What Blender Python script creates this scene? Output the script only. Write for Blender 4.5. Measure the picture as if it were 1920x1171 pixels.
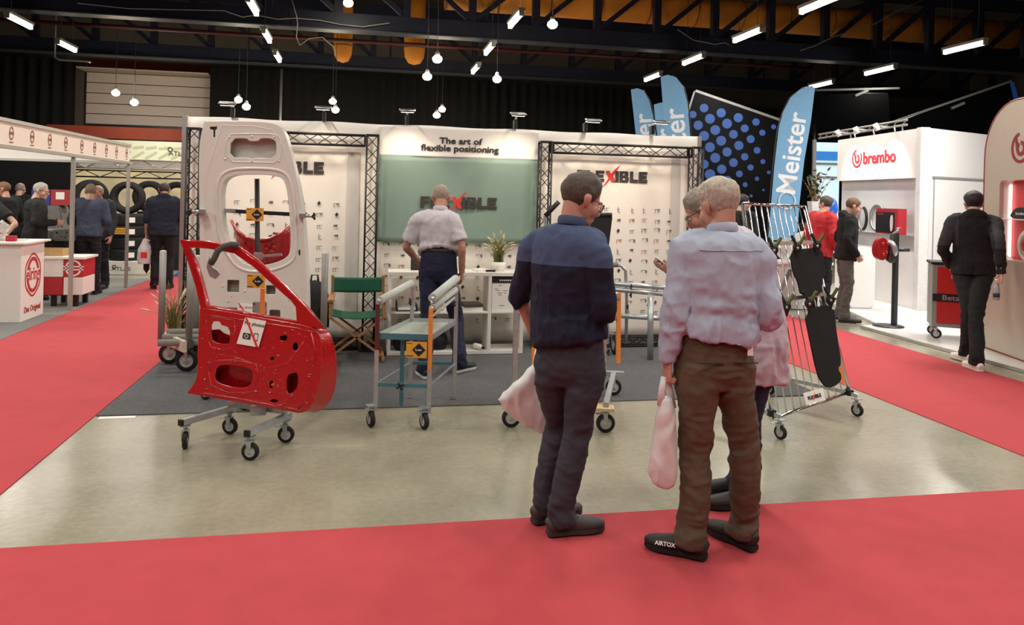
import bpy, bmesh, math, random
import numpy as np
from mathutils import Vector, Matrix
scene = bpy.context.scene
COL = scene.collection
for _o in list(bpy.data.objects):
    bpy.data.objects.remove(_o)
random.seed(7)
R = math.radians
V = Vector

# ------------------------------------------------------------------ camera
F_PX, CAM_H, YAW, ROLL, CX, CY = 1440.0, 1.68, R(11), R(1.36), 960.0, 369.0
SY, CYW = math.sin(YAW), math.cos(YAW)
FWD = V((SY, CYW, 0)); RGT = V((CYW, -SY, 0)); UP = V((0, 0, 1))
camd = bpy.data.cameras.new('camera')
camd.sensor_width = 36.0
camd.lens = F_PX / 1920.0 * 36.0
camd.shift_y = -(585.5 - CY) / 1920.0
camd.clip_start = 0.05
camd.clip_end = 200
cam = bpy.data.objects.new('camera', camd)
COL.objects.link(cam)
_cx = RGT * math.cos(ROLL) + UP * math.sin(ROLL)
_cy = UP * math.cos(ROLL) - RGT * math.sin(ROLL)
cam.matrix_world = Matrix(((_cx.x, _cy.x, -FWD.x, 0), (_cx.y, _cy.y, -FWD.y, 0), (_cx.z, _cy.z, -FWD.z, CAM_H), (0, 0, 0, 1)))
scene.camera = cam

# ------------------------------------------------------------------ colour management, world
scene.view_settings.view_transform = 'Standard'
scene.view_settings.look = 'None'
scene.view_settings.gamma = 1.0
scene.view_settings.use_curve_mapping = False
scene.view_settings.exposure = 0.0
world = bpy.data.worlds.new('hall_ambient')
scene.world = world
world.use_nodes = True
world.node_tree.nodes['Background'].inputs[0].default_value = (1.0, 0.93, 0.84, 1)
world.node_tree.nodes['Background'].inputs[1].default_value = 0.10

# hall luminaires: rows of ceiling tubes running along the aisle (those out of view as lights only)
TUBE_Z = 5.3
ROW_X = [-7.5, -2.25, 3.0, 8.1, 13.35]
def area_light(name, loc, sx, sy, power, col=(1, 0.94, 0.86), rot=(0, 0, 0)):
    l = bpy.data.lights.new(name, 'AREA')
    l.shape = 'RECTANGLE'; l.size = sx; l.size_y = sy; l.energy = power; l.color = col
    o = bpy.data.objects.new(name, l)
    COL.objects.link(o)
    o.location = loc
    o.rotation_euler = rot
    return o
def spot_light(name, loc, target, power, size=60, blend=0.6, col=(1, 0.92, 0.8), rad=0.05):
    l = bpy.data.lights.new(name, 'SPOT')
    l.energy = power; l.spot_size = R(size); l.spot_blend = blend; l.color = col; l.shadow_soft_size = rad
    o = bpy.data.objects.new(name, l)
    COL.objects.link(o)
    o.location = loc
    o.rotation_euler = (V(target) - V(loc)).to_track_quat('-Z', 'Y').to_euler()
    return o
HALL_W = 80
for _x in ROW_X[:4]:
    for _y in (-2.5, 0.5, 3.5, 6.5, 9.5, 12.5):
        area_light('hall_tube_light', (_x, _y, TUBE_Z), 0.2, 1.2, HALL_W)

# ------------------------------------------------------------------ pixel helpers (pixel = direction; distance from floor / wall / depth)
def ray(x, y):
    u, v = x - CX, y - CY
    a = (u * math.cos(ROLL) + v * math.sin(ROLL)) / F_PX
    b = (-u * math.sin(ROLL) + v * math.cos(ROLL)) / F_PX
    return V((SY + a * CYW, CYW - a * SY, -b))
CAMP = V((0, 0, CAM_H))
def G(x, y, z=0.0):
    d = ray(x, y); return CAMP + d * ((z - CAM_H) / d.z)
def PY(x, y, Y):
    d = ray(x, y); return CAMP + d * (Y / d.y)
def PX(x, y, X):
    d = ray(x, y); return CAMP + d * (X / d.x)
def PD(x, y, t):
    return CAMP + ray(x, y) * t
def PP(x, y, p, n):
    d = ray(x, y); return CAMP + d * ((V(p) - CAMP).dot(n) / d.dot(n))

# ------------------------------------------------------------------ materials
def lin(h):
    if isinstance(h, str):
        h = h.lstrip('#'); c = [int(h[i:i + 2], 16) / 255 for i in (0, 2, 4)]
    else:
        c = h
    return tuple((v / 12.92 if v <= 0.04045 else ((v + 0.055) / 1.055) ** 2.4) for v in c)
_M = {}
def mat(name, col, rough=0.6, metal=0.0, var=0.06, scale=18.0, bump=0.0, bscale=None, coat=0.0, emit=0.0, alpha=1.0, trans=0.0, stretch=None, sheen=0.0, spec=0.5):
    if name in _M: return _M[name]
    m = bpy.data.materials.new(name); m.use_nodes = True
    nt = m.node_tree; bs = nt.nodes['Principled BSDF']
    c = lin(col)
    bs.inputs['Roughness'].default_value = rough
    bs.inputs['Metallic'].default_value = metal
    bs.inputs['Specular IOR Level'].default_value = spec
    bs.inputs['Coat Weight'].default_value = coat
    bs.inputs['Sheen Weight'].default_value = sheen
    bs.inputs['Transmission Weight'].default_value = trans
    bs.inputs['Alpha'].default_value = alpha
    tc = nt.nodes.new('ShaderNodeTexCoord')
    src = tc.outputs['Object']
    if stretch:
        mp = nt.nodes.new('ShaderNodeMapping'); mp.inputs['Scale'].default_value = stretch
        nt.links.new(src, mp.inputs[0]); src = mp.outputs[0]
    nz = nt.nodes.new('ShaderNodeTexNoise'); nz.inputs['Scale'].default_value = scale; nz.inputs['Detail'].default_value = 4
    nt.links.new(src, nz.inputs['Vector'])
    rp = nt.nodes.new('ShaderNodeMapRange')
    rp.inputs[1].default_value = 0.3; rp.inputs[2].default_value = 0.7
    rp.inputs[3].default_value = 1 - var; rp.inputs[4].default_value = 1 + var
    nt.links.new(nz.outputs['Fac'], rp.inputs[0])
    mx = nt.nodes.new('ShaderNodeMix'); mx.data_type = 'RGBA'; mx.blend_type = 'MULTIPLY'; mx.inputs[0].default_value = 1
    mx.inputs[6].default_value = (*c, 1)
    nt.links.new(rp.outputs[0], mx.inputs[7])
    nt.links.new(mx.outputs[2], bs.inputs['Base Color'])
    if bump:
        bp = nt.nodes.new('ShaderNodeBump'); bp.inputs['Strength'].default_value = bump; bp.inputs['Distance'].default_value = 0.01
        n2 = nt.nodes.new('ShaderNodeTexNoise'); n2.inputs['Scale'].default_value = bscale or scale * 4; n2.inputs['Detail'].default_value = 3
        nt.links.new(src, n2.inputs['Vector'])
        nt.links.new(n2.outputs['Fac'], bp.inputs['Height']); nt.links.new(bp.outputs[0], bs.inputs['Normal'])
    if emit:
        bs.inputs['Emission Color'].default_value = (*c, 1); bs.inputs['Emission Strength'].default_value = emit
    _M[name] = m
    return m

# ------------------------------------------------------------------ mesh building
def frame(xd, up, o=(0, 0, 0)):
    """matrix with local x = xd, local y = up (plane), local z = normal"""
    x = V(xd).normalized(); z = x.cross(V(up)).normalized(); y = z.cross(x)
    o = V(o)
    return Matrix(((x.x, y.x, z.x, o.x), (x.y, y.y, z.y, o.y), (x.z, y.z, z.z, o.z), (0, 0, 0, 1)))
def T(x, y, z): return Matrix.Translation((x, y, z))
def RZ(a): return Matrix.Rotation(a, 4, 'Z')
class B:
    def __init__(s): s.v = []; s.f = []; s.mi = []; s.sm = []
    def add(s, vs, fs, mi=0, sm=False, M=None):
        n = len(s.v)
        s.v += [tuple(M @ V(p)) for p in vs] if M is not None else [tuple(p) for p in vs]
        s.f += [tuple(i + n for i in f) for f in fs]
        s.mi += [mi] * len(fs); s.sm += [sm] * len(fs)
        return s
    def bx(s, x0, x1, y0, y1, z0, z1, mi=0, M=None):
        vs = [(x, y, z) for z in (z0, z1) for y in (y0, y1) for x in (x0, x1)]
        return s.add(vs, [(0, 2, 3, 1), (4, 5, 7, 6), (0, 1, 5, 4), (2, 6, 7, 3), (0, 4, 6, 2), (1, 3, 7, 5)], mi, False, M)
    def box(s, c, d, mi=0, M=None):
        return s.bx(c[0] - d[0] / 2, c[0] + d[0] / 2, c[1] - d[1] / 2, c[1] + d[1] / 2, c[2] - d[2] / 2, c[2] + d[2] / 2, mi, M)
    def bar(s, p0, p1, w, h, up=(0, 0, 1), mi=0):
        p0, p1 = V(p0), V(p1); d = p1 - p0; L = d.length
        if L < 1e-6: return s
        x = d / L; u = V(up)
        if abs(x.dot(u)) > 0.99: u = V((0, 1, 0))
        return s.bx(0, L, -h / 2, h / 2, -w / 2, w / 2, mi, frame(x, u - x * u.dot(x), p0))
    def tube(s, path, r, n=8, mi=0, closed=False, hint=None, sm=True, caps=True):
        P = [V(p) for p in path]; k = len(P)
        rr = r if isinstance(r, (list, tuple)) else [r] * k
        vs = []; prev = None
        for i, p in enumerate(P):
            if closed: t = P[(i + 1) % k] - P[i - 1]
            else: t = P[min(i + 1, k - 1)] - P[max(i - 1, 0)]
            t = t.normalized() if t.length > 1e-9 else V((0, 0, 1))
            if prev is None:
                h = V(hint) if hint else (V((0, 0, 1)) if abs(t.z) < 0.9 else V((1, 0, 0)))
                u = (h - t * h.dot(t)).normalized()
            else:
                u = prev - t * prev.dot(t)
                u = u.normalized() if u.length > 1e-6 else prev
            prev = u; w = t.cross(u)
            a, b = rr[i] if isinstance(rr[i], (list, tuple)) else (rr[i], rr[i])
            for j in range(n):
                q = 2 * math.pi * j / n
                vs.append(p + u * (a * math.cos(q)) + w * (b * math.sin(q)))
        fs = []
        for i in range(k if closed else k - 1):
            i2 = (i + 1) % k
            for j in range(n):
                j2 = (j + 1) % n
                fs.append((i * n + j, i * n + j2, i2 * n + j2, i2 * n + j))
        s.add(vs, fs, mi, sm)
        if caps and not closed:
            n0 = len(s.v) - len(vs)
            s.f += [tuple(n0 + j for j in reversed(range(n))), tuple(n0 + (k - 1) * n + j for j in range(n))]
            s.mi += [mi, mi]; s.sm += [False, False]
        return s
    def cyl(s, p0, p1, r, n=12, mi=0, r2=None):
        return s.tube([p0, p1], [r, r if r2 is None else r2], n, mi)
    def lathe(s, prof, n=20, mi=0, M=None, sm=True, caps=True):
        vs = []; k = len(prof)
        for (r, z) in prof:
            for j in range(n):
                q = 2 * math.pi * j / n
                vs.append((r * math.cos(q), r * math.sin(q), z))
        fs = [(i * n + j, i * n + (j + 1) % n, (i + 1) * n + (j + 1) % n, (i + 1) * n + j) for i in range(k - 1) for j in range(n)]
        if caps and prof[0][0] > 1e-6: fs.append(tuple(reversed(range(n))))
        if caps and prof[-1][0] > 1e-6: fs.append(tuple((k - 1) * n + j for j in range(n)))
        return s.add(vs, fs, mi, sm, M)
    def ell(s, c, r, n=16, m=10, mi=0, M=None):
        vs = []; 
        for i in range(m + 1):
            a = -math.pi / 2 + math.pi * i / m
            for j in range(n):
                q = 2 * math.pi * j / n
                vs.append((c[0] + r[0] * math.cos(a) * math.cos(q), c[1] + r[1] * math.cos(a) * math.sin(q), c[2] + r[2] * math.sin(a)))
        fs = [(i * n + j, i * n + (j + 1) % n, (i + 1) * n + (j + 1) % n, (i + 1) * n + j) for i in range(m) for j in range(n)]
        return s.add(vs, fs, mi, True, M)
    def torus(s, c, R0, r, axis=(0, 0, 1), n=24, m=8, mi=0):
        ax = V(axis).normalized(); h = V((0, 0, 1)) if abs(ax.z) < 0.9 else V((1, 0, 0))
        u = (h - ax * h.dot(ax)).normalized(); w = ax.cross(u)
        path = [V(c) + u * (R0 * math.cos(2 * math.pi * i / n)) + w * (R0 * math.sin(2 * math.pi * i / n)) for i in range(n)]
        return s.tube(path, r, m, mi, closed=True, hint=ax)
    def poly(s, pts, th, M=None, mi=0):
        """extruded convex-ish polygon in local xy, thickness th along z"""
        n = len(pts)
        vs = [(p[0], p[1], 0) for p in pts] + [(p[0], p[1], th) for p in pts]
        fs = [tuple(reversed(range(n))), tuple(range(n, 2 * n))] + [(i, (i + 1) % n, n + (i + 1) % n, n + i) for i in range(n)]
        return s.add(vs, fs, mi, False, M)
    def mesh(s, name):
        me = bpy.data.meshes.new(name)
        me.from_pydata(s.v, [], s.f)
        me.polygons.foreach_set('material_index', s.mi)
        me.polygons.foreach_set('use_smooth', s.sm)
        me.update()
        return me
    def build(s, name, m, parent=None, off=None, bev=0.0):
        """off: world origin of the root thing when verts are in world coordinates"""
        if off is not None: s.v = [(p[0] - off[0], p[1] - off[1], p[2] - off[2]) for p in s.v]
        me = s.mesh(name)
        if bev:
            bm = bmesh.new(); bm.from_mesh(me)
            bmesh.ops.bevel(bm, geom=[e for e in bm.edges if len(e.link_faces) == 2 and e.calc_face_angle(0) > 0.5], offset=bev, segments=2, affect='EDGES', clamp_overlap=True)
            bm.to_mesh(me); bm.free()
        return obj(name, me, m, parent)
def obj(name, me, m=None, parent=None, loc=(0, 0, 0), rot=(0, 0, 0)):
    o = bpy.data.objects.new(name, me); COL.objects.link(o)
    if m is not None and not me.materials:
        for q in (m if isinstance(m, (list, tuple)) else [m]): me.materials.append(q)
    o.location = loc; o.rotation_euler = rot
    if parent is not None: o.parent = parent
    return o
def tag(o, label, cat, group=None):
    o['label'] = label; o['category'] = cat
    if group: o['group'] = group
    return o
def thing(name, label, cat, loc=(0, 0, 0), rz=0, group=None):
    o = bpy.data.objects.new(name, None); COL.objects.link(o)
    o.empty_display_size = 0.1
    o.location = loc; o.rotation_euler = (0, 0, rz)
    return tag(o, label, cat, group)
def struct(o):
    o['kind'] = 'structure'; return o
def curve_mesh(splines, ext=0.0, bevel=0.0, res=0):
    cu = bpy.data.curves.new('outline', 'CURVE'); cu.dimensions = '2D'; cu.fill_mode = 'BOTH'
    for pts in splines:
        sp = cu.splines.new('POLY'); sp.points.add(len(pts) - 1)
        for i, p in enumerate(pts): sp.points[i].co = (p[0], p[1], 0, 1)
        sp.use_cyclic_u = True
    cu.extrude = ext; cu.bevel_depth = bevel; cu.bevel_resolution = res
    o = bpy.data.objects.new('outline', cu)
    me = bpy.data.meshes.new_from_object(o)
    bpy.data.objects.remove(o); bpy.data.curves.remove(cu)
    return me
def plate(splines, th, M, name, m, parent=None, bevel=0.0, off=None):
    """flat sheet with holes; local xy outline, centred thickness; M places it in the world (or root frame)"""
    me = curve_mesh(splines, max(th / 2 - bevel, 0), bevel, 1)
    if off is not None: M = Matrix.Translation(-V(off)) @ M
    me.transform(M); me.update()
    me.materials.clear()
    return obj(name, me, m, parent)
def smooth_poly(pts, it=2):
    for _ in range(it):
        q = []
        for i in range(len(pts)):
            a, b = pts[i], pts[(i + 1) % len(pts)]
            q += [(a[0] * .75 + b[0] * .25, a[1] * .75 + b[1] * .25), (a[0] * .25 + b[0] * .75, a[1] * .25 + b[1] * .75)]
        pts = q
    return pts
def rrect(x0, x1, y0, y1, r, n=4):
    out = []
    for cx_, cy_, a in ((x1 - r, y1 - r, 0), (x0 + r, y1 - r, 90), (x0 + r, y0 + r, 180), (x1 - r, y0 + r, 270)):
        for i in range(n + 1):
            q = R(a + 90 * i / n); out.append((cx_ + r * math.cos(q), cy_ + r * math.sin(q)))
    return out
def circ(cx_, cy_, r, n=20, ry=None):
    return [(cx_ + r * math.cos(2 * math.pi * i / n), cy_ + (ry or r) * math.sin(2 * math.pi * i / n)) for i in range(n)]
def text(s, M, size, m, parent=None, name='lettering', bold=0.0, xs=1.0, ext=0.002, align='CENTER', off=None, shear=0.0, space=1.0):
    cu = bpy.data.curves.new('txt', 'FONT'); cu.body = s; cu.size = size; cu.align_x = align; cu.align_y = 'CENTER'
    cu.offset = bold; cu.extrude = ext; cu.shear = shear; cu.space_character = space; cu.resolution_u = 3
    o = bpy.data.objects.new('txt', cu)
    me = bpy.data.meshes.new_from_object(o)
    bpy.data.objects.remove(o); bpy.data.curves.remove(cu)
    if off is not None: M = Matrix.Translation(-V(off)) @ M
    me.transform(M @ Matrix.Diagonal((xs, 1, 1, 1))); me.materials.clear()
    return obj(name, me, m, parent)
def copy_tree(o, parent=None):
    c = o.copy(); COL.objects.link(c); c.parent = parent
    for ch in list(o.children): copy_tree(ch, c)
    return c

# shared materials
m_white = mat('white_laminate', '#eae6de', 0.45, var=0.02)
m_fabricw = mat('wall_fabric_white', '#ece6dc', 0.8, var=0.02, scale=3, bump=0.15, bscale=2.5)
m_alu = mat('aluminium', '#c4c4c2', 0.35, 0.9, var=0.05)
m_zinc = mat('zinc_plated_steel', '#b9bfc2', 0.3, 0.65, var=0.12, scale=30)
m_chrome = mat('chrome', '#d8dadc', 0.12, 1.0, var=0.02)
m_black = mat('black_plastic', '#141414', 0.5, var=0.1)
m_rubber = mat('rubber', '#17171a', 0.75, var=0.15, scale=40)
m_darkprint = mat('dark_print', '#3a3634', 0.7, var=0.03)
m_redprint = mat('red_print', '#d8352c', 0.6, var=0.02)
m_green_banner = mat('sage_banner', '#7f968a', 0.6, var=0.04, scale=2, bump=0.25, bscale=1.6)
m_redpaint = mat('red_car_paint', '#b01216', 0.2, var=0.03, coat=0.9, bump=0.5, bscale=38)
m_whitepaint = mat('white_primer_paint', '#dcd8cf', 0.3, var=0.02, coat=0.4)
m_orange = mat('orange_plastic', '#e88a3c', 0.5, var=0.05)
m_yellowcard = mat('amber_card', '#dfa23a', 0.5, var=0.04)
m_wood = mat('varnished_beech', '#a8794a', 0.45, var=0.2, scale=9, stretch=(1, 1, 8))
m_ply = mat('plywood', '#cdb289', 0.6, var=0.12, scale=8, stretch=(6, 1, 1))
m_teal = mat('teal_steel', '#4f7f8d', 0.4, 0.3, var=0.08)
m_trussblk = mat('black_truss_steel', '#24211f', 0.45, 0.4, var=0.1)
m_greycarp = mat('grey_carpet', '#5a5a5b', 0.95, var=0.22, scale=60, bump=0.5, bscale=350)
m_redcarp = mat('red_carpet', '#b94147', 0.95, var=0.05, scale=6, bump=0.3, bscale=400)
m_paper = mat('paper', '#f1eee6', 0.7, var=0.02)
m_glassy = mat('clear_plastic', '#e8eef0', 0.08, trans=0.9, var=0.0)
# ================================================================== structure
def concrete():
    m = bpy.data.materials.new('polished_concrete'); m.use_nodes = True
    nt = m.node_tree; bs = nt.nodes['Principled BSDF']
    tc = nt.nodes.new('ShaderNodeTexCoord')
    n1 = nt.nodes.new('ShaderNodeTexNoise'); n1.inputs['Scale'].default_value = 0.9; n1.inputs['Detail'].default_value = 6; n1.inputs['Roughness'].default_value = 0.6
    n2 = nt.nodes.new('ShaderNodeTexNoise'); n2.inputs['Scale'].default_value = 25; n2.inputs['Detail'].default_value = 4
    n3 = nt.nodes.new('ShaderNodeTexNoise'); n3.inputs['Scale'].default_value = 0.35; n3.inputs['Detail'].default_value = 2
    for n in (n1, n2, n3): nt.links.new(tc.outputs['Object'], n.inputs['Vector'])
    r = nt.nodes.new('ShaderNodeValToRGB')
    r.color_ramp.elements[0].position = 0.3; r.color_ramp.elements[0].color = (*lin('#827c68'), 1)
    r.color_ramp.elements[1].position = 0.72; r.color_ramp.elements[1].color = (*lin('#a39e89'), 1)
    nt.links.new(n1.outputs['Fac'], r.inputs[0])
    mx = nt.nodes.new('ShaderNodeMix'); mx.data_type = 'RGBA'; mx.blend_type = 'OVERLAY'; mx.inputs[0].default_value = 0.25
    nt.links.new(r.outputs[0], mx.inputs[6]); nt.links.new(n2.outputs['Fac'], mx.inputs[7])
    nt.links.new(mx.outputs[2], bs.inputs['Base Color'])
    mr = nt.nodes.new('ShaderNodeMapRange'); mr.inputs[1].default_value = 0.35; mr.inputs[2].default_value = 0.65; mr.inputs[3].default_value = 0.2; mr.inputs[4].default_value = 0.38
    nt.links.new(n3.outputs['Fac'], mr.inputs[0]); nt.links.new(mr.outputs[0], bs.inputs['Roughness'])
    bp = nt.nodes.new('ShaderNodeBump'); bp.inputs['Strength'].default_value = 0.06; bp.inputs['Distance'].default_value = 0.01
    nt.links.new(n2.outputs['Fac'], bp.inputs['Height']); nt.links.new(bp.outputs[0], bs.inputs['Normal'])
    return m
m_conc = concrete()
m_curtain = mat('black_molton_curtain', '#030303', 0.95, var=0.3, scale=6, stretch=(3, 3, 0.2))
m_roof = mat('roof_sheet', '#4a423a', 0.8, var=0.15, scale=1.5)
m_wallgrey = mat('upper_wall_panel', '#4b443e', 0.85, var=0.12, scale=1.2)
HX0, HX1, HY0, HY1, HZ = -19.0, 24.0, -9.0, 27.0, 8.4
struct(B().bx(HX0, HX1, HY0, HY1, -0.2, 0.0).build('floor', m_conc))
struct(B().bx(HX0, HX1, HY0, HY1, HZ, HZ + 0.2).build('ceiling', m_roof))
DX0, DX1 = PY(158, 200, 27).x, PY(398, 200, 27).x      # wide sectional door in the back wall
wb = struct(B().bx(HX0, DX0, 27, 27.3, 0, HZ).bx(DX1, HX1, 27, 27.3, 0, HZ).bx(DX0, DX1, 27, 27.3, 5.85, HZ).build('wall_back', m_wallgrey))
struct(B().bx(HX0 - .3, HX0, HY0, 27, 0, HZ).build('wall_left', m_wallgrey))
struct(B().bx(HX1, HX1 + .3, HY0, 27, 0, HZ).build('wall_right', m_wallgrey))
struct(B().bx(HX0, HX1, HY0 - .3, HY0, 0, HZ).build('wall_front', m_wallgrey))
# seams between the upper wall panels
m_seam = mat('dark_joint', '#26211e', 0.9)
for i in range(9):
    B().bx(-18 + i * 4.7, -17.94 + i * 4.7, 26.975, 27.0, 5.9, HZ).build('panel_joint', m_seam, wb)

# sectional overhead door: four visible white panels
door = struct(thing('door_1', 'x', 'x', (0, 27, 0)))
for k in ('label', 'category'): del door[k]
m_doorp = mat('door_panel_white', '#b9aeaa', 0.6, var=0.04)
m_shade = mat('header_board', '#a69a8e', 0.7, var=0.05)
zt, zb = PY(280, 140, 27).z, PY(280, 236, 27).z
n = 5
for i in range(n):
    z0 = zb + (zt - zb) * i / n; z1 = zb + (zt - zb) * (i + 1) / n
    p = B().bx(DX0 + .03, DX1 - .03, 27.02, 27.1, z0 + .012, z1 - .012).build('panel', m_doorp, door, off=(0, 27, 0), bev=0.01)
B().bx(DX0, DX1, 26.2, 27.0, zt, zt + 0.04).build('header_board', m_shade, door, off=(0, 27, 0))
B().bx(DX0, DX1, 27.0, 27.12, zb - 0.5, zb).build('bottom_rail', m_trussblk, door, off=(0, 27, 0))
for xx in (DX0, DX1 - .05): B().bx(xx, xx + .05, 26.98, 27.05, 0, zt).build('guide_track', m_black, door, off=(0, 27, 0))

m_rust = mat('rust_red_board', '#7d2f1c', 0.7, var=.1, scale=2)
struct(B().bx(DX0 - 2, DX1 + 2, 29.5, 29.7, -.2, 7).build('wall_annex', m_rust))
# black curtains hung in front of the back wall
def curtain(x0, x1, y, z0, z1, label, amp=0.06, per=0.35):
    n = int((x1 - x0) / (per / 8)); vs = []; fs = []
    for i in range(n + 1):
        x = x0 + (x1 - x0) * i / n
        yy = y + amp * math.sin(2 * math.pi * x / per) * (0.7 + 0.3 * math.sin(x * 1.7))
        vs += [(x, yy, z0), (x, yy, z1), (x, yy + .012, z0), (x, yy + .012, z1)]
    for i in range(n):
        a = i * 4; b = a + 4
        fs += [(a, b, b + 1, a + 1), (a + 2, a + 3, b + 3, b + 2), (a + 1, b + 1, b + 3, a + 3)]
    bb = B(); bb.add(vs, fs, 0, True)
    o = bb.build('stage_curtain', m_curtain)
    tag(o, label, 'curtain', 'black curtains along the back of the hall')
    return o
CZ = 5.65
curtain(HX0 + .2, DX0 - .05, 26.3, 0.02, CZ, 'black floor-length curtain left of the overhead door')
curtain(DX1 + .05, 11.5, 26.3, 0.02, CZ, 'long black curtain behind the stand with the green banner')
curtain(11.5, HX1 - .2, 26.3, 0.02, 5.2, 'black curtain at the far right behind the white stand')

# ------------------------------------------------------------------ carpets
def carpet(name, x0, x1, y0, y1, h, m, label):
    nx = max(1, int((x1 - x0) / .25)); ny = max(1, int((y1 - y0) / .25))
    o = B().bx(x0, x1, y0, y1, 0.0005, h).build(name, m)
    return tag(o, label, 'carpet')
carpet('aisle_carpet', -3.80, -1.89, 3.93, 15.65, 0.006, m_redcarp, 'long red aisle carpet on the left running to the tyre stacks')
carpet('aisle_carpet', -6.0, 12, -3, 3.92, 0.006, m_redcarp, 'wide red carpet across the foreground under the two visitors')
carpet('aisle_carpet', 4.45, 6.33, 3.93, 22, 0.006, m_redcarp, 'red aisle carpet on the right between rack and white stand')
carpet('stand_carpet', -1.88, 4.0, 6.1, 8.48, 0.008, m_greycarp, 'dark grey needle-felt carpet of the stand with the green banner')
carpet('stand_carpet', -12, -3.81, 8.0, 15.3, 0.007, mat('mid_grey_carpet', '#7b7a77', 0.95, var=0.1, scale=60, bump=0.4, bscale=300), 'mid grey carpet under the white counter stand on the left')
carpet('stand_carpet', -3.6, -1.9, 15.7, 22, 0.009, mat('blue_carpet', '#1f3f8f', 0.95, var=0.1, scale=60), 'small patch of blue carpet beyond the tyre base')
o = B().bx(-1.85, -1.6, 6.03, 6.085, 0.0005, 0.002).build('floor_marking', mat('white_tape', '#e8e6df', 0.6))
tag(o, 'short strip of white tape on the concrete at the grey carpet corner', 'tape')

# ------------------------------------------------------------------ roof trusses
m_blue = mat('dark_blue_steel', '#141a2e', 0.5, 0.2, var=0.15, scale=3)
def roof_truss(Y, label, z0=5.6, z1=6.0, ztop=7.35, pitch=1.62, mid=0.0):
    t = thing('roof_truss', label, 'truss', (mid, Y, z0), 0, 'dark blue roof trusses')
    off = (mid, Y, z0)
    B().bx(HX0, HX1, Y - .12, Y + .12, z0, z1).build('bottom_chord', m_blue, t, off)
    B().bx(HX0, HX1, Y - .12, Y + .12, ztop, ztop + .3).build('top_chord', m_blue, t, off)
    B().bx(HX0, HX1, Y - .2, Y + .2, z0 - .03, z0).build('flange', mat('pale_blue_edge', '#3b3f4a', 0.5, 0.3), t, off)
    post = B().bx(-.09, .09, -.09, .09, 0, ztop - z1).mesh('post')
    L = math.hypot(pitch, ztop - z1)
    db = B(); db.bar((0, 0, 0), (pitch, 0, ztop - z1), .12, .12); dr = db.mesh('diagonal')
    db = B(); db.bar((pitch, 0, 0), (0, 0, ztop - z1), .12, .12); dl = db.mesh('diagonal')
    k0 = int((HX0 - mid) / pitch); k1 = int((HX1 - mid) / pitch)
    for k in range(k0, k1 + 1):
        obj('post', post, m_blue, t, (k * pitch, 0, z1 - z0))
        if k < k1: obj('diagonal', dr if k >= 0 else dl, m_blue, t, (k * pitch, 0, z1 - z0))
    return t
roof_truss(19.0, 'dark blue lattice roof truss nearest to the camera, crossing the top of the view', mid=PY(885, 60, 19).x)
roof_truss(24.7, 'farther dark blue lattice roof truss above the black curtain', mid=PY(890, 130, 24.7).x)
# longitudinal purlins
for i, x in enumerate((-13.2, -7.9, 5.6, 10.9, 16.2)):
    o = B().bx(x - .07, x + .07, 12, 26.9, 8.2, 8.39).build('purlin', m_blue)
    tag(o, ['outermost left roof purlin running away under the roof', 'roof purlin above the left stand', 'roof purlin right of the yellow ducts', 'roof purlin above the dotted black panel', 'outermost right roof purlin above the rounded panel'][i], 'beam', 'longitudinal roof purlins')
# yellow ducts
m_duct = mat('amber_fabric_duct', '#cf8524', 0.75, var=0.12, scale=1.5, bump=0.2, bscale=3)
m_ductseam = mat('duct_seam', '#7c4d14', 0.8)
def vert_duct(xa, xb, ybot, Y, label):
    p0, p1 = PY(xa, ybot, Y), PY(xb, ybot, Y); cxm = (p0.x + p1.x) / 2; rr = (p1.x - p0.x) / 2
    t = thing('air_duct', label, 'air duct', (cxm, Y, p0.z), 0, 'yellow hanging air ducts')
    B().lathe([(0, 0), (rr * .6, .06), (rr * .92, .22), (rr, .45), (rr, HZ - p0.z - .01)], 20).build('duct_sleeve', m_duct, t)
    for z in (.5, 1.25):
        bb = B(); bb.torus((0, 0, z), rr, .02, n=20, m=6); bb.build('seam_ring', m_ductseam, t)
vert_duct(625, 660, 117, 23.0, 'yellow hanging air duct on the left of the pair near the middle')
vert_duct(757, 796, 121, 23.0, 'yellow hanging air duct on the right of the pair near the middle')
t = thing('air_duct', 'long horizontal amber air duct under the roof at upper right', 'air duct', (PY(830, 0, 19.58).x, 19.58, 6.9), 0)
x0, x1 = PY(835, 10, 19.58).x, PY(1895, 90, 19.58).x
zc = PY(1000, 29, 19.58).z + .4
off = t.location
bb = B(); bb.cyl((x0, 19.58, zc), (x1, 19.58, zc), .4, 24); bb.build('duct_sleeve', m_duct, t, off)
k = 0
while x0 + k * 1.35 < x1:
    bb = B(); bb.torus((x0 + k * 1.35, 19.58, zc), .402, .018, (1, 0, 0), 24, 6); bb.build('seam_ring', m_ductseam, t, off); k += 1
# sprinkler pipe
bb = B(); bb.cyl((-14, 22.2, 5.98), (14, 22.2, 5.98), .055, 10)
tag(bb.build('sprinkler_pipe', mat('oxide_red_pipe', '#4a1714', 0.5)), 'dark red sprinkler pipe running across behind the near roof truss', 'pipe')
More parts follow.
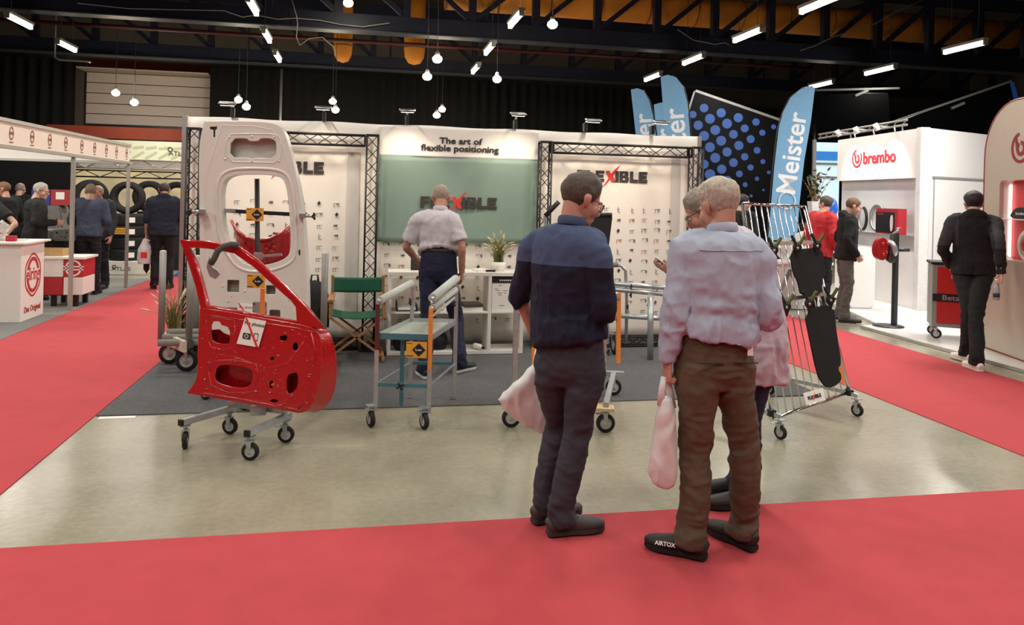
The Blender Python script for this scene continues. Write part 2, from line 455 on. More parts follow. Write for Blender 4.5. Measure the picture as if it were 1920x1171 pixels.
# white cable draped along the near truss
m_cable = mat('grey_cable', '#8b8a86', 0.6)
def cable(pts, Y, r, label):
    P = [PY(x, y, Y) for x, y in pts]; bb = B(); bb.tube(P, r, 6)
    return tag(bb.build('cable', m_cable), label, 'cable')
cable([(145, 6), (240, 16), (330, 18), (420, 20), (455, 32), (480, 28), (520, 36), (555, 34), (600, 38), (640, 46), (680, 50), (730, 43)], 18.75, .012, 'long pale cable draped along the near truss at upper left')
cable([(547, 0), (556, 30), (558, 44), (556, 70), (562, 85), (580, 72), (605, 70), (625, 88), (630, 104)], 18.7, .012, 'knotted pale cable hanging off the near truss beside the left duct')
cable([(1270, 55), (1300, 75), (1340, 83), (1360, 80), (1368, 85)], 18.865, .012, 'short pale cable sagging under the near truss at right')
cable([(1500, 95), (1530, 85), (1560, 70), (1640, 45), (1680, 22), (1730, 0)], 18.865, .012, 'dark cable rising across the truss at upper right')
# big roller at left: pipe frame around overhead door header
bb = B(); bb.tube([V((PY(103, 82, 24.2).x, 24.2, HZ)), PY(103, 82, 24.2), PY(103, 108, 24.2), PY(112, 112, 24.2), PY(165, 115, 24.2), PY(170, 117, 24.2)], .035, 8)
tag(bb.build('pipe_bracket', m_alu), 'bent white steel pipe beside the overhead door header', 'pipe')
p = PY(528, 130, 24.0); bb = B(); bb.tube([p, (p.x, p.y, 0.001)], .04, 8)
tag(bb.build('curtain_pole', m_alu), 'thin vertical pale pole in front of the long black curtain', 'pole')

# ------------------------------------------------------------------ ceiling tube lights in view
m_tube = mat('lit_tube', '#fff4e2', 0.4, emit=14.0, var=0)
m_house = mat('tube_housing', '#8f8d88', 0.5, 0.3)
tub = B(); tub.cyl((0, -.58, -.03), (0, .58, -.03), .05, 10)
tube_me = tub.mesh('lit_tube')
hs = B().bx(-.07, .07, -.62, .62, 0.02, .08); hs.bx(-.05, .05, -.62, -.58, -.08, .02); hs.bx(-.05, .05, .58, .62, -.08, .02)
house_me = hs.mesh('housing')
hg = B(); hg.cyl((0, 0, .08), (0, 0, HZ - TUBE_Z), .006, 5); hang_me = hg.mesh('hanger')
TP = [((36, 38), 'nearer tube light of the pair at the upper left corner'), ((125, 85), 'farther tube light of the pair at the upper left corner'),
      ((473, 10), 'nearest of the three tube lights left of the yellow ducts'), ((500, 66), 'middle of the three tube lights left of the yellow ducts'), ((520, 105), 'farthest of the three tube lights left of the yellow ducts'),
      ((967, 35), 'nearest of the three tube lights above the green banner'), ((918, 90), 'middle of the three tube lights above the green banner'), ((892, 128), 'farthest of the three tube lights above the green banner'),
      ((1537, 5), 'tube light cut by the top edge at right of the middle'), ((1402, 64), 'tube light in front of the near truss above the dotted panel'), ((1300, 110), 'tube light with looped cord below the near truss'), ((1224, 143), 'tube light just above the blue feather flags'),
      ((1808, 87), 'nearest tube light at the far right above the rounded panel'), ((1650, 130), 'middle tube light at the far right above the white stand'), ((1540, 157), 'tube light behind the top of the tall blue flag')]
for (px, lab) in TP:
    p = G(px[0], px[1], TUBE_Z)
    t = thing('tube_light', lab, 'ceiling light', p, 0, 'lit ceiling tube lights')
    obj('housing', house_me, m_house, t); obj('lit_tube', tube_me, m_tube, t); [obj('hanger', hang_me, m_black, t, (0, q, 0)) for q in (-.4, .4)]
    area_light('tube_glow', (p.x, p.y, p.z - .1), .12, 1.15, HALL_W * 0.8)
# round pendant lamps
m_bulb = mat('lit_lamp', '#ffe9c4', 0.4, emit=22.0, var=0)
pl = B(); pl.lathe([(0, -.12), (.05, -.112), (.09, -.085), (.11, -.04), (.1, .01), (.05, .05)], 16); pend_bulb = pl.mesh('lamp_lens')
pl = B(); pl.lathe([(.05, .05), (.055, .06), (.05, .1), (.03, .14)], 16); pend_shade = pl.mesh('lamp_shade')
PEND = [((217, 172), 22, 'left of the two pendant lamps in front of the overhead door'), ((252, 190), 22, 'right of the two pendant lamps in front of the overhead door'),
        ((447, 185), 22, 'upper of two pendant lamps above the white van door'), ((462, 198), 21, 'lower of two pendant lamps above the white van door'),
        ((624, 188), 23, 'upper of two pendant lamps above the left banner'), ((629, 204), 22, 'lower of two pendant lamps above the left banner'),
        ((820, 108), 17, 'upper pendant lamp of the cluster above the green banner'), ((801, 141), 18, 'lower left pendant lamp of the cluster above the green banner'), ((932, 146), 19, 'pendant lamp right of the cluster above the green banner'),
        ((829, 203), 24, 'right of two small low pendant lamps above the green banner'), ((819, 214), 23, 'left of two small low pendant lamps above the green banner'),
        ((1036, 43), 16, 'pendant lamp in front of the amber duct near the top'), ((653, 3), 17, 'pendant lamp cut by the top edge in front of the left duct')]
for (px, t_, lab) in PEND:
    p = PD(px[0], px[1], t_)
    t = thing('pendant_lamp', lab, 'pendant lamp', p, 0, 'lit round pendant lamps')
    obj('lamp_shade', pend_shade, m_house, t); obj('lamp_lens', pend_bulb, m_bulb, t)
    bb = B(); bb.cyl((0, 0, .14), (0, 0, HZ - p.z), .008, 5); bb.build('cord', m_black, t)
    l = bpy.data.lights.new('pendant_glow', 'POINT'); l.energy = 45; l.color = (1, .86, .65); l.shadow_soft_size = .1
    lo = bpy.data.objects.new('pendant_glow', l); COL.objects.link(lo); lo.location = (p.x, p.y, p.z - .22)
# ================================================================== the stand with the green banner
WY = 8.5            # fabric wall plane
WZ = 2.44
X_A, X_B = -1.86, 3.92
TXS = [-1.70, 0.09, 1.985, 3.78]           # truss posts
# wall: one long fabric-covered panel wall with returns
wallt = thing('stand_wall', 'long white fabric back wall of the stand with printed product rows', 'wall', (1.0, WY, 0))
woff = (1.0, WY, 0)
def sheet(x0, x1, z0, z1, y, seed, m, name, parent, off, wav=0.006, top=0.0):
    nx, nz = 40, 16; vs = []; fs = []
    rr = random.Random(seed); ph = [rr.uniform(0, 6) for _ in range(5)]
    for j in range(nz + 1):
        for i in range(nx + 1):
            x = x0 + (x1 - x0) * i / nx; z = z0 + (z1 - z0) * j / nz
            d = wav * (math.sin(x * 5 + ph[0] + z * 1.3) + .6 * math.sin(x * 13 + ph[1]) + .5 * math.sin(z * 4 + ph[2]))
            zz = z + (top * math.sin(x * 6 + ph[3]) if j == nz else 0)
            vs.append((x, y + d, zz))
    n = len(vs); vs += [(a, b + .012, c) for a, b, c in vs]
    w = nx + 1
    for j in range(nz):
        for i in range(nx):
            a = j * w + i
            fs += [(a, a + 1, a + w + 1, a + w), (n + a, n + a + w, n + a + w + 1, n + a + 1)]
    for i in range(nx):
        a = nz * w + i; fs.append((a, a + 1, n + a + 1, n + a)); fs.append((i, n + i, n + i + 1, i + 1))
    for j in range(nz):
        a = j * w; b = a + nx; fs += [(a, a + w, n + a + w, n + a), (b, n + b, n + b + w, b + w)]
    bb = B(); bb.add(vs, fs, 0, True)
    return bb.build(name, m, parent, off)
sheet(X_A + .03, X_B - .03, .06, WZ, WY, 3, m_fabricw, 'fabric', wallt, woff, .004, .006)
B().bx(X_A, X_B, WY + .03, WY + .07, .0, WZ - .03).build('backing_frame', m_alu, wallt, woff)
for x, nm in ((X_A, 'end_post'), (X_B - .05, 'end_post')):
    B().bx(x, x + .05, WY - .01, WY + .06, .008, WZ + .01).build(nm, m_alu, wallt, woff, bev=.004)
# pale grey vertical bands at the sides of the printed panels
m_band = mat('pale_grey_print', '#c9c5be', 0.8, var=0.02)
for (xa, xb, yy) in ((650, 683, 285), (1256, 1283, 288)):
    x0 = PY(xa, 400, WY).x; x1 = PY(xb - 10, 400, WY).x
    B().bx(x0, x1, WY - .0105, WY - .009, .4, PY(xa, yy, WY).z).build('printed_band', m_band, wallt, woff)
# rows of tiny product pictures printed on the wall
m_ink = mat('ink_dark', '#6a645d', 0.8, var=0.1); m_inkr = mat('ink_red', '#b98672', 0.8, var=0.1)
rp = random.Random(12)
def icon(b, x, z, y, s):
    k = rp.randrange(6); mi = 1 if rp.random() < .12 else 0
    def st(x0, z0, x1, z1, w=.0028):
        d = V((x1 - x0, 0, z1 - z0)); L = d.length
        n = V((-d.z, 0, d.x)).normalized() * w
        p = [V((x + x0 * s, y, z + z0 * s)), V((x + x1 * s, y, z + z1 * s))]
        n0 = [p[0] - n, p[1] - n, p[1] + n, p[0] + n]
        b.add(n0, [(0, 1, 2, 3)], mi)
    if k == 0: st(-1, .3, 1, .4); st(-.8, .3, -.8, -.9); st(.8, .4, .6, -.6); st(.2, .3, .3, -.2, .008)
    elif k == 1: st(-.3, .9, -.2, -.9); st(-.2, -.8, .6, -.9); st(-.3, 0, .4, .2)
    elif k == 2: st(-.5, -.2, .5, .2, .012); st(0, -.7, 0, .7, .006)
    elif k == 3: st(-.9, .5, .8, .6); st(.8, .6, .9, -.3, .009); st(-.9, .5, -.8, -.1)
    elif k == 4: st(-.6, 0, .6, .1, .009); st(.2, .4, .4, -.6)
    else: st(-.8, .2, .9, .3); st(0, .2, .3, -.8); st(-.7, .1, -.5, -.8)
b = B()
def rows(xa, xb, za, zb, dx, dz):
    z = za
    while z > zb:
        x = xa
        while x < xb:
            icon(b, x + rp.uniform(-.01, .01), z + rp.uniform(-.01, .01), WY - .0105, .034)
            x += dx
        z -= dz
rows(-1.3, -0.15, 1.56, .3, .17, .118)
rows(.27, 1.93, 1.13, .2, .17, .118)
rows(2.3, 3.55, 1.56, .3, .155, .118)
pr = b.build('product_print', [m_ink, m_inkr], wallt, woff); pr['kind'] = 'stuff'
# --- FLEXIBLE lettering in block capitals, with the red swoosh for the X
def block(ch):
    if ch == 'F': return [[(0, 0), (.3, 0), (.3, .38), (.72, .38), (.72, .64), (.3, .64), (.3, .72), (.8, .72), (.8, 1), (0, 1)]]
    if ch == 'L': return [[(0, 0), (.8, 0), (.8, .28), (.32, .28), (.32, 1), (0, 1)]]
    if ch == 'E': return [[(0, 0), (.82, 0), (.82, .27), (.31, .27), (.31, .37), (.74, .37), (.74, .63), (.31, .63), (.31, .73), (.8, .73), (.8, 1), (0, 1)]]
    if ch == 'I': return [[(0, 0), (.32, 0), (.32, 1), (0, 1)]]
    if ch == 'B': return [smooth_poly([(0, 0), (0, 0), (0, 0), (.55, 0), (.88, 0), (.88, .5), (.72, .52), (.82, .55), (.82, 1), (.55, 1), (0, 1), (0, 1), (0, 1)], 2), [(.3, .2), (.3, .4), (.52, .4), (.56, .3), (.52, .2)], [(.3, .62), (.3, .8), (.48, .8), (.52, .71), (.48, .62)]]
ADV = {'F': .86, 'L': .86, 'E': .88, 'I': .4, 'B': .98, 'X': .98}
def flexible(M, h, parent, off, name='lettering', only=None, dark=None):
    x = 0; W = sum(ADV[c] for c in 'FLEXIBLE')
    for i, ch in enumerate('FLEXIBLE'):
        if ch == 'X':
            xo = x
            sw = [(xo - .28, -.55), (xo + .12, -.02), (xo + .36, .36), (xo + .06, .98), (xo + .44, 1.02), (xo + .56, .72), (xo + 1.02, 1.22), (xo + 1.5, 1.62), (xo + 1.1, 1.05), (xo + .76, .55), (xo + 1.02, 0), (xo + .66, 0), (xo + .5, .28), (xo + .2, -.12)]
            o = plate([[((p[0] - W / 2) * h, p[1] * h) for p in sw]], .003, M, 'red_swoosh', m_redprint, parent, off=off)
        else:
            o = plate([[((p[0] + x - W / 2) * h, p[1] * h) for p in sp] for sp in block(ch)], .003, M, name, dark or m_darkprint, parent, off=off)
        x += ADV[ch]
def wallM(px, py, y=WY - .0105, up=(0, 0, 1)):
    return frame((1, 0, 0), up, PY(px, py, y))
# left and right panels and the middle one
flexible(wallM(531, 324), .128, wallt, woff)
flexible(wallM(1149, 341), .128, wallt, woff)
# green banner in the middle
m_soft = mat('white_banner', '#f0ece4', 0.75, var=0.02, scale=3, bump=0.1, bscale=2)
bx0, bx1 = .16, 1.93
ban = thing('banner', 'white and sage green hanging banner with slogan behind the man in the short-sleeved shirt', 'banner', (1.04, WY - .03, 1.1))
boff = (1.04, WY - .03, 1.1)
zg0, zg1 = PY(860, 454, WY).z, PY(860, 296, WY).z
sheet(bx0, bx1, zg1, WZ - .02, WY - .05, 5, m_soft, 'slogan_strip', ban, boff, .003)
sheet(bx0, bx1, zg0, zg1, WY - .05, 8, m_green_banner, 'green_field', ban, boff, .006)
m_txt = mat('slogan_ink', '#35302e', 0.7)
text('The art of', wallM(864, 265, WY - .06), .094, m_txt, ban, 'slogan', .0022, 1.22, off=boff)
text('flexible positioning', wallM(863, 279, WY - .06), .094, m_txt, ban, 'slogan', .0022, 1.22, off=boff)
flexible(wallM(861, 391, WY - .066), .128, ban, boff)
# --- black lattice trusses
def lattice(p0, p1, w, label, seg=.2, side=(0, 1, 0), group='black lattice trusses of the stand'):
    p0, p1 = V(p0), V(p1); d = p1 - p0; L = d.length; x = d / L
    s = V(side); s = (s - x * s.dot(x)).normalized(); q = x.cross(s)
    t = thing('lattice_truss', label, 'truss', p0, 0, group)
    h = w / 2
    cs = [s * a * h + q * c * h for a, c in ((-1, -1), (1, -1), (1, 1), (-1, 1))]
    for c in cs:
        bb = B(); bb.cyl(c, d + c, .011, 7); bb.build('chord', m_trussblk, t)
    n = max(1, round(L / seg)); sg = L / n
    me = {}
    for fi in range(4):
        a, c = cs[fi], cs[(fi + 1) % 4]
        for dirn in (0, 1):
            bb = B(); bb.cyl(a if dirn == 0 else c, (c if dirn == 0 else a) + x * sg, .005, 5); me[fi, dirn] = bb.mesh('brace')
    for i in range(n):
        for fi in range(4):
            obj('brace', me[fi, i % 2], m_trussblk, t, x * (sg * i))
    for e in (0, L):
        bb = B()
        for fi in range(4): bb.bar(cs[fi] + x * e, cs[(fi + 1) % 4] + x * e, .018, .018)
        o = bb.build('end_frame', m_trussblk, t)
    # collar plate
    return t
TYY = WY - .17
tn = ['left end', 'left of the green banner', 'right of the green banner', 'right end']
for i, x in enumerate(TXS):
    lattice((x, TYY, .042), (x, TYY, 2.3), .12, 'upright black lattice truss post at the ' + tn[i] if i in (0, 3) else 'upright black lattice truss post standing ' + tn[i], .13)
    zz = .008
    o = B().bx(x - .1, x + .1, TYY - .1, TYY + .1, .008, .03).build('base_plate', m_black)
    tag(o, 'black steel base plate under the truss post ' + tn[i], 'base plate', 'truss base plates')
for i, (a, c) in enumerate(((0, 1), (2, 3))):
    lattice((TXS[a] + .08, TYY, 2.24), (TXS[c] - .08, TYY, 2.24), .11, 'horizontal black lattice truss along the top of the %s panel' % ('left' if i == 0 else 'right'), .16, (0, 0, 1))
lattice((2.2, TYY + .02, .072), (3.6, TYY + .02, .072), .1, 'low horizontal black lattice truss near the floor at the right panel', .16, (0, 0, 1))
lattice((-.9, TYY + .06, .072), (-.02, TYY + .06, .072), .1, 'low horizontal black lattice truss near the floor behind the green chair', .16, (0, 0, 1))
# --- arm lamps on the wall top
m_lampface = mat('lamp_glass_lit', '#fff1d8', 0.3, emit=6, var=0)
AR = [((427, 193), (436, 224), 'first'), ((606, 201), (607, 236), 'second'), ((764, 206), (763, 240), 'third'), ((972, 213), (966, 246), 'fourth'), ((1113, 225), (1097, 256), 'fifth'), ((1240, 228), (1222, 262), 'sixth')]
for (h, f_, nm) in AR:
    base = PY(f_[0], f_[1], WY - .03); base.z = max(base.z, WZ + .055); head = PY(h[0], h[1], WY - .5)
    t = thing('arm_lamp', nm + ' black arm floodlight from the left clipped to the stand wall top', 'spotlight', base, 0, 'arm floodlights on the stand wall')
    bb = B(); bb.tube([base, base + V((0, -.02, .06)), head + V((0, .03, 0))], .011, 8); bb.build('arm', m_alu, t, base)
    bb = B(); bb.box(base, (.04, .09, .1)); bb.build('clamp', m_black, t, base, bev=.006)
    Mh = T(*head) @ Matrix.Rotation(R(14), 4, 'X')
    bb = B(); bb.bx(-.075, .075, -.04, .04, -.02, .01, M=Mh); hd = bb.build('lamp_head', m_black, t, base, bev=.006)
    bb = B(); bb.bx(-.065, .065, -.03, .03, -.024, -.0205, M=Mh); bb.build('lamp_glass', m_lampface, hd, base)
    bb = B()
    fr = [Mh @ V(q) for q in ((-.08, -.045, .0), (.08, -.045, .0), (.08, .045, .0), (-.08, .045, .0))]
    bb.tube(fr, .008, 6, closed=True); bb.build('rim', m_alu, hd, base)
    a = spot_light('arm_lamp_beam', head + V((0, -.02, -.06)), (head.x, WY, 1.5), 22, 110, .8, (1, .87, .68), .06)

# --- white cube shelf
sx0, sx1, sy0, sz = .28, 1.715, 8.02, .875
sh = thing('cube_shelf', 'white open cube shelf unit under the green banner', 'shelf', ((sx0 + sx1) / 2, sy0, .008))
so = sh.location
def sp(name, *a): return B().bx(*a).build(name, m_white, sh, so, bev=.003)
D = .36
sp('top_board', sx0, sx1, sy0, sy0 + D, sz - .04, sz)
sp('bottom_board', sx0, sx1, sy0, sy0 + D, .012, .05)
for i in range(5):
    x = sx0 + (sx1 - sx0 - .036) * i / 4
    sp('upright', x, x + .036, sy0 + .002, sy0 + D, .05, sz - .04)
for i in range(4):
    xa = sx0 + (sx1 - sx0 - .036) * i / 4 + .036; xb = sx0 + (sx1 - sx0 - .036) * (i + 1) / 4
    sp('shelf_board', xa, xb, sy0 + .004, sy0 + D, .44, .462)
def cell(i): return sx0 + (sx1 - sx0 - .036) * i / 4 + .036 + .145
# contents
m_dark = mat('dark_binder', '#2a1f22', 0.6); m_bagc = mat('black_nylon', '#101014', 0.8, bump=.3, bscale=40)
tr = thing('document_tray', 'dark open document tray with papers in the upper left shelf cell', 'tray', (cell(0) + .02, sy0 + .17, .464))
B().bx(-.11, .11, -.14, .12, 0, .008).bx(-.11, -.102, -.14, .12, .008, .1).bx(.102, .11, -.14, .12, .008, .06).build('tray_body', m_dark, tr)
B().bx(-.095, .09, -.13, .1, .012, .03).build('paper_stack', m_paper, tr)
bk = B().bx(-.1, .1, -.13, .1, 0, .03).build('catalogue', mat('brown_cover', '#4d4238', 0.5), None); bk.location = (cell(2) + .01, sy0 + .16, .505); bk.rotation_euler = (0, 0, .1)
tag(bk, 'dark brown catalogue lying on a white box in the third shelf cell', 'book')
bo = B().bx(-.12, .12, -.13, .12, 0, .04).build('flat_box', m_paper); bo.location = (cell(2), sy0 + .17, .4635); tag(bo, 'flat white box under the brown catalogue', 'box')
cb = thing('display_case', 'white printed display case with black header in the upper right shelf cell', 'box', (cell(3), sy0 + .16, .464))
B().bx(-.138, .138, -.14, .1, 0, .3).build('case_body', m_paper, cb)
B().bx(-.14, .14, -.145, .1, .3, .355).build('header', m_black, cb)
hp = B()
for i in range(6): hp.bx(-.06 + i * .022, -.048 + i * .022, -.1475, -.1455, .32, .335)
hp.build('header_print', m_paper, cb)['kind'] = 'stuff'
b = B(); rq = random.Random(3)
for i in range(9):
    x = rq.uniform(-.11, .06); z = rq.uniform(.05, .27); b.bx(x, x + rq.uniform(.02, .06), -.1415, -.1402, z, z + .006)
b.build('case_print', mat('grey_ink', '#8a8884', .8), cb)['kind'] = 'stuff'
bt = thing('spray_bottle', 'small white bottle tipped over in the lower shelf cell', 'bottle', (cell(2) + .05, sy0 + .12, .083), .5)
bb = B(); bb.lathe([(0, 0), (.026, 0), (.03, .01), (.03, .1), (.014, .125), (.012, .14)], 14, M=Matrix.Rotation(R(90), 4, 'X')); bb.build('bottle_body', m_paper, bt)
bb = B(); bb.lathe([(.014, .14), (.014, .165), (0, .165)], 12, M=Matrix.Rotation(R(90), 4, 'X')); bb.build('cap', m_black, bt)
def bag(loc, r, label, rz=0):
    t = thing('holdall', label, 'bag', loc, rz)
    bb = B(); prof = [(0, 0), (.8, 0), (1, .25), (.98, .6), (.7, .92), (0, 1)]
    bb.lathe([(p[0], p[1]) for p in prof], 20, M=Matrix.Diagonal((r[0], r[1], r[2], 1))); bb.build('bag_body', m_bagc, t)
    bb = B(); bb.tube([(-r[0] * .4, -r[1] * .7, r[2] * .7), (-r[0] * .3, -r[1] * .8, r[2] * 1.1), (r[0] * .3, -r[1] * .8, r[2] * 1.1), (r[0] * .4, -r[1] * .7, r[2] * .7)], .01, 6); bb.build('carry_handle', m_bagc, t)
    bb = B(); bb.tube([(-r[0] * .6, 0, r[2] * .97), (0, 0, r[2] * 1.005), (r[0] * .6, 0, r[2] * .97)], .006, 5); bb.build('zip', m_zinc, t)
    return t
bag((cell(0), sy0 - .02 + .16, .052), (.115, .13, .19), 'black holdall in the lower left shelf cell')
bag((cell(1), sy0 + .16, .052), (.115, .13, .19), 'black holdall in the lower shelf cell behind the man\'s legs')
for i, (x, l, h_) in enumerate(((.885, 'white ring binder leaning behind the man\'s legs', .17), (.93, 'slim white brochure stack behind the man\'s legs', .13))):
    o = B().bx(-.02, .02, -.12, .1, 0, h_).build('binder', m_paper, None, bev=.003); o.location = (x, sy0 + .15, .464); tag(o, l, 'binder')
def grass(loc, label, n, h, spread, potr=0.0, poth=0.0, seed=1, cols=('#8d8a4c', '#b9a873'), dry=False, potmat=None):
    t = thing('potted_grass', label, 'plant', loc)
    rg = random.Random(seed)
    bb = B(); bb.lathe([(0, 0), (potr * .75, 0), (potr, poth), (potr * .9, poth), (potr * .85, poth * .85), (0, poth * .85)], 20); bb.build('pot', potmat or m_white, t)
    gm = mat('grass_blade', '#7c7d43', .7, var=.35, scale=9); gd = mat('grass_plume', '#cfc3a0', .9, var=.2)
    bl = B(); pm = B()
    for i in range(n):
        a = rg.uniform(0, 6.28); s_ = rg.uniform(.15, 1) * spread; hh = h * rg.uniform(.55, 1.0)
        x0, y0 = rg.uniform(-.5, .5) * potr, rg.uniform(-.5, .5) * potr
        P = [(x0 + math.cos(a) * s_ * u ** 2, y0 + math.sin(a) * s_ * u ** 2, poth * .8 + hh * (u - .35 * (s_ / spread) * u ** 3)) for u in (0, .25, .5, .75, 1)]
        bl.tube(P, [.0035, .0033, .003, .0022, .0008], 4)
        if rg.random() < .3:
            p, q = V(P[-2]), V(P[-1]); pm.tube([p.lerp(q, .5), q, q + (q - p) * .6], [.003, .009, .001], 5)
    bl.build('blades', gm, t)['kind'] = 'stuff'
    pm.build('plumes', gd, t)['kind'] = 'stuff'
    return t
grass((1.46, sy0 + .17, sz + .001), 'feathery grass in a white pot on top of the cube shelf', 90, .36, .2, .085, .1, 4)
for i, (x, w, d, l) in enumerate(((1.08, .1, .14, 'white leaflet lying on the shelf top beside the man\'s hand'), (1.27, .14, .16, 'low stack of white papers on the shelf top left of the grass'))):
    o = B().bx(-w / 2, w / 2, -d / 2, d / 2, 0, .012 + i * .012).build('leaflet', m_paper); o.location = (x, sy0 + .15, sz + .0005); o.rotation_euler = (0, 0, .3 * i); tag(o, l, 'paper')
o = B().bx(-.05, .05, -.02, .02, 0, .13).build('card_holder', m_dark); o.location = (.57, sy0 + .22, sz + .0005); tag(o, 'dark card holder standing on the shelf top left of the man', 'holder')
o = B().bx(-.05, .05, -.015, .015, 0, .02).build('glasses_case', m_black); o.location = (1.36, sy0 + .08, sz + .0005); tag(o, 'small black case on the shelf top by the grass pot', 'case')

# --- director's chair
ch = thing('director_chair', 'green canvas director\'s chair with wooden frame', 'chair', (-.025, 7.95, .009))
m_canvas = mat('green_canvas', '#17553f', .85, var=.1, scale=30, bump=.3, bscale=200)
W2, D2 = .26, .2
for s in (-1, 1):
    for y in (-D2, D2):
        bb = B(); bb.bar((-s * W2, y, .05), (s * W2, y, .44), .028, .02); bb.build('crossed_leg', m_wood, ch)
    bb = B(); bb.bar((s * W2, -D2 - .05, .025), (s * W2, D2 + .05, .025), .03, .03); bb.build('foot_rail', m_wood, ch, bev=.004)
    bb = B(); bb.bar((s * W2, -D2 - .03, .45), (s * W2, D2 + .03, .45), .03, .03); bb.build('seat_rail', m_wood, ch, bev=.004)
    bb = B(); bb.bar((s * W2, -D2, .45), (s * W2, -D2, .6), .028, .028); bb.build('arm_post', m_wood, ch)
    bb = B(); bb.bar((s * W2, D2, .45), (s * W2, D2, .8), .028, .028); bb.build('back_post', m_wood, ch)
    bb = B(); bb.bx(s * W2 - .03, s * W2 + .03, -D2 - .05, D2 + .02, .6, .625); bb.build('armrest', m_wood, ch, bev=.005)
    bb = B(); bb.ell((s * W2, D2, .81), (.018, .018, .018), 10, 6); bb.build('finial', m_wood, ch)
def sag(name, axis, z0, z1):
    vs = []; fs = []; N = 14
    for th in (0, .008):
        for i in range(N + 1):
            u = -1 + 2 * i / N; x = u * W2
            for j in range(7):
                w = j / 6
                if axis == 'seat': vs.append((x, -D2 - .02 + w * (2 * D2 + .04), .462 - .035 * (1 - u * u) + th))
                else: vs.append((x, D2 - .016 + .045 * (1 - u * u) + th, z0 + (z1 - z0) * w + .012 * u * u))
    o_ = (N + 1) * 7
    for i in range(N):
        for j in range(6):
            a = i * 7 + j; fs += [(a, a + 7, a + 8, a + 1), (o_ + a, o_ + a + 1, o_ + a + 8, o_ + a + 7)]
        a = i * 7; fs += [(a, o_ + a, o_ + a + 7, a + 7), (a + 6, a + 13, o_ + a + 13, o_ + a + 6)]
    bb = B(); bb.add(vs, fs, 0, True); bb.build(name, m_canvas, ch)
sag('seat', 'seat', 0, 0); sag('backrest', 'back', .635, .79)
# backpack leaning beside chair
bp_ = thing('backpack', 'black backpack hanging upright behind the green chair', 'backpack', PY(588, 610, 8.14), 0)
bp_.location.z = .009
bb = B(); bb.lathe([(0, 0), (.13, 0), (.16, .08), (.165, .4), (.15, .62), (.1, .74), (0, .77)], 18, M=Matrix.Diagonal((.95, .6, 1, 1))); bb.build('pack_body', m_bagc, bp_)
bb = B(); bb.lathe([(0, 0), (.1, 0), (.12, .05), (.12, .22), (.09, .28), (0, .3)], 14, M=T(0, -.08, .08) @ Matrix.Diagonal((1, .5, 1, 1))); bb.build('front_pocket', m_bagc, bp_)
bb = B(); bb.tube([(-.04, 0, .74), (-.03, 0, .82), (.03, 0, .82), (.04, 0, .74)], .01, 6); bb.build('grab_loop', m_bagc, bp_)
# ================================================================== people
def vnoise(P, seed=0):
    P = np.asarray(P, dtype=np.float64); i = np.floor(P).astype(np.int64); f = P - i; f = f * f * (3 - 2 * f)
    def h(a):
        n = (a[:, 0] * 374761393 + a[:, 1] * 668265263 + a[:, 2] * 2147483647 + seed * 974634777) & 0x7fffffff
        n = ((n ^ (n >> 13)) * 1274126177) & 0x7fffffff
        return ((n ^ (n >> 16)) & 0xffff) / 65535.0
    out = 0
    for dx in (0, 1):
        for dy in (0, 1):
            for dz in (0, 1):
                w = (f[:, 0] if dx else 1 - f[:, 0]) * (f[:, 1] if dy else 1 - f[:, 1]) * (f[:, 2] if dz else 1 - f[:, 2])
                out = out + w * h(i + np.array([dx, dy, dz]))
    return out
def remesh(b, vox, smooth=3, fac=0.5):
    me = b.mesh('raw'); o = bpy.data.objects.new('raw', me); COL.objects.link(o)
    md = o.modifiers.new('r', 'REMESH'); md.mode = 'VOXEL'; md.voxel_size = vox; md.use_smooth_shade = True
    sm = o.modifiers.new('s', 'SMOOTH'); sm.iterations = smooth; sm.factor = fac
    dg = bpy.context.evaluated_depsgraph_get()
    out = bpy.data.meshes.new_from_object(o.evaluated_get(dg))
    bpy.data.objects.remove(o); bpy.data.meshes.remove(me)
    return out
def coords(me):
    a = np.empty(len(me.vertices) * 3); me.vertices.foreach_get('co', a); return a.reshape(-1, 3)
def normals(me):
    a = np.empty(len(me.vertices) * 3); me.vertex_normals.foreach_get('vector', a); return a.reshape(-1, 3)
def setco(me, c): me.vertices.foreach_set('co', c.ravel()); me.update()
def wrinkle(me, amp, sc, seed, w=None):
    c = coords(me); n = normals(me)
    q = c * np.array(sc)
    q = q + 1.3 * np.stack([vnoise(c * 7, seed + 5), vnoise(c * 7, seed + 6), vnoise(c * 7, seed + 7)], 1)
    v = 1 - np.abs(2 * vnoise(q, seed) - 1)          # ridged folds
    v = (v - .6) + .5 * (vnoise(q * 2.1, seed + 1) - .5)
    if w is not None: v = v * w(c)
    setco(me, c + n * (v * amp)[:, None])
def crom(L, k=4):
    out = []
    n = len(L)
    for i in range(n - 1):
        p0, p1, p2, p3 = L[max(i - 1, 0)], L[i], L[i + 1], L[min(i + 2, n - 1)]
        for j in range(k):
            t = j / k
            out.append([0.5 * (2 * b + (c - a) * t + (2 * a - 5 * b + 4 * c - d) * t * t + (3 * b - a - 3 * c + d) * t ** 3) for a, b, c, d in zip(p0, p1, p2, p3)])
    out.append(list(L[-1])); return out
def loft(b, rings, hint, n=18, k=4, mi=0):
    """rings: (point, a, b): a along hint, b across"""
    L = crom([[*p, a, c] for p, a, c in rings], k)
    b.tube([V(r[:3]) for r in L], [(max(r[3], .004), max(r[4], .004)) for r in L], n, mi, hint=hint)
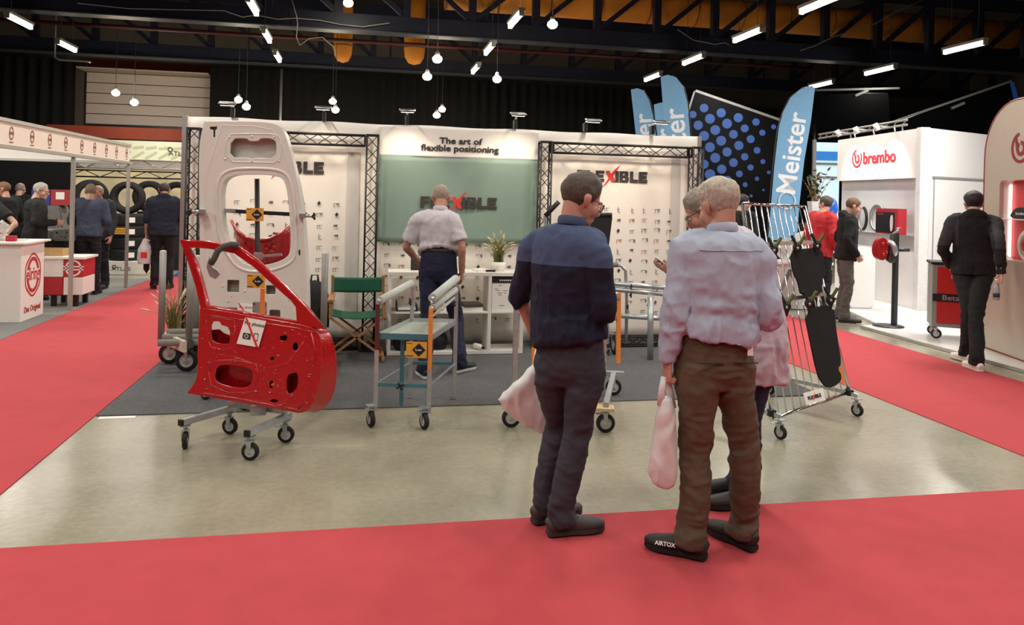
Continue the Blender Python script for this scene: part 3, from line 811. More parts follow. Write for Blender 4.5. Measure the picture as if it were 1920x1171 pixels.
def stand(loc, face, h=1.78, lean=0.0, girth=1.0, stride=0.0, larm='down', rarm='down', hyaw=0.0, hpitch=0.0, spread=.11):
    """default upright joints, facing = (sin, cos) of face (degrees)"""
    k = h / 1.757; a = R(face)
    f = V((math.sin(a), math.cos(a), 0)); l = V((math.cos(a), -math.sin(a), 0)); o = V(loc)
    def P(x, y, z): return o + l * (x * k) + f * (y * k) + V((0, 0, z * k))
    J = dict(k=k, face=face, girth=girth, P=P(0, -.01, .95), W=P(0, lean * .3 + .005, 1.12), N=P(0, lean - .02, 1.49), H=P(0, lean + .045 + .03 * math.sin(R(hpitch)), 1.612 - .03 * abs(math.sin(R(hpitch)))),
             hyaw=face + hyaw, hpitch=hpitch)
    for s, nm, arm in ((-1, 'L', larm), (1, 'R', rarm)):
        J['S' + nm] = P(s * .185, lean - .02, 1.425)
        st = stride * s
        J['K' + nm] = P(s * spread * .95, .02 + st * .55, .50); J['A' + nm] = P(s * spread, -.03 + st, .085 + (.04 if st < -.1 else 0))
        J['F' + nm] = face + s * 8
        if arm == 'down': J['E' + nm] = P(s * .245, lean - .04, 1.135); J['Wr' + nm] = P(s * .25, lean + .06, .885)
        elif arm == 'front': J['E' + nm] = P(s * .26, lean - .02, 1.14); J['Wr' + nm] = P(s * .12, lean + .24, 1.14)
        elif arm == 'hip': J['E' + nm] = P(s * .37, lean - .1, 1.15); J['Wr' + nm] = P(s * .2, lean + .08, 1.02)
        elif arm == 'pocket': J['E' + nm] = P(s * .28, lean - .08, 1.14); J['Wr' + nm] = P(s * .2, lean + .07, .94)
        elif arm == 'out': J['E' + nm] = P(s * .36, lean + .03, 1.19); J['Wr' + nm] = P(s * .26, lean + .2, 1.02)
        elif arm == 'raise': J['E' + nm] = P(s * .24, lean + .1, 1.13); J['Wr' + nm] = P(s * .12, lean + .32, 1.25)
    return J
def hand(b, wr, d, nrm, side, k=1.0, curl=.5, thumb=1.0):
    """wr wrist, d finger direction, nrm palm normal (palm side), side: +1 thumb towards d x nrm"""
    d = V(d).normalized(); n = V(nrm); n = (n - d * n.dot(d)).normalized(); s = d.cross(n) * side
    L = .095 * k
    loft(b, [(wr - d * .02, .021 * k, .028 * k), (wr + d * .02, .017 * k, .033 * k), (wr + d * (L * .6), .015 * k, .042 * k), (wr + d * L, .012 * k, .041 * k)], n, 12, 3)
    for i, (ofs, ln) in enumerate(((.031, .072), (.0105, .08), (-.0105, .075), (-.031, .058))):
        p = wr + d * (L * .92) + s * (ofs * k); dd = d.copy(); pts = [p - d * .012, p]
        for seg, fr in enumerate((.45, .3, .25)):
            ang = curl * (0.7, 1.1, .8)[seg] * (1 + .08 * i)
            dd = (dd * math.cos(ang) + n * math.sin(ang)).normalized() if seg == 0 else (Matrix.Rotation(ang, 3, d.cross(n)) @ dd)
            p = p + dd * (ln * fr * k); pts.append(p.copy())
        b.tube(pts, [.0095 * k, .0095 * k, .0092 * k, .0085 * k, .007 * k], 8)
    p = wr + d * (.022 * k) + s * (.026 * k); td = (d * .55 + s * .65 + n * .5 * thumb).normalized()
    p2 = p + td * (.042 * k); td2 = (d * .8 + s * .1 + n * .6 * thumb).normalized()
    b.tube([p, p2, p2 + td2 * (.032 * k), p2 + td2 * (.052 * k)], [.014 * k, .011 * k, .0105 * k, .008 * k], 8)
SKIN = mat('skin', '#c49883', .55, var=.08, scale=25, bump=.1, bscale=200)
SKINR = mat('skin_ruddy', '#b98772', .55, var=.1, scale=25, bump=.1, bscale=200)
m_eye = mat('eye_white', '#e6e0d8', .2); m_iris = mat('iris', '#3a3a3e', .2); m_lip = mat('lips', '#a86558', .5)
def head_frame(J):
    a = R(J['hyaw']); f = V((math.sin(a), math.cos(a), 0)); x = V((math.cos(a), -math.sin(a), 0)); p = R(J['hpitch'])
    fy = f * math.cos(p) - UP * math.sin(p); fz = UP * math.cos(p) + f * math.sin(p)
    o = J['H']; k = J['k'] * J.get('hk', 1.0)
    return Matrix(((x.x * k, fy.x * k, fz.x * k, o.x), (x.y * k, fy.y * k, fz.y * k, o.y), (x.z * k, fy.z * k, fz.z * k, o.z), (0, 0, 0, 1)))
def head_shapes(b, M):
    b.ell((0, -.014, .035), (.077, .098, .089), 24, 16, M=M)
    b.ell((0, .02, -.02), (.066, .078, .085), 22, 14, M=M)
    b.ell((0, .045, -.075), (.045, .045, .042), 18, 12, M=M)      # jaw
    b.ell((0, .075, -.098), (.022, .018, .018), 12, 8, M=M)       # chin
    for s in (-1, 1):
        b.ell((s * .045, .055, -.03), (.024, .03, .03), 12, 8, M=M)   # cheek
        b.ell((s * .03, .083, .022), (.026, .012, .009), 12, 8, M=M)  # brow
        loft(b, [(M @ V((s * .07, -.005, -.032)), .012, .008), (M @ V((s * .083, -.014, -.012)), .02, .008), (M @ V((s * .086, -.018, .012)), .022, .008), (M @ V((s * .078, -.01, .03)), .012, .008)], M.to_3x3() @ V((0, 1, 0)), 10, 3)
    loft(b, [(M @ V((0, .085, .02)), .009, .008), (M @ V((0, .1, -.005)), .011, .01), (M @ V((0, .112, -.028)), .015, .013), (M @ V((0, .09, -.04)), .014, .006)], M.to_3x3() @ V((1, 0, 0)), 10, 3)
    b.ell((0, .088, -.062), (.023, .012, .007), 12, 8, M=M); b.ell((0, .086, -.073), (.019, .012, .006), 12, 8, M=M)
def hair_mask(kind, c):
    x, y, z = c[:, 0], c[:, 1], c[:, 2]
    line = np.interp(y, [-.12, -.06, -.035, -.02, .005, .03, .055, .08, .1], [-.085, -.08, -.06, -.02, -.014, .01, .05, .07, .08])
    if kind == 'balding':
        d = np.clip((z - line) / .03, 0, 1)
        d = np.where((z > .075) & (y > -.07), 0, d); d = np.where((y > .0) & (z > .045), 0, d)
        return d
    return np.clip((z - line) / .06, 0, 1)
def person(label, J, shirt, pants, shoe, hair=('crop', '#6b5a48', .014), sleeves='long', vox=.011, skin=None, hem=.90, group='visitors and staff at the fair', shirt_split=None, glasses=False, collar=None, belt=None, untuck=False,
           tuck=True, beard=False, hands=(.6, .6), girth=None, pant_w=1.0, sole=None, hood=False, hdir=None, legs=True, shoes=True, name_shirt='shirt', wr=1.0, waist=.75, backp=None, yoke=None):
    k = J['k']; g = girth or J['girth']; a = R(J['face']); f = V((math.sin(a), math.cos(a), 0)); lat = V((math.cos(a), -math.sin(a), 0))
    skin = skin or SKIN
    base = V(((J['AL'].x + J['AR'].x) / 2, (J['AL'].y + J['AR'].y) / 2, 0))
    root = thing('person', label, 'person', base, 0, group)
    P, W, N, H = J['P'], J['W'], J['N'], J['H']
    latU = J.get('latU', lat); fU = UP.cross(latU)
    SL, SR = J['SL'], J['SR']
    vs_ = max(vox * .55, .0055)
    M = head_frame(J)
    # ---------------- body (skin): one continuous surface
    b = B()
    head_shapes(b, M)
    nb = M @ V((0, -.035, -.055))
    loft(b, [(N - UP * .06 * k, .066 * k, .062 * k), (N, .06 * k, .058 * k), (N.lerp(nb, .6), .054 * k, .054 * k), (nb + UP * .035 + M.to_3x3() @ V((0, .012, 0)), .05 * k, .054 * k)], latU, 16, 3)
    loft(b, [(P - UP * .08 * k, .09 * k, .07 * k), (W, .11 * k, .08 * k), (W.lerp(N, .6), .13 * k, .085 * k), (N - UP * .03 * k, .07 * k, .06 * k)], lat, 16, 3)
    for s in 'LR':
        S, E, Wr = J['S' + s], J['E' + s], J['Wr' + s]
        sg = -1 if s == 'L' else 1
        loft(b, [(N.lerp(S, .35), .045 * k, .045 * k), (S, .042 * k, .042 * k), (S.lerp(E, .5), .041 * k, .041 * k), (E, .037 * k, .037 * k), (E.lerp(Wr, .3), .039 * k, .036 * k), (Wr, .024 * k, .029 * k)], f, 12, 3)
        hd = (J['hand' + s] if 'hand' + s in J else (Wr - E).normalized())
        nr = J['palm' + s] if 'palm' + s in J else -lat * sg
        sd = 1 if V(hd).cross(V(nr) - V(hd) * V(nr).dot(V(hd))).dot(fU + UP * .3) > 0 else -1
        hand(b, Wr, hd, nr, sd, k * 1.0, hands[0 if s == 'L' else 1])
        if legs:
            hip = P + lat * (sg * .09 * k) - UP * .04 * k
            loft(b, [(P + lat * sg * .04 * k, .05 * k, .06 * k), (hip, .06 * k, .06 * k), (J['K' + s], .042 * k, .045 * k), (J['A' + s], .03 * k, .034 * k)], lat, 12, 3)
            fa = R(J['F' + s]); fd = V((math.sin(fa), math.cos(fa), 0))
            b.tube([J['A' + s] - UP * .02, J['A' + s] + fd * .1 * k - UP * .045 * k], [.03 * k, .022 * k], 10)
    me = remesh(b, vs_, 2, .4)
    me.transform(T(*-base)); body = obj('body', me, skin, root)
    # eyes, brows as parts of the face
    for s in (-1, 1):
        e = B(); e.ell((s * .031, .079, .003), (.0115, .0115, .0095), 12, 8, M=M); e.ell((s * .031, .0875, .003), (.005, .0045, .005), 10, 6, 1, M=M)
        e.build('eye', [m_eye, m_iris], body, base)
    # ---------------- hair
    hk, hc, ht = hair
    hb = B(); hb.ell((0, -.014, .035), (.077, .098, .089), 40, 28); hb.ell((0, .02, -.02), (.066, .078, .085), 26, 18)
    hm = remesh(hb, .006 if vox < .012 else .009, 3)
    c = coords(hm); n = normals(hm)
    mk = hair_mask(hk, c)
    nz = vnoise(c * np.array([160, 60, 60]), 3) - .5
    nz2 = vnoise(c * 30, 9) - .5
    th = np.where(mk > 0, mk * (ht * (.35 + .65 * np.clip((c[:, 2] + .02) / .09, 0, 1)) * (1 + .9 * nz2) + .005 * nz) + .0008, -.006)
    if hk == 'tuft':
        c = c + np.stack([0 * mk, 0 * mk, mk * .016 * np.clip((c[:, 2] - .05) / .05, 0, 1) * np.clip((c[:, 1] + .08) / .12, 0, 1)], 1)
    if hk == 'full': th = th + mk * .012 * np.clip((c[:, 2] - .0) / .09, 0, 1)
    setco(hm, c + n * th[:, None]); hm.transform(M); hm.transform(T(*-base))
    obj('hair', hm, mat('hair_' + hc.strip('#'), hc, .6, var=.35, scale=60, stretch=(4, 1, 1), bump=.5, bscale=120), root)
    if beard:
        bb = B(); bb.ell((0, .05, -.083), (.05, .046, .04), 18, 12); bm_ = remesh(bb, .006, 2)
        c = coords(bm_); n = normals(bm_); setco(bm_, c + n * (.002 * (vnoise(c * 120, 2) - .5))[:, None]); bm_.transform(M); bm_.transform(T(*-base))
        obj('beard', bm_, mat('stubble', '#9a8378', .8, var=.2, scale=90), root)
    if glasses:
        gb = B()
        for s in (-1, 1):
            gb.tube([M @ V(q) for q in [(s * .012, .105, .018), (s * .035, .104, .02), (s * .058, .096, .017), (s * .06, .095, -.005), (s * .045, .1, -.018), (s * .02, .106, -.016), (s * .011, .107, 0)]], .0018 * 1.2, 6, closed=True)
            gb.tube([M @ V(q) for q in [(s * .06, .095, .012), (s * .074, .05, .012), (s * .081, .0, .012), (s * .083, -.02, -.002)]], .002, 6)
        gb.tube([M @ V(q) for q in [(-.012, .106, .01), (0, .11, .014), (.012, .106, .01)]], .0018, 6)
        go = gb.build('glasses', mat('glasses_frame', '#201a1a', .3), root, base)
        for s in (-1, 1):
            lb = B(); lb.add([M @ V(q) for q in [(s * .012, .105, .016), (s * .035, .104, .018), (s * .058, .096, .015), (s * .058, .096, -.005), (s * .045, .1, -.016), (s * .02, .106, -.014)]], [(0, 1, 2, 3, 4, 5)]); lb.build('lens', m_glassy, go, base)
    # ---------------- trousers
    if legs:
        b = B()
        bt = .015
        loft(b, [(P - UP * .13 * k + f * 0, .12 * g * k, .09 * g * k), (P - UP * .05 * k, .172 * g * k, .125 * g * k), (P + UP * .05 * k, .17 * g * k, .125 * g * k), (P.lerp(W, waist) if hem > .95 else P + UP * .06 * k, .158 * g * k, .118 * g * k)], lat, 22, 3)
        for s in 'LR':
            sg = -1 if s == 'L' else 1; pw = pant_w * k
            K, A = J['K' + s], J['A' + s]; hip = P + lat * (sg * .088 * k) - UP * .05 * k
            up_k = hip.lerp(K, .5) - f * .008
            calf = K.lerp(A, .45) - f * .015
            fa = R(J['F' + s]); fd = V((math.sin(fa), math.cos(fa), 0))
            loft(b, [(hip + UP * .03, .092 * pw * g, .105 * pw * g), (hip - UP * .06, .09 * pw * g, .1 * pw * g), (up_k, .08 * pw, .086 * pw), (K, .068 * pw, .07 * pw), (calf, .066 * pw, .068 * pw), (A + UP * .07, .062 * pw, .066 * pw), (A + UP * .012 + fd * .006, .066 * pw, .072 * pw), (A - UP * .03 + fd * .01, .064 * pw, .072 * pw)], lat, 18, 4)
        me = remesh(b, vox, 4)
        zk = (J['KL'].z + J['KR'].z) / 2
        wrinkle(me, .017 * wr, (7, 7, 11), 11, lambda c: .3 + .9 * np.exp(-((c[:, 2] - zk) / .13) ** 2) + 1.0 * np.exp(-((c[:, 2] - .12) / .12) ** 2) + .5 * np.exp(-((c[:, 2] - P.z + .12) / .08) ** 2))
        wrinkle(me, .006 * wr, (15, 15, 26), 23)
        me.transform(T(*-base)); tro = obj('trousers', me, pants, root)
        if backp:
            for s in (-1, 1):
                q = B(); pc = P + lat * (s * .085 * k) - f * (.128 * g * k) - UP * .02
                q.bar(pc - lat * .06 * k + UP * .03, pc + lat * .06 * k + UP * .025, .004, .008, f); q.build('pocket_seam', backp, tro, base)
        if belt:
            bb = B(); cpt = P.lerp(W, waist - .02)
            L = [cpt + lat * (.166 * g * k * math.cos(q)) + f * (.126 * g * k * math.sin(q)) for q in [i * math.pi / 14 for i in range(28)]]
            bb.tube(L, [(.018, .006)] * 28, 8, closed=True, hint=UP); bb.build('belt', belt, root, base)
    # ---------------- shirt / sweater / jacket
    b = B(); hz = P + UP * (hem - .95) * k
    gi = 1.0
    ex = J.get('belly', 0.0)
    mid = W.lerp(N, .5)
    rings = [(hz, (.172 * g + .022) * k, (.13 * g + .022 + ex * .5) * k), (hz.lerp(W, .5), (.17 * g + .02) * k, (.13 * g + .02 + ex) * k), (W + f * ex * .4, (.162 * g + .016) * k, (.125 * g + .014 + ex) * k), (mid, (.172 * g + .02) * k, (.128 * g + .014 + ex * .5) * k),
             (W.lerp(N, .76), (.172 * g + .024) * k, (.122 * g + .014) * k), (W.lerp(N, .92) , (.145 * g + .02) * k, (.098 * g + .012) * k), (N + UP * .0 * k, .078 * k, .074 * k)]
    if untuck: rings[0] = (hz, (.178 * g + .02) * k, (.135 * g + .02 + ex) * k)
    loft(b, rings, lat.lerp(latU, .5), 26, 4)
    for s in 'LR':
        S, E, Wr = J['S' + s], J['E' + s], J['Wr' + s]; sl = N.lerp(S, .4)
        sr = 1.0 * J.get('sleeve', 1.0)
        if sleeves == 'short':
            e2 = S.lerp(E, .78)
            loft(b, [(sl - UP * .02, .07 * k, .07 * k), (S - UP * .005, .076 * sr * k, .08 * sr * k), (S.lerp(E, .4), .074 * sr * k, .08 * sr * k), (e2, .078 * sr * k, .08 * sr * k)], f, 16, 4)
        else:
            d = (Wr - E).normalized(); q = {'long': 1.0, 'mid': .22}.get(sleeves, 1.0)
            if sleeves == 'long': end = [(E.lerp(Wr, .5), .05 * sr * k, .05 * sr * k), (Wr - d * .03, .042 * sr * k, .042 * sr * k), (Wr + d * .005, .04 * k, .04 * k)]
            else: end = [(E.lerp(Wr, .18), .054 * sr * k, .054 * sr * k)]
            loft(b, [(sl - UP * .02, .07 * k, .07 * k), (S - UP * .005, .073 * sr * k, .077 * sr * k), (S.lerp(E, .5), .064 * sr * k, .066 * sr * k), (E - d * .01, .058 * sr * k, .058 * sr * k)] + end, f, 16, 4)
    if hood:
        hp_ = N - fU * .06 * k + UP * .0
        b.ell((0, 0, 0), (.12 * k, .065 * k, .07 * k), 18, 10, M=frame(latU, fU, hp_))
    me = remesh(b, vox, 4)
    wrinkle(me, .016 * wr, (7, 7, 9), 31, lambda c: .55 + .6 * np.exp(-((c[:, 2] - hz.z - .1) / .12) ** 2))
    wrinkle(me, .007 * wr, (18, 18, 14), 41)
    wrinkle(me, .012 * wr, (22, 22, 6), 47, lambda c: .25 + 1.0 * np.exp(-((c[:, 2] - hz.z - .08) / .13) ** 2))
    mats = shirt if isinstance(shirt, (list, tuple)) else [shirt]
    if shirt_split:
        nf = len(me.polygons); cc = np.empty(nf * 3); me.polygons.foreach_get('center', cc); cc = cc.reshape(-1, 3)
        me.materials.clear()
        for q in mats: me.materials.append(q)
        me.polygons.foreach_set('material_index', shirt_split(cc).astype(np.int32))
    seams = []
    for zy in (yoke or []):
        c = coords(me); la = (c[:, 0] - N.x) * lat.x + (c[:, 1] - N.y) * lat.y; fo = (c[:, 0] - N.x) * f.x + (c[:, 1] - N.y) * f.y; pts = []
        for i in range(-11, 12):
            q = np.where((np.abs(c[:, 2] - zy) < .012) & (np.abs(la - i * .014) < .01))[0]
            if len(q): w_ = q[np.argmin(fo[q])]; pts.append(N + lat * (i * .014) + f * (fo[w_] - .0005) + UP * (zy - N.z + .0015 * math.sin(i)))
        if len(pts) > 3: seams.append(pts)
    me.transform(T(*-base)); so_ = obj(name_shirt, me, mats, root)
    for pts in seams:
        q = B(); q.tube(pts, .0022, 6); q.build('yoke_seam', mats[0], so_, base)
    if collar:
        bb = B(); cp = N + UP * .012
        for t_, rr in ((0, .0),):
            L = []; RR = []
            for i in range(24):
                q = 2 * math.pi * i / 24; fw = math.sin(q)
                L.append(N.lerp(nb, .3) - UP * .026 * (fw * .5 + .5) + latU * (.064 * k * math.cos(q)) + fU * (.066 * k * math.sin(q)))
            bb.tube(L, [(.024 * k, .007)] * 24, 8, closed=True, hint=UP)
        bb.build('collar', collar, so_, base)
    # ---------------- shoes
    if shoes:
        for s in 'LR':
            fa = R(J['F' + s]); fd = V((math.sin(fa), math.cos(fa), 0)); fl = V((math.cos(fa), -math.sin(fa), 0)); A = J['A' + s]
            g0 = V((A.x, A.y, A.z - .085 * k)); kk = k * J.get('shoe', 1.0)
            heel = g0 - fd * .075 * kk
            def sp_(u, z): return heel + fd * (u * .3 * kk) + UP * z
            b = B()
            loft(b, [(sp_(.0, .045), .022, .03), (sp_(.06, .05), .036, .045), (sp_(.25, .055), .037, .05), (sp_(.45, .05), .04, .044), (sp_(.68, .042), .048, .034), (sp_(.88, .036), .042, .028), (sp_(1.0, .03), .018, .018)], fl, 16, 3)
            loft(b, [(sp_(.24, .03), .036, .046), (sp_(.24, .085), .036, .045), (sp_(.24, .112), .038, .048)], fl, 14, 2)
            me = remesh(b, .007, 3); me.transform(T(*-base)); up_ = obj('shoe', me, shoe, root)
            out = []
            for u, w in ((0, .02), (.04, .034), (.2, .037), (.4, .037), (.6, .047), (.75, .05), (.9, .04), (1.0, .016)): out.append((u, w))
            pts = [(w, u * .3 * kk) for u, w in out] + [(-w, u * .3 * kk) for u, w in reversed(out)]
            bb = B(); bb.poly(pts, .026, Matrix(((fl.x, fd.x, 0, heel.x), (fl.y, fd.y, 0, heel.y), (0, 0, 1, heel.z + .002), (0, 0, 0, 1))))
            bb.build('sole', sole or m_rubber, up_, base, bev=.004)
            lb = B()
            for i in range(4):
                c0 = sp_(.36 + i * .075, .098 - i * .008); lb.tube([c0 - fl * .024, c0 + UP * .006, c0 + fl * .024], .003, 5)
            lb.build('laces', m_black, up_, base)['kind'] = 'stuff'
    return root, base, M, body

def vert(px, t_):
    p = PD(px, 400, t_); return (p.x, p.y)
def cloth(name, col, rough=.85, var=.08, scale=30, **kw): return mat(name, col, rough, var=var, scale=scale, bump=kw.pop('bump', .25), bscale=kw.pop('bscale', 260), **kw)
FG = CAMP
# ---- visitor in two-tone blue sweater
J = dict(k=1.02, face=38, girth=1.02, P=PD(1068, 668, 3.9), W=PD(1062, 590, 3.92), N=PD(1072, 420, 3.9), H=PD(1090, 376, 3.93), hyaw=76, hpitch=22, latU=V((math.cos(R(48)), -math.sin(R(48)), 0)))
J.update(SL=PD(1004, 462, 4.02), SR=PD(1118, 474, 3.77), EL=PD(975, 552, 4.1), WrL=PD(1008, 640, 4.16), ER=PD(1132, 580, 3.78), WrR=PD(1112, 612, 4.08),
         KL=PD(1046, 800, 4.02), KR=PD(1082, 812, 3.86), AL=G(1022, 945, .097), AR=G(1053, 968, .097), FL=70, FR=84, belly=.015, hk=1.04)
m_sw1 = cloth('sweater_light_blue', '#42506f', .9); m_sw2 = cloth('sweater_navy', '#12142a', .9)
split_z = PD(1060, 494, 3.9).z
r1, base1, MH1, body1 = person('man in two-tone blue sweater with glasses in the foreground looking right', J, [m_sw1, m_sw2], cloth('charcoal_trousers', '#33333c', .8), mat('grey_trainer', '#44403f', .7), ('tuft', '#4e4238', .013), 'mid', .008, SKINR, hem=1.02, waist=.95, group=None,
       shirt_split=lambda c: (c[:, 2] < split_z), glasses=True, collar=m_sw1, hands=(1.2, .8), name_shirt='sweater', sole=mat('grey_sole', '#3a3433', .8))
# ---- white-haired visitor in pale shirt
J = dict(k=1.0, face=-2, girth=1.06, P=PD(1340, 672, 3.62), W=PD(1348, 595, 3.62), N=PD(1352, 432, 3.6), H=PD(1347, 390, 3.64), hyaw=-14, hpitch=20, latU=V((1, .05, 0)).normalized())
J.update(SL=PD(1288, 468, 3.6), SR=PD(1418, 478, 3.6), EL=PD(1268, 580, 3.56), WrL=PD(1252, 676, 3.58), ER=PD(1440, 592, 3.58), WrR=PD(1400, 600, 3.85),
         KL=PD(1304, 842, 3.62), KR=PD(1394, 832, 3.66), AL=G(1297, 1008, .097), AR=G(1394, 990, .097), FL=-52, FR=-24, belly=.02, handL=V((0, .05, -1)), sleeve=1.06)
m_shirt2 = cloth('pale_lilac_shirt', '#aab2c4', .8, .03, bump=.15)
r2, base2, MH2, body2 = person('white-haired man in pale lilac shirt and brown trousers seen from behind', J, m_shirt2, cloth('brown_trousers', '#5a4b3b', .85), mat('black_shoe', '#24211f', .6), ('full', '#b3a898', .013), 'long', .0075, SKINR, hem=1.05, waist=.95, yoke=[PD(1350, 466, 3.6).z], group=None, collar=m_shirt2,
       hands=(1.25, .7), backp=mat('brown_seam', '#2f261e', .8), wr=1.15, pant_w=1.06)
# ---- man with phone, bending over it, half hidden
J = dict(k=1.0, face=-72, girth=1.04, P=PD(1408, 655, 4.3), W=PD(1412, 590, 4.3), N=PD(1368, 432, 4.3), H=PD(1318, 396, 4.3), hyaw=-62, hpitch=34, latU=V((math.cos(R(-70)), -math.sin(R(-70)), 0)))
J.update(SL=PD(1372, 452, 4.12), SR=PD(1385, 452, 4.5), EL=PD(1352, 575, 4.1), WrL=PD(1290, 520, 4.12), ER=PD(1360, 560, 4.52), WrR=PD(1272, 512, 4.35),
         KL=PD(1400, 800, 4.24), KR=PD(1398, 800, 4.42), AL=G(1398, 922, .097), AR=G(1390, 898, .097), FL=-82, FR=-72, belly=.04, handR=V((-1, .1, .25)), palmR=V((.1, 0, 1)), handL=V((-1, .2, .2)), palmL=V((.1, 0.2, 1)))
m_shirt3 = cloth('pale_pink_check_shirt', '#c0b4bd', .8, .05)
r3, base3, MH3, body3 = person('grey-haired man in loose pale checked shirt bending over a phone, behind the white-haired man', J, m_shirt3, cloth('dark_blue_jeans', '#1f2540', .9), mat('olive_shoe', '#2f2d27', .6), ('crop', '#8d8375', .012), 'long', .0095, SKINR, hem=.79, group=None, untuck=True, collar=m_shirt3, glasses=True, hands=(.5, .35), wr=1.2)
# ---- stand staff member from behind
J = stand((.735, 7.42, .009), 12, 1.80, .03, 1.02, .05, 'hip', 'down', -8, 18)
J['EL'] = PD(762, 462, 7.45); J['WrL'] = PD(785, 492, 7.75); J['sleeve'] = .86; J['SL'] = PD(784, 412, 7.4); J['SR'] = PD(851, 414, 7.36); J['ER'] = PD(866, 462, 7.3); J['WrR'] = PD(866, 510, 7.42)
J['AL'] = G(797, 690, .097); J['AR'] = G(862, 680, .097); J['KL'] = PD(803, 600, 7.35); J['KR'] = PD(855, 595, 7.5); J['FL'] = -10; J['FR'] = 48
m_shirt4 = cloth('pale_short_shirt', '#c6c1c6', .8, .03, bump=.15)
person('man in pale short-sleeved shirt and jeans standing at the cube shelf, back turned', J, m_shirt4, cloth('indigo_jeans', '#161a33', .9), mat('dark_trainer', '#22262a', .6), ('crop', '#a08d7e', .004), 'short', .011, SKINR, hem=1.085, waist=1.0, group=None, collar=m_shirt4, belt=mat('brown_belt', '#3a2018', .5), hands=(.6, .7), sole=mat('white_sole', '#c9c7c2', .7))
# ---- walker at the right
J = stand((6.72, 7.45, .009), 36, 1.87, .03, 1.04, .1, 'pocket', 'down', -6, 6)
J['ER'] = PD(1873, 460, 8.2); J['WrR'] = PD(1878, 512, 8.15)
J['AR'] = G(1832, 678, .097); J['AL'] = G(1812, 662, .097); J['KR'] = PD(1830, 590, 8.15); J['KL'] = PD(1816, 590, 8.35); J['handR'] = V((.05, .1, -1)); J['FL'] = 5; J['FR'] = 12
m_blk = cloth('black_fleece', '#0e0e10', .9); m_dgr = cloth('dark_grey_fleece', '#2e2e31', .9)
r5, base5, MH5, body5 = person('young man in black tracksuit and white trainers walking away on the right', J, [m_blk, m_dgr], cloth('black_sweatpants', '#0b0b0c', .9), mat('white_trainer', '#dcd6cb', .6), ('full', '#1c1714', .012), 'long', .012, SKIN, hem=.86, group=None, hood=True, hands=(.9, 1.1), pant_w=1.02, shirt_split=lambda c: (np.abs((c[:, 0] - 6.72) * math.cos(R(36)) - (c[:, 1] - 7.45) * math.sin(R(36))) > .155) & (c[:, 2] > 1.25), sole=mat('cream_sole', '#cdc4b2', .7), name_shirt='hoodie')
# ---- pair by the white stand
J = stand((6.86, 9.95, .009), 112, 1.80, .03, .95, .0, 'pocket', 'pocket', -4, 18)
r6 = person('man in black hoodie and grey jeans watching at the white stand', J, m_blk, cloth('grey_jeans', '#5a554f', .9), mat('grey_shoe', '#5a5856', .7), ('crop', '#6b4a33', .008), 'long', .013, SKIN, hem=.86, hood=True, name_shirt='hoodie', sole=mat('dark_sole', '#222222', .8))
J = stand((6.96, 10.72, .009), 75, 1.82, .02, 1.0, .0, 'down', 'down', -95, 5)
person('man in red jacket partly hidden behind the man in the black hoodie', J, cloth('red_jacket', '#c01f28', .6), cloth('black_jeans', '#161618', .9), mat('black_boot', '#151515', .6), ('crop', '#4d443c', .012), 'long', .014, SKIN, hem=.84, name_shirt='jacket')
# ---- people beyond the rack
J = stand((5.35, 10.6, .009), 28, 1.80, .02, 1.0, .0, 'front', 'front', -10, 8)
person('man in black top with white collar seen from behind through the rack', J, cloth('black_jumper', '#121213', .9), cloth('blue_jeans', '#3d4658', .9), m_black, ('crop', '#5d4b3d', .01), 'long', .014, SKIN, hem=.9, collar=cloth('white_collar', '#d8d6d2'), name_shirt='jumper')
J = stand((5.75, 11.0, .009), 60, 1.80, .02, .98, .0, 'front', 'front', 40, 4)
person('dark-haired man in black sweater facing right behind the rack', J, cloth('black_sweater', '#101114', .9), cloth('washed_jeans', '#4a5366', .9), m_black, ('full', '#1d1815', .012), 'long', .014, SKIN, hem=.9, name_shirt='sweater')
# ---- left stand
J = stand((-3.27, 13.75, .009), -10, 1.80, .03, 1.22, .0, 'down', 'front', 0, 10)
r10, base10, _, _ = person('heavy-set man in navy hoodie carrying a plastic bag on the left aisle', J, cloth('navy_hoodie', '#15182a', .9), cloth('black_trousers', '#101012', .9), m_black, ('crop', '#4a3a2e', .007), 'mid', .014, SKINR, hem=.86, hood=True, name_shirt='hoodie')
J10 = J
J = stand((*vert(168, 12.0), .009), -6, 1.74, .02, 1.0, .0, 'front', 'front', 0, 6)
person('man in slate blue jumper and black trousers standing beside the left stand post', J, cloth('slate_jumper', '#3b4254', .9), cloth('black_trousers', '#101012', .9), m_black, ('crop', '#8a7a68', .008), 'long', .013, SKIN, hem=.9, name_shirt='jumper')
J = stand((*vert(186, 12.7), .009), 192, 1.72, .02, 1.05, .0, 'down', 'down', 0, 0)
person('bald man facing the camera behind the man in the slate jumper', J, cloth('dark_grey_coat', '#2a2c33', .9), cloth('black_trousers', '#101012', .9), m_black, ('balding', '#8c8078', .003), 'long', .014, SKINR, hem=.82, name_shirt='coat')
J = stand((*vert(66, 11.3), .009), 66, 1.74, .02, 1.08, .0, 'front', 'front', 25, 10)
person('grey-haired man with glasses in black jacket behind the white counter', J, cloth('black_jacket', '#141416', .8), cloth('black_trousers', '#101012', .9), m_black, ('crop', '#a8a29a', .008), 'long', .013, SKIN, hem=.84, glasses=True, name_shirt='jacket')
J = stand((*vert(10, 12.2), .009), -60, 1.74, .02, 1.05, .0, 'front', 'front', -35, 6)
person('ginger-haired man in black sweater at the left edge with glasses', J, cloth('black_sweater2', '#111113', .9), cloth('black_trousers', '#101012', .9), m_black, ('crop', '#7d5a3e', .006), 'long', .014, SKINR, hem=.9, glasses=True, name_shirt='sweater')
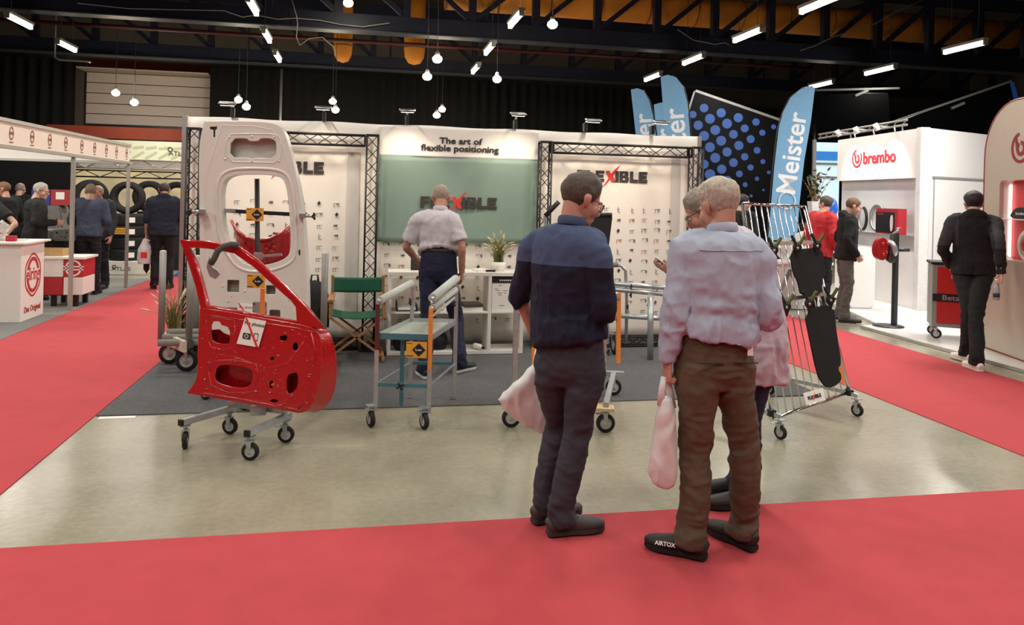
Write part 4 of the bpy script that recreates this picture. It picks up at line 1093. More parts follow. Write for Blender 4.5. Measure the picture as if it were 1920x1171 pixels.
J = stand((*vert(34, 14.6), .009), 5, 1.74, .02, 1.05, .0, 'down', 'down', 0, 6)
person('bald man in black seen small between the ginger-haired man and the man in the jacket', J, cloth('black_sweater2', '#111113', .9), cloth('black_trousers', '#101012', .9), m_black, ('balding', '#8c8078', .002), 'long', .016, SKIN, hem=.9, name_shirt='sweater')
J = stand((*vert(-48, 10.6), .009), 165, 1.74, .02, 1.0, .0, 'hip', 'down', 0, 6)
J['EL'] = PD(28, 418, 10.5); J['WrL'] = PD(6, 446, 10.35); J['SL'] = PD(-20, 375, 10.6)
person('person in black T-shirt with elbow bent, cut by the left edge behind the counter', J, cloth('black_tshirt', '#0f0f11', .9), cloth('black_trousers', '#101012', .9), m_black, ('crop', '#3a2c22', .01), 'short', .014, SKIN, hem=.9, name_shirt='t_shirt')
J = stand((*vert(208, 19.0), .009), 30, 1.72, .02, 1.0, .0, 'front', 'front', 0, 6)
person('distant person in pale blue shirt seen through the standing tyre', J, cloth('pale_blue_shirt', '#7f93b8', .9), cloth('black_trousers', '#101012', .9), m_black, ('full', '#2a2320', .012), 'long', .016, SKIN, hem=.9)
# ================================================================== trolleys, doors, racks
_C = {}
m_hub = mat('pale_wheel_hub', '#b9bbb8', .35, .2)
def caster(parent, gp, head, off, Rw=.055, wide=.03, brake=True, label=None, top=None):
    """swivel caster: fork part with tyre and hub as sub-parts; gp = floor contact (world)"""
    key = (round(Rw, 3), wide)
    if key not in _C:
        AX = Matrix.Rotation(R(90), 4, 'Y')
        b = B(); b.lathe([(Rw * .62, -wide / 2), (Rw * .9, -wide / 2), (Rw, -wide * .3), (Rw, wide * .3), (Rw * .9, wide / 2), (Rw * .62, wide / 2), (Rw * .62, -wide / 2)], 24, M=AX, caps=False); ty = b.mesh('tyre')
        b = B(); b.lathe([(0, -wide * .62), (Rw * .2, -wide * .6), (Rw * .25, -wide * .45), (Rw * .55, -wide * .3), (Rw * .66, -wide * .5), (Rw * .66, wide * .5), (Rw * .55, wide * .3), (Rw * .25, wide * .45), (Rw * .2, wide * .6), (0, wide * .62)], 20, M=AX); hb = b.mesh('wheel_hub')
        b = B(); w = wide * .75
        for s in (-1, 1): b.poly([(-.007, -.008), (.007, -.008), (.026, Rw * 1.15), (-.012, Rw * 1.15)], .004, Matrix(((0, 0, 1, s * w - .002), (1, 0, 0, 0), (0, 1, 0, 0), (0, 0, 0, 1))))
        b.bx(-w, w, -.02, .032, Rw * 1.12, Rw * 1.12 + .006); b.cyl((0, .008, Rw * 1.12), (0, .008, Rw * 1.12 + .03), .014, 10); b.bx(-.03, .03, -.025, .04, Rw * 1.12 + .028, Rw * 1.12 + .034)
        fk = b.mesh('caster_fork')
        b = B(); b.bx(-.018, .018, .02, .075, Rw * .95, Rw * 1.02); bk = b.mesh('brake_pedal')
        _C[key] = (ty, hb, fk, bk)
    ty, hb, fk, bk = _C[key]
    p = V(gp) - V(off) + UP * Rw
    f_ = obj('caster', fk, m_zinc, parent, p, (0, 0, head))
    obj('tyre', ty, m_rubber, f_); obj('wheel_hub', hb, m_hub, f_)
    if brake: obj('brake_pedal', bk, m_zinc, f_)
    return f_
def local_px(M):
    Mi = M.inverted(); n = (M.to_3x3() @ V((0, 0, 1))); o = M.translation
    return lambda x, y: tuple((Mi @ PP(x, y, o, n))[:2])
def rim(b, A, Bp, za, zb, M, mi=0, sm=True):
    n = len(A)
    vs = [(p[0], p[1], za) for p in A] + [(p[0], p[1], zb) for p in Bp]
    b.add(vs, [(i, (i + 1) % n, n + (i + 1) % n, n + i) for i in range(n)], mi, sm, M)
def card(parent, M, w, h, off, name='amber_card'):
    c = plate([rrect(-w / 2, w / 2, -h / 2, h / 2, .004)], .004, M, name, m_yellowcard, parent, off=off)
    d = h * .42
    plate([[(-d + w * .12, 0), (w * .12, -d), (d + w * .12, 0), (w * .12, d)]], .0015, M @ T(0, 0, .0035), 'diamond_print', mat('black_ink', '#1b1512', .6), c, off=off)
    for q_, (xa, xb, ya, yb) in enumerate(((-.5, -.42, -.12, .2), (-.5, -.2, -.12, -.02), (-.12, -.02, -.12, .1), (.06, .14, -.12, .1), (.06, .4, -.12, -.02), (.3, .38, -.12, .12))):
        plate([[(w * .12 + xa * d, ya * d), (w * .12 + xb * d, ya * d), (w * .12 + xb * d, yb * d), (w * .12 + xa * d, yb * d)]], .0008, M @ T(0, 0, .0048), 'diamond_mark', m_paper, c, off=off)
    plate([[(-w * .48, h * .42), (-w * .48, h * .38), (-w * .2, h * .38), (-w * .2, h * .42)]], .001, M @ T(0, 0, .003), 'print_line', m_darkprint, c, off=off)
    plate([[(-w * .48, -h * .36), (-w * .48, -h * .42), (-w * .15, -h * .42), (-w * .15, -h * .36)]], .001, M @ T(0, 0, .003), 'print_line', m_darkprint, c, off=off)
    return c
def knob(parent, p, ax, r, off):
    ax = V(ax).normalized(); b = B(); b.cyl(V(p), V(p) + ax * .025, r * .4, 10)
    h = V((0, 0, 1)) if abs(ax.z) < .9 else V((1, 0, 0)); u = (h - ax * h.dot(ax)).normalized(); w = ax.cross(u)
    for i in range(4):
        q = math.pi / 2 * i + .5; d = u * math.cos(q) + w * math.sin(q)
        b.tube([V(p) + ax * .018, V(p) + ax * .018 + d * r], [r * .3, r * .26], 6)
    return b.build('star_knob', m_black, parent, off)

# ---------------------------------------------------------------- red car door
Q1 = V((-.66, 5.27, .6)); e1 = V((.96, -.28, 0)).normalized()
M1 = frame(e1, (0, .04, 1), Q1); L1 = local_px(M1)
rd_off = V((-.77, 5.28, 0))
rd = thing('car_door', 'bare red car door shell with window frame displayed upright on a wheeled stand', 'car door', rd_off)
inner = [(376, 577), (430, 585), (490, 596), (558, 607), (597, 617), (603, 650), (602, 700), (592, 745), (574, 776), (530, 767), (470, 757), (410, 746), (352, 736), (364, 722), (372, 702), (372, 650)]
outer = [(378, 579), (430, 587), (490, 598), (558, 609), (606, 617), (619, 655), (624, 705), (615, 755), (586, 784), (530, 772), (470, 761), (410, 750), (356, 741), (366, 724), (375, 702), (374, 650)]
def dupe(L): return [p for i, p in enumerate(L) for _ in range(3 if i in (0, 12) else 1)]
I = smooth_poly(dupe([L1(*p) for p in inner]), 2); O = smooth_poly(dupe([L1(*p) for p in outer]), 2)
def hole(pts, sm=1): return smooth_poly([L1(*p) for p in pts], sm)
holes = [hole([(396, 601), (413, 601), (416, 608), (432, 613), (433, 641), (425, 646), (402, 642), (396, 634)]),
         hole([(403, 700), (408, 684), (430, 682), (463, 687), (475, 694), (475, 712), (466, 727), (440, 727), (412, 719), (404, 712)], 2),
         hole([(524, 628), (540, 627), (539, 639), (525, 639)]), hole([(549, 641), (559, 640), (560, 656), (548, 658)]), hole([(506, 668), (515, 667), (515, 675), (506, 677)]),
         hole([(537, 703), (548, 698), (560, 697), (560, 725), (548, 738), (537, 737)]), hole([(505, 713), (513, 711), (513, 728), (505, 729)]), hole([(506, 749), (513, 746), (523, 749), (521, 755), (507, 755)]), hole([(417, 731), (424, 729), (430, 733), (428, 738), (418, 736)])]
plate([I] + holes, .012, M1, 'inner_panel', m_redpaint, rd, .003, off=rd_off)
L1b = local_px(M1 @ T(0, 0, -.1))
plate([O, [L1b(*p) for p in [(397, 602), (413, 602), (416, 609), (432, 614), (432, 628), (420, 624), (412, 617), (397, 618)]]], .006, M1 @ T(0, 0, -.1), 'outer_skin', m_redpaint, rd, off=rd_off)
b = B(); rim(b, I, O, 0, -.1, M1); b.build('door_edge', m_redpaint, rd, rd_off)
# stamped ribs and small pressings
b = B()
def stroke(pts, r, z=.004):
    b.tube([M1 @ V((*L1(*p), z)) for p in pts], r, 6)
stroke([(384, 590), (440, 597), (500, 606), (560, 615), (588, 622)], .006)
stroke([(392, 640), (388, 600), (400, 594), (440, 600), (442, 648), (420, 656), (396, 650), (392, 640)], .005)
stroke([(392, 695), (400, 676), (440, 674), (480, 682), (486, 705), (474, 735), (430, 736), (396, 722), (392, 695)], .006)
stroke([(584, 622), (592, 660), (590, 700), (578, 745), (560, 766)], .007)
stroke([(362, 734), (420, 742), (500, 757), (566, 769)], .007)
stroke([(400, 662), (440, 668), (500, 690), (540, 680), (570, 640)], .004)
b.build('stamped_rib', m_redpaint, rd, rd_off)['kind'] = 'stuff'
rb = random.Random(5); b = B()
def inside(pt, poly):
    c = False; n = len(poly)
    for i in range(n):
        (x1, y1), (x2, y2) = poly[i], poly[i - 1]
        if (y1 > pt[1]) != (y2 > pt[1]) and pt[0] < (x2 - x1) * (pt[1] - y1) / (y2 - y1) + x1: c = not c
    return c
hp = [[(396, 601), (433, 601), (433, 646), (396, 646)], [(400, 680), (478, 680), (478, 730), (400, 730)], [(522, 625), (542, 625), (542, 642), (522, 642)], [(546, 638), (562, 638), (562, 660), (546, 660)], [(534, 694), (563, 694), (563, 740), (534, 740)], [(444, 590), (502, 590), (502, 650), (444, 650)]]
for i in range(60):
    x, y = rb.uniform(385, 590), rb.uniform(595, 765)
    if not inside((x, y), inner) or any(inside((x, y), q) for q in hp): continue
    l = L1(x, y); b.ell((l[0], l[1], .006), (rb.uniform(.006, .02), rb.uniform(.005, .012), .006), 10, 6, M=M1)
for i in range(110):  # invented random ridges, added so the red paint catches sparkles
    x, y = rb.uniform(376, 600), rb.uniform(590, 772)
    if not inside((x, y), inner) or any(inside((x, y), q) for q in hp): continue
    a_ = rb.uniform(0, 6.28); ln = rb.uniform(4, 11); pts = []
    for k in range(4):
        pts.append(M1 @ V((*L1(x, y), .006))); a_ += rb.uniform(-.9, .9); x += ln * .33 * math.cos(a_); y += ln * .33 * math.sin(a_)
    b.tube(pts, [.001, .0035, .0035, .001], 6)
b.build('pressing', m_redpaint, rd, rd_off)['kind'] = 'stuff'
# window frame
wo = [(338, 451), (390, 454), (443, 463), (480, 490), (530, 535), (575, 580), (603, 615), (558, 607), (376, 577), (366, 535), (352, 490)]
wi = [(348, 461), (390, 464), (438, 473), (474, 498), (518, 538), (545, 562), (555, 575), (557, 604), (387, 575), (377, 535), (365, 495)]
plate([[L1(*p) for p in wo], [L1(*p) for p in wi]], .045, M1 @ T(0, 0, -.03), 'window_frame', m_redpaint, rd, .008, off=rd_off)
# grey foam sleeve over the rail
b = B(); b.tube([M1 @ V((*L1(*p), z)) for p, z in (((402, 494), .05), ((409, 483), .05), ((414, 470), .045), ((424, 462), .04), ((438, 458), .03), ((446, 459), .0))], .021, 10)
b.build('foam_sleeve', mat('grey_foam', '#4a4a46', .9), rd, rd_off)
plate([[L1(*p) for p in [(398, 478), (402, 500), (412, 506), (416, 514), (408, 522), (398, 517), (392, 500)]]], .01, M1 @ T(0, 0, .03), 'hinge_bracket', m_alu, rd, .002, off=rd_off)
# no-photos sign taped on the door
sg = thing('photo_ban_sign', 'white card with crossed-out camera and phone taped to the red door', 'sign', M1 @ V((*L1(474, 622), .012)))
so2 = sg.location.copy()
plate([[L1(462, 594), L1(501, 601), L1(487, 650), L1(446, 643)]], .003, M1 @ T(0, 0, .018), 'card', m_paper, sg, off=so2)
ux = V((*L1(501, 601), 0)) - V((*L1(462, 594), 0)); sgM = M1 @ T(*L1(474, 622), .0205) @ Matrix.Rotation(math.atan2(ux.y, ux.x), 4, 'Z')
text('No photos', sgM @ T(.012, .055, 0), .031, m_darkprint, sg, 'lettering', .0006, 1, .0005, off=so2)
plate([rrect(-.055, .0, -.05, -.01, .006), circ(-.03, -.03, .014, 16)], .001, sgM, 'camera_print', m_darkprint, sg, off=so2)
plate([circ(-.03, -.03, .009, 14)], .001, sgM, 'camera_lens_print', m_darkprint, sg, off=so2)
plate([rrect(.02, .05, -.05, .0, .004), rrect(.024, .046, -.044, -.006, .001)], .001, sgM, 'phone_print', m_darkprint, sg, off=so2)
plate([[L1(462, 594), L1(466, 595), L1(487, 650), L1(482, 649)]], .0008, M1 @ T(0, 0, .0212), 'red_bar', m_redprint, sg, off=so2)
# wheeled stand under it
st = thing('door_trolley', 'galvanised wheeled stand with two floor rails carrying the red door', 'trolley', rd_off)
w1, w2, w3, w4 = G(347, 840), G(469, 862), G(431, 813), G(536, 829)
zr = .175
for a, c in ((w1, w3), (w2, w4)):
    d = (c - a).normalized(); b = B(); b.bar(a - d * .03 + UP * zr, c + d * .04 + UP * zr, .04, .04); b.build('floor_rail', m_zinc, st, rd_off, bev=.003)
    b = B(); b.bar(a - d * .045 + UP * zr, a - d * .03 + UP * zr, .038, .038); b.build('end_cap', m_black, st, rd_off)
d1 = (w3 - w1).normalized(); d2 = (w4 - w2).normalized()
ca, cc = w3 - d1 * .01 + UP * (zr + .041), w4 - d2 * .01 + UP * (zr + .041)
b = B(); b.bar(ca, cc, .045, .04); b.build('cross_bar', m_zinc, st, rd_off, bev=.003)
cm = ca.lerp(cc, .55); b = B(); b.bar(cm - UP * .02, V((cm.x, cm.y, .72)), .035, .035); b.build('post', m_zinc, st, rd_off)
b = B(); b.bar(cm + V((0, -.1, .0)), cm + V((0, .08, 0)), .1, .06); b.build('socket', m_zinc, st, rd_off, bev=.004)
b = B(); b.bar(V((cm.x, cm.y, .72)), V((cm.x, cm.y, 1.02)), .028, .028); b.build('orange_post', m_orange, st, rd_off)
for w_, h_ in ((w1, .1), (w2, 1.3), (w3, 1.2), (w4, 1.4)): caster(st, w_, h_, rd_off, .055)
for w_, h_ in ((w1, .1), (w2, 1.3), (w3, 1.2), (w4, 1.4)):
    b = B(); b.cyl(V((w_.x, w_.y, .12)), V((w_.x, w_.y, zr)), .012, 8); b.build('caster_stem', m_zinc, st, rd_off)
MA = frame(RGT, UP, PD(480, 527, 5.62))
card(st, MA, .13, .1, rd_off)
MB_ = frame(RGT, UP, PD(487, 577, 5.6))
plate([rrect(-.05, .05, -.045, .045, .01)], .012, MB_, 'acrylic_block', mat('smoky_acrylic', '#a9a3a0', .15, trans=.4), st, .002, off=rd_off)
b = B()
for sx_, sy_ in ((-1, -1), (1, -1), (1, 1), (-1, 1)): b.cyl(MB_ @ V((sx_ * .038, sy_ * .032, .004)), MB_ @ V((sx_ * .038, sy_ * .032, .014)), .008, 10)
b.build('bolt', m_chrome, st, rd_off)['kind'] = 'stuff'

# ---------------------------------------------------------------- white van rear door
Q2 = PD(475, 560, 6.15); M2 = frame(RGT, (0, .02, 1), Q2); L2 = local_px(M2)
vd_off = V((Q2.x, Q2.y, 0))
vd = thing('van_door', 'tall white van rear door shell with large window opening, behind the red door', 'van door', vd_off)
vo = smooth_poly([L2(*p) for p in [(384, 228), (384, 228), (450, 227), (510, 230), (530, 240), (540, 268), (551, 309), (560, 350), (567, 389), (571, 449), (575, 509), (577, 590), (577, 690), (565, 706), (565, 706), (388, 706), (376, 696), (376, 600), (376, 500), (375, 400), (374, 300), (376, 262), (384, 228)]], 2)
def hr(x0, y0, x1, y1, r=.012):
    a, c = L2(x0, y1), L2(x1, y0); return rrect(a[0], c[0], a[1], c[1], r)
def h2(pts, it=2): return smooth_poly([L2(*p) for p in pts], it)
win = h2([(413, 350), (429, 328), (475, 326), (521, 328), (537, 340), (544, 395), (547, 464), (540, 485), (497, 499), (455, 497), (430, 464), (418, 434)])
rec = h2([(433, 259), (463, 258), (468, 264), (484, 264), (489, 258), (512, 259), (520, 268), (518, 298), (478, 296), (472, 299), (465, 296), (430, 296)], 1)
tee = [L2(*p) for p in [(393, 237), (408, 236), (408, 243), (405, 244), (405, 258), (399, 258), (399, 244), (393, 243)]]
sq = hr(425, 524, 450, 548)
lo1 = hr(416, 576, 452, 600, .02); lo2 = hr(504, 580, 527, 602, .02); lo3 = hr(498, 534, 518, 552)
slot = h2([(559, 467), (564, 467), (564, 480), (559, 480)], 1)
dots = [circ(*L2(x, y), r) for x, y, r in ((434, 557, .008), (464, 562, .006), (408, 564, .005), (542, 565, .008))]
plate([vo, win, rec, tee, sq, lo1, lo2, lo3, slot] + dots, .014, M2, 'inner_panel', m_whitepaint, vd, .004, off=vd_off)
plate([vo, win], .006, M2 @ T(0, 0, -.09), 'outer_skin', m_whitepaint, vd, off=vd_off)
b = B(); rim(b, vo, vo, 0, -.09, M2); rim(b, win, win, 0, -.09, M2); b.build('door_edge', m_whitepaint, vd, vd_off)
b = B()
def ring2(pts, r, it=2): 
    q = smooth_poly([L2(*p) for p in pts], it); b.tube([M2 @ V((*p, .004)) for p in q], r, 6, closed=True)
ring2([(405, 345), (424, 318), (475, 315), (528, 318), (546, 336), (554, 395), (557, 468), (548, 494), (500, 510), (448, 507), (421, 468), (409, 434)], .014)
ring2([(424, 252), (462, 251), (490, 251), (520, 252), (528, 262), (526, 306), (480, 304), (424, 304)], .008, 1)
ring2([(386, 235), (505, 237), (528, 262), (546, 330), (562, 400), (567, 480), (568, 640), (560, 690), (395, 690), (384, 640)], .006, 1)
b.build('stamped_rib', m_whitepaint, vd, vd_off)['kind'] = 'stuff'
b = B()
for x, y in ((431, 257), (473, 256), (515, 257), (423, 298), (473, 302), (524, 302), (385, 535), (418, 536), (460, 545), (428, 564)):
    l = L2(x, y); b.lathe([(0, 0), (.01, 0), (.01, .004), (.004, .006), (0, .006)], 10, M=M2 @ T(l[0], l[1], .007))
b.build('rivet', m_whitepaint, vd, vd_off)['kind'] = 'stuff'
# holder of the van door
vs = thing('door_holder', 'black telescopic holder with clamping arms carrying the white van door', 'stand', vd_off)
pole = [PD(482, 335, 6.28), PD(484, 700, 6.28)]
pole[1].z = .25
b = B(); b.cyl(pole[0], pole[1], .02, 12); b.build('pole', m_black, vs, vd_off)
b = B(); b.bar(PD(372, 392, 6.27), PD(575, 403, 6.27), .035, .03); b.build('cross_arm', m_black, vs, vd_off)
b = B(); b.bar(PD(415, 394, 6.24), PD(442, 395, 6.24), .045, .03); b.build('sleeve', m_zinc, vs, vd_off)
for x, y, s in ((378, 396, -1), (567, 404, 1)):
    b = B(); b.bar(PD(x, y, 6.05), PD(x, y, 6.27), .05, .03); b.build('clamp_jaw', m_alu, vs, vd_off)
    b = B(); b.cyl(PD(x, y, 6.08), PD(x + s * 18, y + 1, 6.08), .012, 10); b.build('clamp_screw', m_alu, vs, vd_off)
    knob(vs, PD(x + s * 18, y + 1, 6.08), RGT * s, .03, vd_off)
b = B(); b.bar(PD(470, 482, 6.2), PD(528, 477, 6.2), .03, .02); b.build('support_bar', m_alu, vs, vd_off)
b = B(); b.box(PD(484, 480, 6.2), (.07, .06, .06)); b.build('support_block', m_alu, vs, vd_off, bev=.008)
card(vs, frame(RGT, UP, PD(478, 402, 6.2)), .14, .105, vd_off)
vw = [G(385, 750), G(458, 770), V((-.55, 6.78, 0)), V((-.32, 6.3, 0))]
for w_ in vw: caster(vs, w_ + UP * .008, .9, vd_off, .055)
for a, c in ((vw[0], vw[2]), (vw[1], vw[3])):
    b = B(); b.bar(a + UP * .165, c + UP * .165, .04, .04); b.build('floor_rail', m_zinc, vs, vd_off)
b = B(); b.bar(vw[0].lerp(vw[2], .5) + UP * .205, vw[1].lerp(vw[3], .5) + UP * .205, .04, .04); b.build('cross_bar', m_zinc, vs, vd_off)
vm = vw[0].lerp(vw[3], .5)
b = B(); b.bar(V((vm.x, vm.y, .2)), V((pole[1].x, pole[1].y, .27)), .05, .05); b.build('pole_foot', m_zinc, vs, vd_off)

s2p = PD(460, 583, 6.05); sg2 = thing('photo_ban_sign', 'second crossed-out photo sign half hidden behind the sill of the red door', 'sign', s2p)
Ms2 = frame(RGT, UP, s2p)
plate([[(-.07, -.09), (.06, -.1), (.07, .055), (-.06, .065)]], .003, Ms2, 'card', m_paper, sg2, off=s2p)
text('No photos', Ms2 @ T(.012, .03, .002), .028, m_darkprint, sg2, 'lettering', 0, 1, .0005, off=s2p)
plate([[(-.06, .065), (-.05, .065), (.06, -.095), (.05, -.1)]], .001, Ms2 @ T(0, 0, .0028), 'red_bar', m_redprint, sg2, off=s2p)
# ---------------------------------------------------------------- red curved panel behind the van door window
Q3 = PD(490, 460, 6.78); M3 = frame(RGT, UP, Q3); L3 = local_px(M3)
rp_off = V((Q3.x, Q3.y, 0))
cp = thing('bonnet_panel', 'curved red bonnet panel seen through the van door window', 'car panel', rp_off)
top = [(434, 413), (450, 432), (470, 444), (490, 449), (512, 447), (530, 438), (545, 424)]
bot = [(440, 478), (446, 490), (460, 500), (490, 501), (512, 497), (530, 491), (540, 486)]
b = B(); vs_ = []; N_ = 6
for i in range(7):
    for j in range(N_ + 1):
        w_ = j / N_; x = top[i][0] * (1 - w_) + bot[i][0] * w_; y = top[i][1] * (1 - w_) + bot[i][1] * w_
        l = L3(x, y); u = (i - 3) / 3
        vs_.append((l[0], l[1], .12 * (1 - u * u) * 1 - .1 * w_))
nv = len(vs_); vs_ += [(a, c, d - .012) for a, c, d in vs_]
fs_ = []
for i in range(6):
    for j in range(N_):
        a = i * (N_ + 1) + j; fs_ += [(a, a + N_ + 1, a + N_ + 2, a + 1), (nv + a, nv + a + 1, nv + a + N_ + 2, nv + a + N_ + 1)]
    a = i * (N_ + 1); fs_ += [(a, nv + a, nv + a + N_ + 1, a + N_ + 1), (a + N_, a + 2 * N_ + 1, nv + a + 2 * N_ + 1, nv + a + N_)]
for j in range(N_): fs_ += [(j, j + 1, nv + j + 1, nv + j), (6 * (N_ + 1) + j, nv + 6 * (N_ + 1) + j, nv + 6 * (N_ + 1) + j + 1, 6 * (N_ + 1) + j + 1)]
b.add(vs_, fs_, 0, True, M3); b.build('panel_skin', m_redpaint, cp, rp_off)
b = B(); b.tube([M3 @ V((*L3(*top[i]), .12 * (1 - ((i - 3) / 3) ** 2) + .004)) for i in range(7)], .014, 8); b.build('rolled_edge', m_redpaint, cp, rp_off)
b = B()
for x, y in ((456, 462), (470, 470), (505, 465), (520, 462), (515, 470), (462, 455)):
    l = L3(x, y); b.ell((l[0], l[1], .1), (.02, .018, .012), 10, 6, M=M3)
b.build('pressing', m_redpaint, cp, rp_off)['kind'] = 'stuff'
b = B(); b.cyl(PD(500, 490, 6.86), V((PD(500, 490, 6.86).x, PD(500, 490, 6.86).y, .03)), .018, 10); b.build('support_pole', m_zinc, cp, rp_off)
b = B(); b.tube([PD(512, 437, 6.88), PD(550, 441, 6.88), PD(551, 470, 6.88)], .012, 8); b.build('bent_stay', m_redpaint, cp, rp_off)
bq = PD(500, 490, 6.86); b = B(); b.lathe([(0, 0), (.13, 0), (.13, .02), (.03, .03), (0, .03)], 20, M=T(bq.x, bq.y, .009)); b.build('base_disc', m_black, cp, rp_off)

# ---------------------------------------------------------------- pipe trolley with upright posts
pt_off = V((-1.25, 7.55, 0))
pt = thing('post_trolley', 'low trolley with four grey upright pipe posts and big black casters', 'trolley', pt_off)
m_greypipe = mat('grey_pipe', '#8f8d86', .5, .2, var=.05)
def ppost(px, ytop, Y, zbot):
    p = PY(px, ytop, Y); b = B(); b.cyl((p.x, p.y, zbot), (p.x, p.y, p.z), .031, 16); b.build('upright_post', m_greypipe, pt, pt_off)
    b = B(); b.ell((p.x, p.y, p.z), (.031, .031, .012), 14, 6); b.build('post_cap', mat('pale_cap', '#bdbbb5', .5), pt, pt_off)
    return p
pa = ppost(306, 471, 7.75, .25); pb = ppost(358, 468, 7.35, .25); pc = ppost(610, 475, 7.45, .25); pd = ppost(370, 480, 7.8, .25)
for y_, z_ in ((7.40, .29), (7.55, .31), (7.72, .33)):
    b = B(); b.cyl((pa.x + .06, y_, z_), (pc.x + .05, y_, z_), .032, 12); b.build('side_pipe', m_greypipe, pt, pt_off)
b = B(); b.bar((pa.x, 7.8, .27), (pb.x - .02, 7.3, .27), .03, .1); b.build('end_board', mat('pale_board', '#d8c6b4', .6), pt, pt_off)
b = B(); b.bar((pc.x, 7.8, .27), (pc.x + .02, 7.3, .27), .06, .1); b.build('end_board', m_ply, pt, pt_off)
for gx, gy in ((318, 683), (350, 697)): caster(pt, G(gx, gy) + UP * .008, 1.5, pt_off, .1, .045, False)
for gp in (V((-.42, 7.75, .008)), V((-.4, 7.4, .008))): caster(pt, gp, 1.5, pt_off, .1, .045, False)
grass((-1.82, 8.12, .009), 'wispy dry grass in a dark pot beside the post trolley', 70, .75, .26, .07, .12, 9, potmat=m_dark)

# ---------------------------------------------------------------- teal and zinc roller stand
FL_, FR_, BL_, BR_ = V((.126, 5.65, 0)), V((.503, 5.555, 0)), V((.42, 6.35, 0)), V((.775, 6.28, 0))
ro = V((.45, 5.95, 0))
rs = thing('roller_stand', 'zinc and teal work stand with tray, amber card and grey foam rollers', 'work stand', ro)
def rbar(name, a, c, w, m, h=None): 
    b = B(); b.bar(a, c, w, h or w); return b.build(name, m, rs, ro, bev=.002)
m_maroon = mat('maroon_tape', '#5d2424', .5)
for p, z0, zmid, z1, mm in ((FL_, .11, .55, .88, m_maroon), (FR_, .11, .42, .86, m_orange), (BL_, .01, .6, .93, m_zinc), (BR_, .01, .6, .95, m_zinc)):
    rbar('leg', p + UP * z0, p + UP * zmid, .032, m_zinc); rbar('post', p + UP * zmid, p + UP * z1, .03, mm)
for p in (FL_, FR_):
    caster(rs, p + (FL_ - BL_).normalized() * .03 + V((-.02, 0, 0)), .35, ro, .058, .032)
zt_ = .635
def trayp(u, v, z): return FL_.lerp(FR_, u).lerp(BL_.lerp(BR_, u), v) + UP * z
b = B(); b.add([trayp(0, .02, zt_), trayp(1, .02, zt_), trayp(1, .98, zt_), trayp(0, .98, zt_), trayp(0, .02, zt_ + .006), trayp(1, .02, zt_ + .006), trayp(1, .98, zt_ + .006), trayp(0, .98, zt_ + .006)], [(0, 3, 2, 1), (4, 5, 6, 7), (0, 1, 5, 4), (1, 2, 6, 5), (2, 3, 7, 6), (3, 0, 4, 7)]); b.build('tray', mat('pale_tray', '#b9beb2', .4, .4), rs, ro)
for (u0, v0), (u1, v1), mm in (((0, .02), (1, .02), m_teal), ((1, .02), (1, .98), m_zinc), ((1, .98), (0, .98), m_zinc), ((0, .98), (0, .02), m_zinc)):
    rbar('tray_rim', trayp(u0, v0, zt_ + .012), trayp(u1, v1, zt_ + .012), .012, mm, .045)
for z_ in (.3,):
    rbar('crossbar', FL_ + UP * z_, FR_ + UP * z_, .025, m_teal); rbar('crossbar', BL_ + UP * z_, BR_ + UP * z_, .025, m_teal)
    rbar('side_rod', FL_ + UP * z_, BL_ + UP * z_, .014, m_zinc); rbar('side_rod', FR_ + UP * z_, BR_ + UP * z_, .014, m_zinc)
cpz = FL_.lerp(FR_, .5) + V((0, .12, 0)); rbar('centre_post', cpz + UP * .12, cpz + UP * .62, .03, m_teal)
knob(rs, FL_.lerp(FR_, .45) + V((0, -.02, .3)), (0, -1, 0), .03, ro)
m_foam = mat('pale_grey_foam', '#b4b7b0', .9, bump=.2, bscale=120)
def roller(a, c, r):
    b = B(); b.cyl(a, c, r, 16); q = b.build('foam_roller', m_foam, rs, ro)
    b = B(); d = (V(c) - V(a)).normalized(); b.cyl(V(a) - d * .03, V(c) + d * .03, r * .35, 10); b.build('roller_axle', m_zinc, q, ro)
roller(FL_.lerp(BL_, .05) + UP * .9, FL_.lerp(BL_, .95) + UP * .955, .03)
roller(FR_.lerp(BR_, .05) + UP * .93, FR_.lerp(BR_, .95) + UP * 1.0, .034)
roller(FR_.lerp(BR_, .05) + UP * .86, FR_.lerp(BR_, .95) + UP * .91, .026)
roller(FR_.lerp(BR_, .1) + UP * .8, FR_.lerp(BR_, .9) + UP * .85, .012)
for p in (FL_, FR_): 
    b = B(); b.torus(p + V((0, -.02, .9)), .018, .005, (1, 0, 0), 16, 6); b.build('hook', m_chrome, rs, ro)
for p in (BL_, BR_): knob(rs, p + UP * .8, (-1, -.3, 0), .03, ro)
mid = FL_.lerp(FR_, .74) + V((0, -.03, 0)); card(rs, frame((FR_ - FL_), UP, mid + UP * .565), .15, .115, ro)

